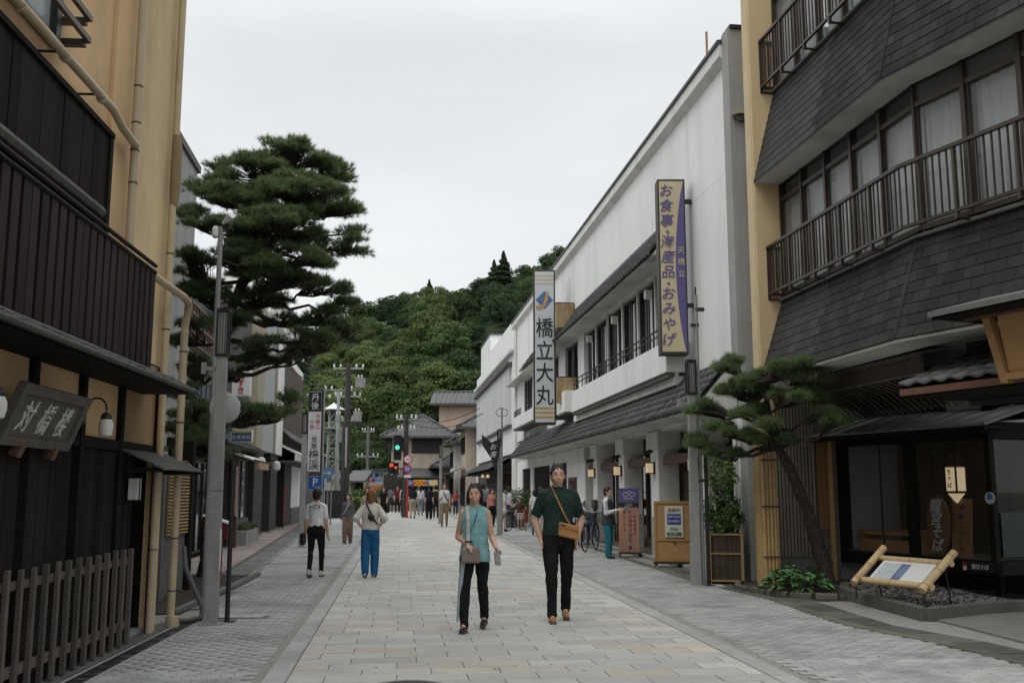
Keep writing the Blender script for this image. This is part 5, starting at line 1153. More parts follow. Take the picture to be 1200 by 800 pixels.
# ================================================================ VEGETATION
def quads_mesh(name, C, Nn, size, m, aspect=1.0):
    """many small leaf quads: centres C, normals Nn, half sizes"""
    n = len(C); r = nrs.normal(size=(n, 3)); Nn = Nn / (np.linalg.norm(Nn, axis=1, keepdims=True) + 1e-9)
    a = np.cross(Nn, r); a /= np.linalg.norm(a, axis=1, keepdims=True) + 1e-9; b = np.cross(Nn, a)
    s = np.asarray(size).reshape(-1, 1) * np.ones((n, 1)); a = a * s; b = b * s * aspect
    V = np.stack([C - a, C - b * .9, C + a, C + b], 1)
    me = fastmesh(name, V.reshape(-1, 3), np.arange(4 * n).reshape(n, 4)); me.materials.append(m); return me
def needle_mesh(name, C, D, m, per=24, ln=.11, wd=.0065):
    """tufts: at each centre a spray of thin needles around direction D"""
    n = len(C); D = D / (np.linalg.norm(D, axis=1, keepdims=True) + 1e-9)
    c = np.repeat(C, per, 0); d = np.repeat(D, per, 0)
    dd = d * .75 + nrs.normal(scale=.62, size=d.shape); dd /= np.linalg.norm(dd, axis=1, keepdims=True)
    L = ln * nrs.uniform(.7, 1.15, (len(c), 1)); base = c - d * .05 * nrs.uniform(0, 1, (len(c), 1))
    s = np.cross(dd, nrs.normal(size=dd.shape)); s /= np.linalg.norm(s, axis=1, keepdims=True) + 1e-9; s = s * wd
    V = np.stack([base - s * .6, base + s * .6, base + dd * L], 1)
    me = fastmesh(name, V.reshape(-1, 3), np.arange(3 * len(c)).reshape(-1, 3)); me.materials.append(m); return me
def wig(a, b, n, amp, sag=0):
    a, b = Vector(a), Vector(b); o = []
    for k in range(n + 1):
        t = k / n; p = a.lerp(b, t); e = math.sin(PI * t) * amp
        o.append(p + Vector((rnd.uniform(-e, e), rnd.uniform(-e, e), rnd.uniform(-e, e) * .7 + sag * math.sin(PI * t))))
    return o
def pine(t, trunk, rad, pads, tufts, per, ln, wd, tip, Yc, twig=.012, clump=1.0):
    o = Vector(t.location); loc = lambda p: Vector(p) - o
    tr = [loc(p) for p in trunk]
    # refine trunk
    pts, rs = [], []
    for k in range(len(tr) - 1):
        for j in range(3):
            f = j / 3; pts.append(tr[k].lerp(tr[k + 1], f) + Vector((rnd.uniform(-.02, .02), rnd.uniform(-.02, .02), 0))); rs.append((rad[k] * (1 - f) + rad[k + 1] * f) * rnd.uniform(.92, 1.1))
    pts.append(tr[-1]); rs.append(rad[-1])
    MB().tube(pts, rs, 10, jit=.10).obj('trunk', m_bark, t, smooth=True)
    CC, DD = [], []; area = sum(p[2] * p[3] for p in pads)
    twigs = MB()
    for (px, py, rx, ry, dY) in pads:
        c = loc(at(px, py, Yc + dY)); k = (Yc + dY) / FOC; Rx, Rz = rx * k, ry * k; Ry = min(Rx, .75) * .9
        # limb from the nearest lower trunk point
        cand = [q for q in range(len(pts)) if pts[q].z < c.z + .25]; cand = cand or [0]
        bq = min(cand, key=lambda q: (pts[q] - c).length + abs(pts[q].z - (c.z - .35)) * .4)
        L = (pts[bq] - c).length; r0 = min(rs[bq] * .55, .018 + .028 * L)
        limb = wig(pts[bq], c + Vector((0, 0, -Rz * .45)), max(4, int(L / .18)), .05 + .05 * L, -.05)
        MB().tube(limb, [r0 * (1 - .72 * i / (len(limb) - 1)) for i in range(len(limb))], 6, jit=.1).obj('limb', m_bark, t, smooth=True)
        n = int(tufts * rx * ry / area); m_ = max(3, int(Rx * Rz * 55)); u = nrs.normal(size=(m_, 3)); u /= np.linalg.norm(u, axis=1, keepdims=True); u[:, 2] = np.abs(u[:, 2]) - .45
        cen = np.array(c) + u * (nrs.uniform(.3, 1.0, (m_, 1)) ** .5) * np.array([Rx, Ry, Rz]); ci = nrs.randint(0, m_, n)
        w_ = nrs.normal(size=(n, 3)); w_ /= np.linalg.norm(w_, axis=1, keepdims=True); w_[:, 2] = np.abs(w_[:, 2]) * .9 - .15
        P = cen[ci] + w_ * nrs.uniform(.2, 1, (n, 1)) * np.array([.25, .25, .16]) * clump; d = w_ * .8 + u[ci] * .6 + np.array([0, 0, .65])
        CC.append(P); DD.append(d)
        for i in range(0, n, 3):
            q = Vector(P[i]); s = limb[rnd.randint(max(0, len(limb) - 3), len(limb) - 1)]
            twigs.tube(wig(s, q, 3, .04), [twig * .8, twig * .6, twig * .45, twig * .3], 3, cap=False)
    twigs.obj('twigs', m_bark, t, kind='stuff')
    C = np.concatenate(CC); D = np.concatenate(DD); sel = nrs.uniform(size=len(C)) < tip
    ob('needles', needle_mesh('needles', C[~sel], D[~sel], m_needle, per, ln, wd), None, t, kind='stuff')
    ob('young_needles', needle_mesh('young_needles', C[sel], D[sel], m_needle2, per, ln, wd), None, t, kind='stuff')
YP = 17.3
t = thing('pine_tree', 'big clipped pine with layered dark needle pads behind the left lamp post', 'pine tree', Vector((at(240, 640, YP).x, YP, 0)), 0)
R_ = lambda: rnd.uniform(-1.1, 1.1)
padsL = [(340, 182, 42, 20, .0), (300, 196, 32, 18, -.3), (386, 200, 26, 20, .3), (250, 226, 34, 16, -.4), (352, 222, 52, 20, -.6), (398, 240, 26, 18, .2), (292, 232, 40, 18, .5), (234, 258, 30, 15, -.7),
         (330, 262, 50, 18, -.9), (276, 268, 34, 14, .4), (408, 288, 26, 10, .0), (382, 300, 34, 13, .5), (350, 300, 40, 14, -.8), (282, 300, 34, 16, -.6), (228, 312, 22, 20, .2), (322, 325, 46, 15, -.5), (246, 338, 32, 15, .5),
         (298, 352, 42, 14, .3), (376, 338, 30, 10, -.2), (388, 372, 26, 13, .1), (408, 388, 17, 12, .3), (268, 378, 26, 15, -.3), (334, 376, 26, 10, .2), (356, 402, 16, 11, .4), (316, 404, 24, 9, -.2), (222, 392, 18, 18, .4), (228, 434, 16, 20, .6),
         (294, 482, 26, 11, -.7), (326, 486, 20, 10, -.4), (228, 490, 28, 26, -.5), (246, 505, 22, 20, -.7), (216, 512, 16, 22, -.4), (236, 522, 26, 18, -.2), (262, 530, 12, 15, .4), (340, 470, 10, 9, -.2), (216, 462, 14, 12, -.2), (420, 270, 14, 8, .2), (258, 200, 18, 12, .2)]
pine(t, [(at(240, 640, YP).x, YP, 0), at(246, 600, YP), at(250, 520, YP), at(256, 440, YP), at(262, 380, YP + .1), at(285, 330, YP + .1), at(318, 290, YP), at(345, 240, YP), at(352, 200, YP)], [.125, .115, .105, .10, .10, .09, .075, .05, .03], [(a, b, c * 1.1, d * 1.75, e) for a, b, c, d, e in padsL] + [(325 + 62 * math.cos(k * 2.4) * (k / 16) ** .5, 265 + 72 * math.sin(k * 2.4) * (k / 16) ** .5, 24, 16, rnd.uniform(-1, 1)) for k in range(16)] + [(370, 392, 26, 20, -.4), (350, 418, 22, 16, .1), (300, 420, 26, 15, .2), (396, 356, 24, 14, .3), (278, 442, 20, 14, .1), (385, 405, 22, 14, -.2), (262, 300, 26, 22, .6), (240, 345, 26, 22, .3)], 17500, 26, .108, .0062, .30, YP)
YQ = 15.6
t = thing('pine_tree', 'small leaning pine with rough bark and feathery crown beside the bamboo cladding', 'pine tree', Vector((at(970, 695, 16.0).x, 16.0, 0)), 0)
padsR = [(905, 440, 30, 14, -.6), (938, 432, 24, 11, -.9), (872, 458, 30, 16, .3), (838, 478, 24, 18, .6), (852, 508, 28, 12, .3), (818, 520, 12, 12, .8), (925, 466, 30, 12, -.7), (952, 488, 30, 9, -.9), (890, 486, 28, 12, -.1), (975, 498, 16, 8, -1.0), (915, 502, 26, 9, -.5), (905, 520, 22, 8, -.2), (845, 535, 18, 9, .5), (960, 448, 16, 9, -.9), (860, 432, 18, 10, .2)]
pine(t, [(at(970, 695, 16.0).x, 16.0, 0), at(966, 660, 16.0), at(952, 612, 15.9), at(932, 562, 15.8), at(912, 524, 15.7), at(902, 492, 15.6), at(898, 462, 15.5), at(900, 445, 15.3)], [.135, .115, .10, .09, .078, .06, .038, .018], [(a, b - 3, c * 1.12, d * 1.35, e) for a, b, c, d, e in padsR], 4300, 24, .115, .0062, .45, YQ, .010, .8)
# leafy plant at the foot of the pine
m_hosta = mat('glossy ground leaf', (.07, .17, .05), .4, .2, 5, rand=.35, spec=.5)
t = thing('leafy_plant', 'low bright green broad leaved plant at the foot of the leaning pine', 'plant', (*gp(934, 696)[:2], 0), 0)
lm = MB(); 
lp = [(0, 0, 0), (.035, .03, .012), (.045, .08, .02), (.03, .13, .012), (0, .17, -.01), (-.03, .13, .012), (-.045, .08, .02), (-.035, .03, .012)]
lm.v = lp + [(0, .08, .0)]; lm.f = [(8, k, (k + 1) % 8) for k in range(8)]
leafm = lm.mesh('leaf', smooth=True); leafm.materials.append(m_hosta)
for k in range(290):
    a = rnd.uniform(0, 2 * PI); r = rnd.uniform(0, 1) ** .5; x, y = r * math.cos(a) * .48, r * math.sin(a) * .42; z = .06 + .36 * (1 - r * r) ** .6 * rnd.uniform(.55, 1.05)
    o = ob('leaf', leafm, None, t, (x, y, z), (rnd.uniform(-.5, .35), rnd.uniform(-.4, .4), math.atan2(-x, y) + rnd.uniform(-.9, .9))); s = rnd.uniform(.5, .9); o.scale = (s, s, s)
for k in range(22): a = rnd.uniform(0, 6.28); MB().tube([(0, 0, 0), (.2 * math.cos(a), .18 * math.sin(a), .22)], .006, 4).obj('stem', m_leaf, t)
t = thing('planting_bed', 'mulch bed with rough stone edging around the leaning pine', 'flower bed', (*gp(950, 690)[:2], 0), 0)
bm = bmesh.new(); bmesh.ops.create_grid(bm, x_segments=30, y_segments=30, size=.5)
for v_ in bm.verts:
    x, y = v_.co.x, v_.co.y; r = math.hypot(x, y) * 2; e = max(0, 1 - r ** 3)
    v_.co = Vector((x * 2.6, y * 3.4, e * .13 - .03 + .03 * noise.noise(Vector((x * 14, y * 14, 0)))))
me = bpy.data.meshes.new('soil'); bm.to_mesh(me); bm.free(); ob('soil', me, m_soil, t)
for k in range(20):
    a = 2 * PI * k / 20; p = Vector((1.12 * math.cos(a), 1.5 * math.sin(a), .02)); q = Vector((1.12 * math.cos(a + .27), 1.5 * math.sin(a + .27), .02)); MB().bar(p, q, .09, .09 + rnd.uniform(0, .04)).obj('edging_stone', m_mossk, t, bevel=.015)
# shrub in a wattle planter
t = thing('wattle_planter', 'tall wooden planter of upright twigs with light frame in front of the white corner', 'planter', (*gp(850, 682)[:2], 0), math.radians(-6))
m_twig = mat('twig wood', (.10, .075, .055), .9, .35, 5, rand=.4)
for k in range(15):
    for (x0, y0, x1, y1) in ((-.26, -.24, .26, -.24), (-.26, .24, .26, .24), (-.26, -.24, -.26, .24), (.26, -.24, .26, .24)):
        f = (k + .5) / 15; MB().tube([(x0 + (x1 - x0) * f, y0 + (y1 - y0) * f, .03), (x0 + (x1 - x0) * f, y0 + (y1 - y0) * f, .82)], .017, 5).obj('twig', m_twig, t)
for z in (.05, .5, .82):
    for (a, b) in (((-.28, -.26), (.28, -.26)), ((-.28, .26), (.28, .26)), ((-.28, -.26), (-.28, .26)), ((.28, -.26), (.28, .26))): MB().bar((*a, z), (*b, z), .035, .03).obj('frame', m_bamboo, t)
for x in (-.27, .27):
    for y in (-.25, .25): MB().bar((x, y, 0), (x, y, .86), .04).obj('corner_post', m_bamboo, t)
boxes('soil', m_soil, t, (-.25, .25, -.23, .23, .6, .76))
def shrub(t, cx, cy, cz, rx, ry, rz, n, size, m1, m2, z0=0):
    tw = MB()
    for k in range(12): a = rnd.uniform(0, 6.28); tw.tube(wig((cx, cy, z0), (cx + rx * .6 * math.cos(a), cy + ry * .6 * math.sin(a), cz + rnd.uniform(-.2, .7) * rz), 4, .05), [.014, .011, .008, .006, .004], 4)
    tw.obj('stems', m_bark, t)
    u = nrs.normal(size=(n, 3)); u /= np.linalg.norm(u, axis=1, keepdims=True); f = np.array([noise.noise(Vector(q * 2.2) + Vector((cx, cy, 1))) for q in u])
    P = np.array([cx, cy, cz]) + u * (nrs.uniform(.45, 1, (n, 1)) ** .5) * (1 + .45 * f[:, None]) * np.array([rx, ry, rz]); Nn = u + nrs.normal(scale=.6, size=u.shape) + np.array([0, 0, .5])
    s = nrs.uniform(size=n) < .3
    ob('leaves', quads_mesh('leaves', P[~s], Nn[~s], size * nrs.uniform(.7, 1.2, (~s).sum()), m1, .55), None, t, kind='stuff')
    ob('light_leaves', quads_mesh('light_leaves', P[s], Nn[s], size * nrs.uniform(.7, 1.2, s.sum()), m2, .55), None, t, kind='stuff')
t = thing('shrub', 'bushy green shrub growing in the wattle planter behind the black pole', 'shrub', (*gp(850, 682)[:2], .74), 0)
shrub(t, 0, 0, .38, .36, .34, .40, 1500, .045, m_leaf, m_leaf_l); shrub(t, .0, .05, 1.1, .3, .3, .36, 700, .04, m_leaf_l, m_leaf)
t = thing('shrub', 'potted greenery beside the bicycles outside the far shop', 'shrub', (*gp(606, 617)[:2], 0), 0); shrub(t, 0, 0, 1.1, 1.1, .8, .55, 1500, .07, m_leaf, m_leaf_l); boxes('pot', m_concd, t, (-.4, .4, -.3, .3, 0, .5))
t = thing('planter_plant', 'dark leaves in the long grey planter on the left', 'plant', PLANTER_L.matrix_basis @ Vector((.18, 0, .42)) if False else LR.w(.3, 6.8, .42), LR.a); shrub(t, 0, 0, .1, .18, 1.1, .16, 500, .04, m_leaf, m_leaf)
# ================================================================ HILL with woods
HX = [(-400, 8), (-120, 10), (-62, 14)]
ridge_px = [(250, 425), (300, 415), (345, 396), (400, 372), (432, 362), (470, 357), (500, 342), (540, 336), (575, 326), (620, 314), (650, 306), (672, 300), (720, 290)]
YR = 185.0
rid = [(-400., 4.), (-160., 10.)] + [(at(x, y, YR).x, at(x, y, YR).z - 4.0) for x, y in ridge_px] + [(60., 50.), (110., 58.), (200., 45.), (420., 20.)]
rx_, rz_ = np.array([a for a, b in rid]), np.array([b for a, b in rid])
def hill_z(x, y):
    r = np.interp(x * YR / max(y, 60.0) if y < YR else x, rx_, rz_); t_ = (y - 97) / (YR - 97)
    if t_ <= 0: return -.1
    f = (t_ ** 1.0) if t_ < 1 else max(0, 1 - (t_ - 1) * .5)
    return r * (f if t_ >= 1 else (1 - (1 - t_) ** 1.6) * .55 + t_ * .45) + 1.6 * noise.noise(Vector((x * .04, y * .04, 0))) * min(1, t_ * 3)
bm = bmesh.new(); bmesh.ops.create_grid(bm, x_segments=110, y_segments=44, size=.5)
for v_ in bm.verts:
    x = v_.co.x * 620; y = 97 + (v_.co.y + .5) * 230; v_.co = Vector((x, y, hill_z(x, y)))
me = bpy.data.meshes.new('hill'); bm.to_mesh(me); bm.free(); me.polygons.foreach_set('use_smooth', [True] * len(me.polygons))
ob('hill', me, mat('dark undergrowth', (.03, .052, .02), 1, .4, .6, .8, 3), kind='structure')
def crown_mesh(name, R, H, nl, nq, size, m, cone=False, seed=0, trunk=True):
    rs = np.random.RandomState(seed + 40); P, Nn = [], []
    if cone:
        n = nq; h = rs.uniform(0, 1, n) ** 1.3; a = rs.uniform(0, 6.283, n); rr = R * (1 - h) * (.75 + .35 * np.sin(h * 34 + a * .7)) * rs.uniform(.6, 1, n)
        P = np.stack([rr * np.cos(a), rr * np.sin(a), H * .12 + h * H * .9], 1); Nn = np.stack([np.cos(a), np.sin(a), np.full(n, .6)], 1) + rs.normal(scale=.45, size=(n, 3))
    else:
        for k in range(nl):
            a = rs.uniform(0, 6.283); q = rs.uniform(0, 1) ** .6; zz = rs.uniform(.28, 1.0)
            lr = R * rs.uniform(.26, .44); wr = R * q * .72 * (1.1 - abs(zz - .5) * .9)
            c = np.array([wr * math.cos(a), wr * math.sin(a), H * (.2 + .62 * zz * (1 - .35 * q))])
            n = nq // nl; u = rs.normal(size=(n, 3)); u /= np.linalg.norm(u, axis=1, keepdims=True); u[:, 2] = np.where(u[:, 2] < -.3, -u[:, 2], u[:, 2])
            P.append(c + u * lr * rs.uniform(.75, 1.06, (n, 1)) * np.array([1, 1, .72])); Nn.append(u + rs.normal(scale=.38, size=(n, 3)))
        P = np.concatenate(P); Nn = np.concatenate(Nn)
    q = quads_mesh(name, P, Nn, size * rs.uniform(.65, 1.25, len(P)), m, .8)
    return q
m_f1 = mat('deep green foliage', (.046, .078, .032), .8, .25, .25, rand=.35, island=.22, spec=.15, leafy=.25)
m_f2 = mat('mid green foliage', (.062, .098, .036), .8, .25, .25, rand=.35, island=.22, spec=.15, leafy=.25)
m_f3 = mat('light bamboo green foliage', (.105, .145, .048), .8, .2, .25, rand=.25, island=.22, spec=.15, leafy=.25)
m_f4 = mat('blackish green foliage', (.038, .066, .030), .8, .25, .25, rand=.3, island=.22, spec=.15, leafy=.25)
crowns = {}
for i, mm in enumerate((m_f1, m_f2, m_f3, m_f4)):
    crowns[i] = [crown_mesh('crown', 3.1, 6.4, 24 + 5 * j, 3600, .135, mm, seed=i * 5 + j) for j in range(3)]
spots = []
hr = random.Random(21)
y = 101.0
while y < 196:
    st_ = 3.75 + (y - 100) * .008
    x0, x1 = (250 - 600) / FOC * y, (740 - 600) / FOC * y
    x = x0 + hr.uniform(0, st_)
    while x < x1:
        spots.append((x + hr.uniform(-1.2, 1.2), y + hr.uniform(-1.5, 1.5))); x += st_ * 1.25
    y += st_ * 1.22
def proj_px(p):
    Zc = p[2] - EYE; d = p[1] * math.cos(PITCH) + Zc * math.sin(PITCH); u = -p[1] * math.sin(PITCH) + Zc * math.cos(PITCH)
    return 600 + FOC * p[0] / d, 400 - FOC * u / d
names = ['deep green broadleaf tree in the wooded hillside', 'mid green broadleaf tree in the wooded hillside', 'light yellow green bamboo like tree on the hillside', 'blackish green tree in a fold of the hillside']
print('hillside trees', len(spots))
for (x, y) in spots:
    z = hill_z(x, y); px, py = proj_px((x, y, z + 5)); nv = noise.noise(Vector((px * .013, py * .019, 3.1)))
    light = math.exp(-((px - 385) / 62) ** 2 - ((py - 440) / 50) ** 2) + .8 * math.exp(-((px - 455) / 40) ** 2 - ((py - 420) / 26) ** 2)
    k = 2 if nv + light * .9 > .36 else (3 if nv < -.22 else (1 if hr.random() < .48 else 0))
    s = hr.uniform(.68, 1.18)
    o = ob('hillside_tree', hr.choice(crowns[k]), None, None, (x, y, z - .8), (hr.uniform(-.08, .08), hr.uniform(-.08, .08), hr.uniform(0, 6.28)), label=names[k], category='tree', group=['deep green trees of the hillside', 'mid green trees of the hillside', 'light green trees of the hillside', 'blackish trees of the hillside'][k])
    o.scale = (s * hr.uniform(.9, 1.25), s * hr.uniform(.9, 1.25), s * hr.uniform(.8, 1.25))
cone = crown_mesh('cone', 3.3, 8, 0, 2300, .34, m_f4, True, 3)
for i, (px, py, h, lab) in enumerate(((579, 300, 1.0, 'tall dark cypress on the ridge, left one of the pair'), (590, 290, 1.15, 'tallest dark cypress on the ridge, right one of the pair'), (686, 262, .9, 'dark cypress on the ridge just above the white roofline'), (503, 322, .6, 'small round topped dark tree alone on the ridge'), (612, 306, .7, 'short pointed cypress right of the tall pair on the ridge'))):
    h *= .72; p = at(px, py + 6, 178); t = thing('cypress_tree', lab, 'tree', (p.x, 178, p.z - 8 * h), 0)
    o = ob('crown', cone, None, t); o.scale = (h, h, h); MB().cyl(0, 0, -3, 7 * h, .3, .1, 6).obj('trunk', m_bark, t)
# ================================================================ STREET FURNITURE
def street_lamp(x, y, label, side=1, scale=1.0):
    t = thing('street_lamp', label, 'street lamp', (x, y, 0), ST.a, 'grey street lamps with black lanterns')
    b = MB().hexa([(-.078, -.07, .0), (.078, -.07, .0), (.078, .07, .0), (-.078, .07, .0)], [(-.06, -.055, 3.18), (.06, -.055, 3.18), (.06, .055, 3.18), (-.06, .055, 3.18)]).obj('post', m_post, t, bevel=.006)
    boxes('base_plate', m_post, t, (-.13, .13, -.11, .11, .0, .015)); boxes('joint', m_metal, b, (-.071, .071, -.065, .065, 1.55, 1.556)); boxes('hatch', m_paper, b, (.070, .0775, -.03, .03, .62, 1.1)) if side > 0 else boxes('hatch', m_post, b, (-.05, .05, -.077, -.07, .5, .8))
    l = boxes('lantern_glass', mat('ribbed lantern glass', (.20, .20, .19), .3, .3, 9, stretch=(14, 14, .3)), t, (-.055, .055, -.05, .05, 3.2, 3.72))
    for sx in (-1, 1):
        for sy in (-1, 1): boxes('lantern_frame', m_black, l, (sx * .067 - .012, sx * .067 + .012, sy * .062 - .012, sy * .062 + .012, 3.17, 3.76))
    for z in (3.17, 3.73): boxes('lantern_frame', m_black, l, (-.078, .078, -.074, .074, z, z + .035))
    for k in range(3): boxes('lantern_bar', m_black, l, (-.036 + k * .033, -.03 + k * .033, -.056, -.050, 3.2, 3.73))
    boxes('side_bracket', m_post, t, (-.22, -.07, -.02, .02, 3.0, 3.05), (-.24, -.19, -.03, .03, 2.96, 3.10)); return t
P = gp(247, 731); LAMP = street_lamp(P.x, P.y, 'tall grey street lamp with black lantern, nearest one on the left')
def thin_pole(name, label, cat, p, z0, z1, r, m=None, group=None):
    t = thing(name, label, cat, (p[0], p[1], 0), 0, group); MB().cyl(0, 0, z0, z1, r, r * .9, 10).obj('pole', m or m_post, t, smooth=True); return t
P2 = Vector((P.x + .12, P.y + .25, 0)); t = thin_pole('post', 'short black pole standing just behind the left street lamp', 'pole', P2, 0, 1.95, .03, m_black)
boxes('foot_plate', m_black, t, (-.1, .1, -.08, .08, 0, .01))
P3 = at(252, 420, 13.6); t = thin_pole('camera_pole', 'slim grey pole with a white camera and siren in front of the pine crown', 'pole', (P3.x, 13.6), 0, at(254, 266, 13.6).z, .038)
zt = at(254, 266, 13.6).z; MB().lathe([(.02, -.14), (.05, -.12), (.05, .0), (.03, .03)], (-.07, 0, zt - .02)).obj('camera', m_paper, t, smooth=True)
MB().tube([(.03, 0, zt + .05), (.16, -.08, zt + .15)], [.02, .055], 10).obj('horn', m_white2, t, smooth=True); boxes('bracket', m_metal, t, (-.12, .12, -.02, .02, zt - .03, zt)); MB().tube([(0, 0, zt - .45), (.25, 0, zt - .55), (.42, 0, zt - .5)], .006, 5).obj('cable', m_black, t)
P = gp(816, 686); t = dup(LAMP, (P.x, P.y, 0), label='grey street lamp with black lantern below the purple sign on the right')
t = thin_pole('sign_pole', 'slim grey pole clamped beside the right street lamp with small fittings on top', 'pole', (P.x + .13, P.y + .05), 0, 4.9, .035)
for z in (1.7, 2.9): boxes('clamp', m_metal, t, (-.18, .05, -.05, .05, z, z + .04))
boxes('fitting', m_metal, t, (-.02, .14, -.03, .03, 4.62, 4.68)); boxes('fitting', m_metal, t, (-.1, .04, -.03, .03, 4.35, 4.4)); MB().cyl(0, 0, 4.9, 5.05, .015).obj('tip', m_metal, t)
pb = gp(831, 686); t = thin_pole('post', 'slim black pole right of the grey street lamp before the wattle planter', 'pole', pb, 0, 2.45, .034, m_black); MB().cyl(0, 0, 2.45, 2.47, .045).obj('cap', m_black, t); boxes('foot_plate', m_black, t, (-.16, .1, -.1, .1, 0, .01))
boxes('footing_pad', m_concrete, None, (P.x - .35, P.x + .45, P.y - .22, P.y + .22, -.03, .006), kind='structure')
pl = gp(262, 722); boxes('footing_pad', m_concrete, None, (pl.x - .2, pl.x + .5, pl.y - .12, pl.y + .2, -.03, .006), kind='structure')
for (px, Y, lab) in ((355, 28.5, 'grey street lamp with black lantern beside the tall inn sign'), (585, 36.5, 'grey street lamp in front of the second white building'), (516, 49, 'farthest grey street lamp on the right, before the small shops')):
    q = at(px, 575, Y); dup(LAMP, (q.x, q.y, 0), label=lab)
q = at(588, 575, 37.5); t = thin_pole('sign_pole', 'slim pole with ornamental ring and fish shaped shop sign before the second white building', 'pole', q, 0, at(588, 478, 37.5).z, .04)
z = at(588, 483, 37.5).z; MB().tube([(.22 * math.cos(k * PI / 8), 0, z + .16 * math.sin(k * PI / 8)) for k in range(17)], .012, 5).obj('ring', m_metal, t)
t = thing('hanging_sign', 'dark leaf shaped hanging sign with pale writing before the second white building', 'sign', at(579, 533, 36), 0)
MB().prism([(-.45, .75), (-.1, .45), (.25, .62), (.2, .05), (.05, -.6), (-.12, -.1), (-.42, .35)], -.03, .03, 'y').obj('board', m_black, t); vtext('お茶', t, m_paper, -.02, -.04, .3, .28, .24, shear=.3)
# utility poles
m_upole = mat('old concrete pole', (.15, .145, .135), .9, .15, 2); m_udark = mat('dark pole', (.045, .042, .038), .8, .2, 2); m_lgt = mat('light galvanised steel', (.32, .33, .33), .5, .1, 3)
def upole(px, y0, Y, r, label, arms=(), m=None, lean=0):
    b = at(px, 575, Y); z1 = at(px, y0, Y).z; t = thing('utility_pole', label, 'utility pole', (b.x, Y, 0), 0)
    MB().tube([(0, 0, 0), (lean, 0, z1)], [r, r * .7], 8).obj('pole', m or m_upole, t, smooth=True)
    for (dz, w_) in arms:
        a = boxes('cross_arm', m_lgt, t, (-w_, w_, -.05, .05, z1 - dz, z1 - dz + .09))
        for k in (-1, -.55, .55, 1): MB().lathe([(.02, 0), (.07, .05), (.05, .12), (.07, .17), (.02, .24)], (k * w_ * .95, 0, z1 - dz + .09), 8).obj('insulator', m_lampw, a)
    return t, z1
t, z1 = upole(405, 426, 62, .24, 'tall utility pole with two grey transformers at the far end of the street', ((.35, .95), (2.1, .8), (3.6, .6)), m_udark)
for (dx, dz, r, h) in ((.75, .9, .32, .62), (.62, 3.0, .27, .62), (-.55, 3.2, .2, .45)):
    q = MB().cyl(dx, 0, z1 - dz - h, z1 - dz, r, r, 12).obj('transformer', m_post, t, smooth=True)
    for k in (-.1, .1): MB().lathe([(.03, 0), (.05, .08), (.03, .2)], (dx + k, -.1, z1 - dz), 8).obj('bushing', m_lampw, q)
MB().tube([(0, -.2, 3), (.0, -.2, z1 - 4)], .07, 6).obj('cable_pipe', m_lgt, t)
t, z1 = upole(394, 456, 66, .15, 'pale slim pole with a small antenna bar beside the lattice tower', ((.1, .9),), m_lgt); boxes('box', m_post, t, (.1, .45, -.15, .15, z1 - 3.5, z1 - 2.6))
upole(430, 499, 84, .15, 'short distant pole against the dark green hill', ((.5, .5), (2.6, .9)))
t_sig, z1 = upole(475, 487, 60, .19, 'dark pole carrying the green traffic light and wires at the junction', ((.25, .6), (.9, .5)), m_udark)
upole(401, 494, 58, .13, 'dark thin pole directly left of the tall utility pole', (), m_udark)
# lattice fire watch tower
Y = 70; a, b = at(381.5, 575, Y), at(396, 575, Y); zt = at(388, 480, Y).z; zc = at(387, 472, Y).z; w_ = (b.x - a.x) / 2
t = thing('watch_tower', 'slender lattice fire watch tower with a white conical cap left of the utility pole', 'tower', ((a.x + b.x) / 2, Y, 0), 0)
L4 = [(-1, -1), (1, -1), (1, 1), (-1, 1)]
for (sx, sy) in L4: MB().bar((sx * w_, sy * w_, 0), (sx * w_ * .6, sy * w_ * .6, zt), .09).obj('leg', m_lgt, t)
for k in range(8):
    f, g_ = k / 8, (k + 1) / 8; A = w_ * (1 - .4 * f); B = w_ * (1 - .4 * g_)
    for i in range(4):
        p, q = L4[i], L4[(i + 1) % 4]; MB().bar((p[0] * A, p[1] * A, f * zt), (q[0] * B, q[1] * B, g_ * zt), .05).bar((p[0] * B, p[1] * B, g_ * zt), (q[0] * B, q[1] * B, g_ * zt), .05).obj('brace', m_lgt, t)
MB().lathe([(.9, zt), (.5, zt + .18), (.03, zc), (.01, zc + .05)], n=8).obj('cap', m_paper, t)
boxes('platform', m_lgt, t, (-.75, .75, -.75, .75, zt - 1.35, zt - 1.28)); MB().lathe([(.05, -.5), (.2, -.4), (.16, 0), (.02, .05)], (0, 0, zt - .1), 10).obj('bell', m_bronze, t)
# wires
def wire(p, q, sag, label):
    p, q = Vector(p), Vector(q); t = thing('overhead_wire', label, 'wire', p, 0, 'overhead wires over the far end of the street')
    MB().tube([(q - p) * (k / 10) + Vector((0, 0, -sag * 4 * (k / 10) * (1 - k / 10))) for k in range(11)], .022, 4, cap=False).obj('wire', m_black, t)
W_ = [((402, 428, 62), (357, 424, 30), .3, 'wire from the utility pole top to the left shops'), ((406, 436, 62), (345, 450, 40), .3, 'second wire from the utility pole to the left shops'), ((408, 494, 62), (475, 489, 60), .2, 'wire between the tall utility pole and the signal pole'), ((475, 489, 60), (562, 478, 55), .5, 'wire from the signal pole up to the white building'),
      ((475, 493, 60), (566, 484, 52), .6, 'lower wire from the signal pole to the white building'), ((406, 500, 62), (475, 497, 60), .3, 'lowest wire between the utility pole and the signal pole'), ((408, 455, 62), (340, 432, 33), .4, 'wire crossing in front of the light green trees'), ((405, 520, 62), (520, 530, 78), .2, 'wire running low toward the beige house'), ((405, 540, 62), (350, 525, 50), .2, 'low wire on the left of the utility pole')]
for (p, q, s, l) in W_: wire(at(*p), at(*q), s, l)
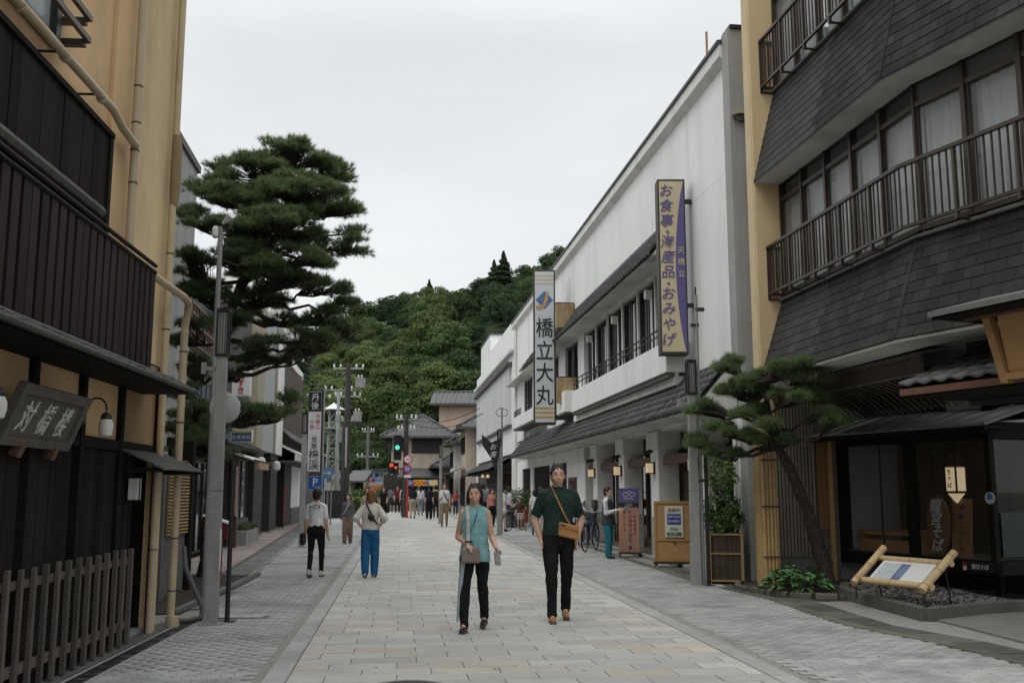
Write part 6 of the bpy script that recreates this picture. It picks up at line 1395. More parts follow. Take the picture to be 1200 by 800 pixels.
# signals and signs at the junction
p = at(466, 524, 59.6); t = thing('traffic_light', 'traffic light showing green on the dark junction pole', 'traffic light', p, 0)
boxes('housing', m_black, t, (-.22, .22, -.12, .12, -.75, .75), bevel=.04); boxes('arm', m_metal, t, (.2, .5, -.04, .04, .2, .28))
m_green = mat('lit green signal', (.15, .95, .70), .4, 0, 1, emit=.5); m_redl = mat('lit red signal', (1.0, .12, .06), .4, 0, 1, emit=.45); m_off = mat('unlit lens', (.02, .02, .02), .3)
for z, mm in ((.48, m_off), (0, m_green), (-.48, m_off)):
    q = MB().lathe([(.005, 0), (.14, 0), (.14, .03), (.005, .03)], n=14).obj('lens', mm, t); q.rotation_euler = (PI / 2, 0, 0); q.location = (0, -.12, z)
    boxes('visor', m_black, t, (-.2, .2, -.32, -.12, z + .18, z + .2))
for (x, y, lab) in ((459, 548, 'red pedestrian signal, left one of the two beside the red pole'), (464, 549, 'red pedestrian signal, right one of the two beside the red pole')):
    p = at(x, y, 61); t = thing('pedestrian_signal', lab, 'traffic light', p, 0); boxes('housing', m_black, t, (-.16, .16, -.1, .1, -.36, .36)); boxes('red_lens', m_redl, t, (-.11, .11, -.115, -.1, .06, .28) if x == 459 else (-.08, .08, -.115, -.1, .0, .14)); boxes('visor', m_black, t, (-.14, .14, -.26, -.1, .30, .32)); boxes('arm', m_metal, t, (.0, .9 if x == 459 else .6, -.03, .03, -.04, .0))
p = at(477.5, 575, 59); t = thing('road_sign', 'two red rimmed round road signs on a red post at the junction', 'road sign', (p.x, 59, 0), 0)
m_rsign = mat('road sign red', (.55, .03, .03), .5); m_bsign = mat('road sign blue', (.02, .12, .42), .5)
MB().cyl(0, 0, 0, at(0, 533, 59).z, .05).obj('post', m_rsign, t)
for y, s in ((538, '30'), (549, '駐')):
    z = at(0, y, 59).z
    for r, d, mm in ((.25, 0, m_rsign), (.19, .012, m_paper if s == '30' else m_bsign)):
        q = MB().lathe([(.005, 0), (r, 0), (r, .02), (.005, .02)], n=20).obj('disc', mm, t); q.rotation_euler = (PI / 2, 0, 0); q.location = (0, -.06 - d, z)
    letter(s, t, m_bsign if s == '30' else m_paper, (0, -.1, z), .26); boxes('plate', m_paper, t, (-.2, .2, -.07, -.05, z - .52, z - .36))
p = at(371, 566, 46); t = thing('parking_sign', 'square blue parking sign with a white P on the left', 'sign', (p.x, 46, 0), 0)
z0, z1 = at(0, 573, 46).z, at(0, 558, 46).z; boxes('panel', m_bsign, t, (-.36, .36, -.03, .03, z0, z1)); boxes('border', m_paper, t, (-.37, .37, -.025, .028, z0 - .015, z1 + .015)); letter('P', t, m_paper, (-.05, -.04, (z0 + z1) / 2 + .03), .5, bold=.02); letter('駐車場', t, m_paper, (.12, -.04, z0 + .09), .12); MB().cyl(0, .05, 0, z0, .03).obj('post', m_post, t)
boxes('header', m_brownwall, t, (-.36, .36, -.03, .03, z1 + .03, z1 + .25))
p = at(384, 567, 44); t = thing('road_sign', 'round blue road sign with white arrow beside the parking sign', 'road sign', (p.x, 44, 0), 0)
z = at(0, 554, 44).z; q = MB().lathe([(.005, 0), (.25, 0), (.25, .02), (.005, .02)], n=24).obj('disc', mat('faded sign blue', (.12, .27, .45), .5), t); q.rotation_euler = (PI / 2, 0, 0); q.location = (0, -.06, z)
MB().prism([(-.18, z - .03), (.04, z - .03), (.04, z - .1), (.18, z), (.04, z + .1), (.04, z + .03), (-.18, z + .03)], -.09, -.082, 'y').obj('arrow', m_paper, t); MB().cyl(.0, 0, 0, z + .9, .04).obj('post', m_post, t); boxes('small_plate', m_paper, t, (-.14, .14, -.07, -.05, z - .75, z - .4))
for (px, y0, lab) in ((378, 530, 'thin grey pole between the parking sign and the lattice tower'), (388, 545, 'thin dark pole behind the round blue sign')):
    p = at(px, 575, 47); thin_pole('post', lab, 'pole', (p.x, 47), 0, at(px, y0, 47).z, .035)
# billboard and low buildings across the junction
Y = 93; a, b = at(426, 572, Y), at(453, 551, Y); t = thing('billboard', 'pale advertising board with blue and red writing across the junction', 'billboard', (a.x, Y, 0), 0); W_b = b.x - a.x
boxes('panel', mat('pale blue board', (.34, .38, .42), .6, .1, 2), t, (0, W_b, 0, .12, a.z + .3, b.z)); boxes('roof', m_kawara_s, t, (-.15, W_b + .15, -.3, .4, b.z, b.z + .15)); boxes('orange_strip', mat('orange strip', (.45, .16, .05), .6), t, (0, W_b, -.01, .1, a.z - .1, a.z + .3))
for i, (s, x, f, sz, mm) in enumerate((('天橋立', .3, .62, .5, m_bsign), ('温泉', .3, .33, .42, m_redink), ('観光', .68, .62, .38, m_ink), ('船のりば', .68, .35, .28, m_bsign))): letter(s, t, mm, (W_b * x, -.02, a.z + .2 + (b.z - a.z) * f), sz, bold=.01)
for x in (.1, W_b - .1): boxes('leg', m_metal, t, (x - .06, x + .06, .12, .24, 0, b.z))
simple_house('house', 'low cream house with grey hipped roof left of the billboard', FH, at(393, 0, 98).x, at(424, 0, 98).x, 98, 102, at(0, 561, 98).z, at(0, 552, 98).z, mat('cream wall', (.52, .48, .36), .8, .05, 2), .5, True)
Y = 72; a, b = at(476, 569, Y), at(513, 562, Y); t = thing('banner', 'blue yellow and orange printed banner stretched above the far crowd', 'banner', (a.x, Y, a.z), 0); W_b, Hb = b.x - a.x, b.z - a.z
for x0, x1, c in ((0, .26, (.05, .18, .45)), (.26, .62, (.75, .42, .03)), (.62, .72, (.03, .30, .50)), (.72, 1, (.60, .45, .22))): boxes('cloth', mat('banner %.2f' % x0, c, .7), t, (W_b * x0, W_b * x1, 0, .03, 0, Hb))
letter('BOON', t, m_redink, (W_b * .44, -.02, Hb / 2), Hb * .95, bold=.03); letter('BOAT', t, m_paper, (W_b * .13, -.02, Hb / 2), Hb * .5, bold=.01)
for x in (0, W_b): MB().cyl(x, .05, -a.z, Hb, .04).obj('post', m_metal, t)
t = thing('low_wall', 'low pale stone wall closing the far end of the street', 'wall', (at(447, 0, 80).x, 80, 0), 0)
for k in range(8): boxes('stone', m_beige, t, (k * .95, k * .95 + .93, 0, .4, -.02, .42), bevel=.02)
for (px, Y, w_, h, lab) in ((388, 74, 1.3, .6, 'round green hedge bush below the lattice tower'), (417, 66, .8, .62, 'tall tuft of light green grass left of the far crowd'), (456, 84, .9, .8, 'green bush beside the billboard'), (464, 90, 1.2, 1.9, 'dark garden tree behind the red signals'), (540, 88, 1.5, 2.8, 'garden tree between the beige and peach houses'), (404, 80, 1.6, .62, 'clipped hedge behind the utility pole'), (440, 97, 3, 1.0, 'dark hedge at the foot of the hill')):
    p = at(px, 575, Y); t = thing('bush', lab, 'bush', (p.x, Y, 0), 0); shrub(t, 0, 0, h * .8, w_, w_ * .7, h, 1500, .16, m_leaf if 'light' not in lab else m_leaf_l, m_leaf_l)
t = thing('vending_machine', 'black cabinet standing at the kerb left of the utility pole', 'cabinet', at(394, 575, 58) - Vector((0, 0, EYE)), 0); boxes('body', m_black, t, (-.6, .6, -.3, .3, 0, 1.6), bevel=.02); boxes('panel', m_metal, t, (-.5, .5, -.32, -.3, .8, 1.5)); boxes('foot', m_concd, t, (-.62, .62, -.32, .32, -.0, .05)); t.location.z = 0
for (px, Y, x0, h, lab, mm) in ((345, 56, 5.5, 5.2, 'grey two storey shop beyond the white fascia building', m_concd), (365, 74, 6, 4.2, 'brown roofed building far behind the inn sign', m_brownwall)):
    p = at(px, 575, Y); t = thing('far_building', lab, 'building', (p.x - x0, Y, 0), 0); boxes('wall', mm, t, (0, x0, 0, 8, 0, h)); MB().prism([(-.4, h), (x0 + .4, h), (x0 / 2, h + 1.2)], -.4, 8.4, 'y').obj('roof', m_kawara_s, t); boxes('door', m_glassd, t, (x0 - 2, x0 - .6, -.04, 0, 0, 2.1)); boxes('window', m_glassd, t, (x0 - 2.4, x0 - .8, -.04, 0, 2.9, 3.8))
# outdoor unit with bundled cable on the concrete end wall, rooftop mast
p = at(868, 137, 17.3); t = thing('cable_bundle', 'coil of black cable hanging from a small bracket beside the ochre pier', 'cable', p, 0)
for k in range(4): MB().tube([(.13 * math.cos(a + k * .3), .03 * k, .07 * math.sin(a)) for a in [j * PI / 8 for j in range(17)]], .008, 5).obj('loop', m_black, t)
boxes('bracket', m_pipe, t, (-.12, .16, 0, .08, .06, .12)); MB().cyl(.13, .04, .0, .42, .02).obj('pipe', m_paper, t)
p = at(829, 78, 19.4); t = thing('roof_mast', 'short thin mast on the roof edge of the gift shop', 'mast', (p.x, p.y, p.z - .6), 0); MB().cyl(0, 0, 0, 1.35, .025).obj('mast', m_tanwood, t); boxes('clamp', m_metal, t, (-.05, .05, -.05, .05, .05, .12))
# bicycles
def bicycle(x, y, rz, label, col):
    t = thing('bicycle', label, 'bicycle', (x, y, 0), rz, 'parked bicycles outside the shops'); mf = mat('bicycle paint ' + col[0], col[1], .35)
    for wx, nm in ((-.52, 'rear'), (.52, 'front')):
        w_ = MB().tube([(wx + .33 * math.cos(a), 0, .34 + .33 * math.sin(a)) for a in [k * PI / 10 for k in range(21)]], .018, 6).obj('wheel', m_black, t, smooth=True)
        s = MB(); [s.tube([(wx, 0, .34), (wx + .32 * math.cos(k * PI / 6), 0, .34 + .32 * math.sin(k * PI / 6))], .003, 3) for k in range(12)]; s.obj('spokes', m_lgt, w_, kind='stuff')
        MB().tube([(wx + .37 * math.cos(a), 0, .34 + .37 * math.sin(a)) for a in [k * PI / 10 for k in range(1, 9)]], .02, 5).obj('mudguard', mf, t)
    f = MB().tube([(-.52, 0, .34), (-.08, 0, .32), (-.22, 0, .82)], .016, 6).tube([(-.52, 0, .34), (-.19, 0, .72)], .012, 6).tube([(-.08, 0, .32), (.38, 0, .78)], .02, 6).tube([(-.17, 0, .65), (.36, 0, .84)], .014, 6).tube([(.34, 0, .95), (.42, 0, .7), (.52, 0, .34)], .016, 6); f.obj('frame', mf, t, smooth=True)
    MB().tube([(.18, -.27, 1.0), (.32, -.2, 1.02), (.35, 0, .98), (.32, .2, 1.02), (.18, .27, 1.0)], .013, 6).obj('handlebar', m_lgt, t, smooth=True)
    MB().prism([(-.36, -.1), (-.1, -.03), (-.06, 0), (-.1, .03), (-.36, .1), (-.4, 0)], .83, .89, 'z').obj('saddle', m_black, t, bevel=.015)
    b = MB()
    for k in range(9): b.bar((.5 + .0, -.16 + k * .04, .72), (.5, -.16 + k * .04, .98), .006); b.bar((.78, -.16 + k * .04, .76), (.82, -.16 + k * .04, .98), .006); b.bar((.5, -.16 + k * .04, .72), (.78, -.16 + k * .04, .76), .006)
    for y_ in (-.17, .17):
        for z_ in (.76, .87, .98): b.bar((.5, y_, z_), (.81, y_, z_), .008)
    b.obj('basket', m_metal, t); MB().tube([(-.08, -.09, .32), (.06, -.09, .2)], .01, 5).obj('pedal_crank', m_lgt, t); boxes('rear_rack', m_lgt, t, (-.75, -.3, -.06, .06, .76, .775)); MB().tube([(-.2, -.05, .3), (-.3, -.2, .0)], .01, 5).obj('stand', m_lgt, t)
    return t
for i, (x, y, rz, l, c) in enumerate(((676, 641, 75, 'black bicycle with basket nearest the bowing person', ('black', (.015, .015, .018))), (684, 637, 88, 'grey bicycle parked behind the black one at the shop pillars', ('grey', (.12, .12, .12))), (604, 621, 60, 'dark bicycle beside the child, left one of the pair', ('dark', (.02, .02, .02))), (598, 618, 80, 'dark green bicycle under the potted greenery', ('green', (.015, .04, .03))), (692, 645, 70, 'dark blue bicycle partly hidden by the reading staff member', ('blue', (.015, .02, .05))))):
    p = gp(x, y); bicycle(p.x, p.y, math.radians(rz), l, c)
# ================================================================ PEOPLE
_ico = {}
def ico(sub):
    if sub not in _ico:
        b = bmesh.new(); bmesh.ops.create_icosphere(b, subdivisions=sub, radius=1); _ico[sub] = ([v.co.copy() for v in b.verts], [tuple(v.index for v in f.verts) for f in b.faces]); b.free()
    return _ico[sub]
class Blob:
    """closed solids that are fused into one continuous skin"""
    def __init__(s): s.v = []; s.f = []
    def e(s, c, r, rot=None):
        V, F_ = ico(3 if max(r) > .05 else 2); i = len(s.v); R = Euler(rot).to_matrix() if rot else None
        for p in V:
            q = Vector((p.x * r[0], p.y * r[1], p.z * r[2])); q = R @ q if R else q; s.v.append(tuple(Vector(c) + q))
        s.f += [tuple(i + k for k in f) for f in F_]; return s
    def c(s, p, r0, q, r1, flat=1.0):
        p, q = Vector(p), Vector(q); n = 12; d = (q - p); L = d.length
        if L < 1e-6: return s
        d /= L; a = d.orthogonal().normalized(); b = d.cross(a); i = len(s.v); rings = []
        for k in range(-4, 1): t = k / 4 * PI / 2; rings.append((p + d * (math.sin(t) * r0), r0 * math.cos(t) if k > -4 else .0005))
        for k in range(0, 5): t = k / 4 * PI / 2; rings.append((q + d * (math.sin(t) * r1), r1 * math.cos(t) if k < 4 else .0005))
        for (o, r) in rings:
            for j in range(n): t = 2 * PI * j / n; s.v.append(tuple(o + a * math.cos(t) * r + b * math.sin(t) * r))
        for k in range(len(rings) - 1):
            for j in range(n): s.f.append((i + k * n + j, i + k * n + (j + 1) % n, i + (k + 1) * n + (j + 1) % n, i + (k + 1) * n + j))
        s.f.append(tuple(i + j for j in range(n))[::-1]); s.f.append(tuple(i + (len(rings) - 1) * n + j for j in range(n))); return s
    def chain(s, pts, rs):
        for k in range(len(pts) - 1): s.c(pts[k], rs[k], pts[k + 1], rs[k + 1])
        return s
    def loft(s, rings, n=18):
        """closed skin through elliptic rings (centre, half width, half depth)"""
        i = len(s.v)
        for (c, rx, ry) in rings:
            for j in range(n): a = 2 * PI * j / n; s.v.append((c[0] + rx * math.cos(a), c[1] + ry * math.sin(a), c[2]))
        for k in range(len(rings) - 1):
            for j in range(n): s.f.append((i + k * n + j, i + k * n + (j + 1) % n, i + (k + 1) * n + (j + 1) % n, i + (k + 1) * n + j))
        s.f.append(tuple(i + j for j in range(n))[::-1]); s.f.append(tuple(i + (len(rings) - 1) * n + j for j in range(n))); return s
    def mesh(s, name, voxel, smooth=3, wrinkle=0.0, seed=0.0):
        me = bpy.data.meshes.new(name); me.from_pydata(s.v, [], s.f)
        def su(o): md = o.modifiers.new('remesh', 'REMESH'); md.mode = 'VOXEL'; md.voxel_size = voxel; md.use_smooth_shade = True
        out = evaluated_mesh(me, su); bpy.data.meshes.remove(me)
        b = bmesh.new(); b.from_mesh(out)
        for _ in range(smooth): bmesh.ops.smooth_vert(b, verts=b.verts, factor=.5, use_axis_x=True, use_axis_y=True, use_axis_z=True)
        if wrinkle and voxel < .02:
            b.normal_update()
            for v in b.verts:
                p = v.co; n_ = noise.noise(Vector((p.x * 9 + seed, p.y * 9, p.z * 6))) + .6 * noise.noise(Vector((p.x * 24 + seed, p.y * 24, p.z * 15 + p.x * 10)))
                v.co = p + v.normal * n_ * wrinkle
        b.to_mesh(out); b.free(); out.polygons.foreach_set('use_smooth', [True] * len(out.polygons)); return out
def cloth(name, col, var=.12):
    return mat('cloth ' + name, col, .9, var * 1.8, 9, .5, 90, spec=.15)
m_skin = mat('skin', (.50, .30, .215), .55, .06, 6, .1, 90, spec=.35)
m_skin2 = mat('tanned skin', (.42, .25, .175), .55, .06, 6, .1, 90, spec=.35)
m_hair = mat('black hair', (.012, .010, .010), .5, .3, 10, .6, 60, stretch=(6, 6, .8))
m_hairo = mat('orange brown hair', (.20, .085, .035), .5, .3, 10, .6, 60, stretch=(6, 6, .8))
m_sole = mat('white shoe', (.5, .49, .45), .7, .1, 8); m_shoeb = mat('black shoe', (.012, .011, .011), .35, .1, 8); m_shoet = mat('tan suede boot', (.33, .17, .065), .85, .15, 12, .3, 80)
def person(label, px, feet, head, rz=0, top=('tee', (.5, .5, .5)), bottom=('trousers', (.02, .02, .02)), hair=('short', None), shoe=None, step=.0, arms=('down', 'down'), lean=0.0, near=False, fat=1.0, loc=None, Ht=None, skin=None, headturn=0.0):
    """faces the camera at rz=0; arms: (image-left arm, image-right arm)"""
    p = loc or gp(px, feet); H = Ht or at(px, head, p.y).z
    t = thing('person', label, 'person', (p.x, p.y, 0), rz); k = H / 1.72
    t.scale = (k, k, k)
    vox = .0075 if near else (.013 if p.y < 26 else .023); sk = skin or m_skin; hm = hair[1] or m_hair
    s = step; hipz = .90 - abs(s) * .06; A = []
    legs = []
    for sx, fy in ((-1, -s), (1, s)):
        back = max(0, fy); ank = Vector((sx * .085, fy * 1.0, .085 + back * .28)); hip = Vector((sx * .088, 0, hipz))
        kn = (hip + ank) / 2 + Vector((sx * .005, -.02 - abs(fy) * .18 - back * .10, .015)); legs.append((hip, kn, ank, back))
    lz = lambda v: Vector((v.x, v.y - lean * max(0, v.z - .95) * 1.0, v.z - abs(lean) * max(0, v.z - .95) * .35))
    SH = .148 * fat; sh = [lz(Vector((-SH, .0, 1.362))), lz(Vector((SH, .0, 1.362)))]
    def arm(i):
        sx = -1 if i == 0 else 1; a = arms[i]; o = sh[i]
        P_ = {'down': ((.05, .02, -.29), (.075, -.03, -.55)), 'swingf': ((.05, -.08, -.27), (.05, -.26, -.46)), 'swingb': ((.06, .12, -.26), (.09, .16, -.50)),
              'pocket': ((.095, .05, -.26), (.035, -.03, -.47)), 'bag': ((.07, .04, -.28), (-.10, -.17, -.37)), 'out': ((.055, .02, -.28), (.14, -.17, -.40)), 'hips': ((.14, .10, -.22), (.0, .04, -.42)),
              'phone': ((.02, -.03, -.28), (-.09, -.28, -.20)), 'reach': ((.02, -.18, -.18), (-.04, -.40, -.26)), 'carry': ((.03, .0, -.29), (.02, -.2, -.38))}[a]
        e, w_ = [o + Vector((sx * q[0], q[1], q[2])) for q in P_]; return o, e, w_
    AR = [arm(0), arm(1)]
    ne = lz(Vector((0, .0, 1.45))); hc = lz(Vector((0, -.015 - lean * .08, 1.59)))
    b = Blob()
    # head, neck
    b.e(hc + 1.1 * Vector((0, .01, .012)), (.079, .098, .106)); b.e(hc + 1.1 * Vector((0, -.022, -.045)), (.060, .067, .067)); b.e(hc + 1.1 * Vector((0, -.04, -.085)), (.033, .033, .028))
    b.c(ne - Vector((0, 0, .05)), .060, hc + 1.1 * Vector((0, .012, -.06)), .050)
    if near or p.y < 26:
        b.c(hc + 1.1 * Vector((0, -.082, .005)), .008, hc + 1.1 * Vector((0, -.098, -.030)), .0125); b.e(hc + 1.1 * Vector((-.011, -.088, -.034)), (.009, .010, .008)); b.e(hc + 1.1 * Vector((.011, -.088, -.034)), (.009, .010, .008))
        for sx in (-1, 1): b.e(hc + 1.1 * Vector((sx * .075, .012, -.012)), (.010, .018, .030)); b.e(hc + 1.1 * Vector((sx * .03, -.072, .024)), (.028, .012, .009)); b.e(hc + 1.1 * Vector((sx * .036, -.060, -.03)), (.024, .020, .022))
        b.e(hc + 1.1 * Vector((0, -.080, -.060)), (.024, .012, .0085)); b.e(hc + 1.1 * Vector((0, -.080, -.071)), (.020, .011, .008))
    # trunk
    R_t = [(.84, .10, .07), (.90, .150, .105), (.97, .150, .105), (1.06, .125, .092), (1.14, .125, .092), (1.25, .145, .102), (1.33, .150, .100), (1.38, .125, .085), (1.42, .08, .06)]
    b.loft([(lz(Vector((0, .005, z))), x * fat, y * fat) for z, x, y in R_t])
    for sx in (-1, 1): b.c(lz(Vector((sx * .03, .01, 1.415))), .042, sh[0 if sx < 0 else 1] - Vector((0, 0, .006)), .042 * fat)
    for i, (o, e, w_) in enumerate(AR):
        b.chain([o, e], [.050 * fat, .038 * fat]).chain([e, e.lerp(w_, .35), w_], [.038 * fat, .037 * fat, .025]);
        d = (w_ - e).normalized(); sx = -1 if i == 0 else 1; pocket = arms[i] == 'pocket'
        # hand: palm, four fingers, thumb
        side = d.cross(Vector((sx, 0, 0))).normalized() if abs(d.x) < .9 else Vector((0, 0, 1))
        fw = Vector((0, -1, 0)); lat = (fw - d * fw.dot(d)).normalized()      # across the knuckles
        nrm_ = d.cross(lat) * (1 if sx > 0 else -1)
        pm = w_ + d * .05; b.c(w_ + d * .015 + lat * .012, .020, pm + lat * .022 + d * .015, .017).c(w_ + d * .015 - lat * .012, .020, pm - lat * .022 + d * .015, .017)
        if vox < .015:
            curl = .85 if arms[i] in ('bag', 'out', 'phone', 'carry') else .35
            for j, (off, ln) in enumerate(((.030, .036), (.011, .041), (-.009, .038), (-.028, .030))):
                r = .0092 if near else .011; q0 = pm + d * .022 + lat * off; q1 = q0 + (d - nrm_ * curl * .6).normalized() * ln; q2 = q1 + (d * (1 - curl * .8) - nrm_ * curl * 1.1).normalized() * ln * .72; b.c(q0, r, q1, r * .95).c(q1, r * .95, q2, r * .8)
            t0 = w_ + d * .03 + lat * .026; t1 = t0 + (lat * .7 + d * .8 - nrm_ * .3).normalized() * .036; b.c(t0, .0125, t1, .0105).c(t1, .0105, t1 + (d - nrm_ * curl * .7).normalized() * .028, .0088)
        else: b.c(pm, .026, pm + d * .06, .018)
    for (hip, kn, ank, back) in legs: b.chain([hip, kn], [.078 * fat, .052]).chain([kn, kn.lerp(ank, .3), ank], [.050, .050, .034]).c(ank, .034, ank + Vector((0, -.10, -.045 if not back else -.07)), .026)
    body = ob('body', b.mesh('body', vox, 2), sk, t)
    if near or p.y < 26:
        for sx in (-1, 1):
            e_ = Blob(); q = MB().lathe([(.001, -.011), (.008, -.008), (.0115, 0), (.008, .008), (.001, .011)], n=10).obj('eye', mat('eye white', (.6, .58, .55), .3), t, smooth=True); q.location = hc + Vector((sx * .029, -.0705, .008)); q.scale = (1, .8, .62)
            q2 = MB().lathe([(.001, -.003), (.0058, 0), (.001, .003)], n=10).obj('iris', mat('dark iris', (.02, .012, .008), .3), q); q2.rotation_euler = (PI / 2, 0, 0); q2.location = (0, -.0105, 0)
            MB().tube([hc + 1.1 * Vector((sx * .014, -.0865, .027)), hc + 1.1 * Vector((sx * .030, -.086, .0315)), hc + 1.1 * Vector((sx * .044, -.078, .026))], .0028, 5).obj('eyebrow', hm, t)
        MB().tube([hc + 1.1 * Vector((-.021, -.088, -.0655)), hc + 1.1 * Vector((0, -.0935, -.0645)), hc + 1.1 * Vector((.021, -.088, -.0655))], .0022, 5).obj('mouth', mat('lips', (.30, .10, .085), .5), t)
    # hair
    h = Blob(); h.e(hc + 1.1 * Vector((0, .024, .036)), (.090, .100, .098)); h.e(hc + 1.1 * Vector((0, .045, -.01)), (.085, .072, .092))
    for kx in range(9):
        x_ = -.056 + kx * .014; q0 = hc + 1.1 * Vector((x_ * .8, -.030, .092)); q1 = hc + 1.1 * Vector((x_ + .008 * math.sin(kx * 2.3 + px), -.066 + abs(x_) * .35, .062 - abs(x_) * .25 + .010 * math.sin(kx * 4.1 + px))); h.c(q0, .014, q1, .007)
    for kx in range(12): a_ = kx * 2.4; h.c(hc + Vector((.05 * math.cos(a_), .02 + .05 * math.sin(a_), .10)), .018, hc + Vector((.050 * math.cos(a_ + .3), .025 + .062 * math.sin(a_ + .3), .128 - .006 * math.sin(kx))), .008)
    for sx in (-1, 1): h.e(hc + 1.1 * Vector((sx * .073, -.008, .026)), (.013, .032, .034))
    if hair[0] == 'long':
        h.chain([hc + 1.1 * Vector((0, .06, .0)), hc + 1.1 * Vector((0, .085, -.14)), hc + 1.1 * Vector((0, .085, -.27))], [.07, .065, .03])
        for sx in (-1, 1): h.chain([hc + 1.1 * Vector((sx * .070, .0, .02)), hc + 1.1 * Vector((sx * .078, .012, -.08)), hc + 1.1 * Vector((sx * .085, .02, -.20))], [.026, .026, .014])
    if hair[0] == 'bob':
        h.chain([hc + 1.1 * Vector((0, .05, .0)), hc + 1.1 * Vector((0, .06, -.09))], [.080, .062])
        for sx in (-1, 1): h.c(hc + 1.1 * Vector((sx * .068, .01, .02)), .032, hc + 1.1 * Vector((sx * .066, .02, -.085)), .028)
    if hair[0] == 'bun': h.e(hc + 1.1 * Vector((0, .105, .04)), (.04, .04, .04))
    ob('hair', h.mesh('hair', .0065 if near else .013, 1, .005 if near else .003, px), hm, t)
    # trousers, skirt or shorts
    bt, bc = bottom[0], bottom[1]; m_ = Blob(); mb = cloth('bottom %s' % (bc,), bc)
    if bt == 'skirt':
        m_.loft([(Vector((0, .0, z_)), r, r * .78) for z_, r in ((1.02, .13), (.94, .155), (.80, .165), (.6, .175), (.42, .19), (.24, .205))])
    else:
        m_.loft([(Vector((0, .012, z_)), x * fat, y * fat) for z_, x, y in ((1.04, .132, .102), (.98, .152, .115), (.92, .162, .125), (.86, .150, .118), (.80, .10, .09))])
        wide = {'trousers': 1.0, 'wide': 1.45, 'slim': .86, 'shorts': 1.1}[bt]
        for (hip, kn, ank, back) in legs:
            a2 = ank + Vector((0, 0, -.015)); 
            if bt == 'shorts': m_.chain([hip, hip.lerp(kn, .75)], [.094 * fat, .082])
            else:
                m_.chain([hip, hip.lerp(kn, .5), kn], [.095 * fat, .083 * (1 + (wide - 1) * .4), .066 * (1 + (wide - 1) * .8)]).chain([kn, kn.lerp(ank, .3), a2], [.066 * (1 + (wide - 1) * .8), .063 * wide, .050 * wide])
                if bt == 'trousers':  m_.e(a2 + Vector((0, -.01, .01)), (.056, .06, .03))
    ob({'skirt': 'skirt', 'shorts': 'shorts'}.get(bt, 'trousers'), m_.mesh('bottom', vox * 1.1, 2, .011 if near else .006, px + 3), mb, t)
    # top
    tt, tc_ = top[0], top[1]; m_ = Blob(); mt = cloth('top %s' % (tc_,), tc_)
    z0 = .93 if tt != 'tunic' else .86
    wd = {'tunic': 1.10, 'loose': 1.14, 'vest': 1.08, 'dress': 1.04}.get(tt, 1.03) * fat
    low = {'tunic': [(.80, .178, .135), (.90, .172, .130)], 'vest': [(.80, .17, .13), (.90, .165, .125)], 'dress': [(.55, .20, .15), (.75, .18, .14), (.90, .165, .125)]}.get(tt, [(.925, .160, .122)])
    m_.loft([(lz(Vector((0, .0, z_))), x * wd, y * wd) for z_, x, y in low + [(1.0, .155, .118), (1.10, .142, .108), (1.20, .150, .112), (1.29, .160, .117), (1.345, .145, .108), (1.39, .105, .085), (1.44, .068, .062)]])
    for sx in (-1, 1): m_.c(lz(Vector((sx * .038, .008, 1.418))), .060, lz(Vector((sx * .138 * fat, 0, 1.358))), .064 * (1 if tt not in ('tunic', 'vest') else .85))
    for i, (o, e, w_) in enumerate(AR):
        sx = -1 if i == 0 else 1
        if tt in ('tunic', 'vest'): continue
        f = {'tee': .72, 'loose': .95, 'long': 1.0, 'dress': .3}.get(tt, .7); r1 = .056 if tt != 'loose' else .078
        m_.chain([o, o.lerp(e, f)], [.060 * fat, r1 * fat])
        if tt == 'long': m_.chain([e, e.lerp(w_, .93)], [.052 * fat, .038])
    ob('top', m_.mesh('top', vox * 1.1, 2, .012 if near else .008, px + 9), mt, t)
    # shoes
    for (hip, kn, ank, back) in legs:
        q = Blob(); toe = ank + Vector((0, -.135, -.045 if not back else -.075)); q.c(ank + Vector((0, .03, -.040)), .040, toe, .033); q.c(ank + Vector((0, .02, -.01)), .045, ank + Vector((0, .02, .03 if shoe is m_shoet else -.0)), .043)
        ob('shoe', q.mesh('shoe', .010 if near else vox, 1), shoe or m_shoeb, t)
        if near or shoe is m_sole: MB().tube([ank + Vector((0, .06, -.078)), toe + Vector((0, -.02, -.030))], [.036, .036], 8).obj('sole', mat('shoe sole', (.08, .06, .04), .8), t)
    t['sk'] = 1; del t['sk']
    return t, dict(hc=hc, AR=AR, lz=lz, k=k)
def strap(t, pts, w_, m, name='strap', th=.006):
    b = MB()
    for p, q in zip(pts, pts[1:]): b.bar(p, q, w_, th, (0, 1, 0))
    return b.obj(name, m, t)
def belt_strap(t, m, w_=.022, side=1, z1=.98, r=1.0, lz=None):
    """strap from one shoulder across the chest and back to the other hip"""
    P_ = [(-.09 * side, .07, 1.455), (-.085 * side, -.02, 1.475), (-.05 * side, -.112 * r, 1.39), (.0, -.131 * r, 1.28), (.06 * side, -.132 * r, 1.15), (.13 * side, -.118 * r, 1.03), (.165 * side, -.04, z1)]
    P2_ = [(-.09 * side, .07, 1.455), (-.03 * side, .125 * r, 1.33), (.05 * side, .128 * r, 1.18), (.13 * side, .11 * r, 1.05), (.165 * side, -.04, z1)]
    f = lambda p: lz(Vector(p)) if lz else Vector(p)
    b = MB()
    for PP in (P_, P2_):
        for p, q in zip(PP, PP[1:]): b.bar(f(p), f(q), w_, .006, (0, 1, 0) if abs(p[1]) > .05 else (1, 0, 0))
    return b.obj('strap', m, t)
m_leather = mat('tan leather', (.34, .165, .055), .6, .15, 8, .3, 60)
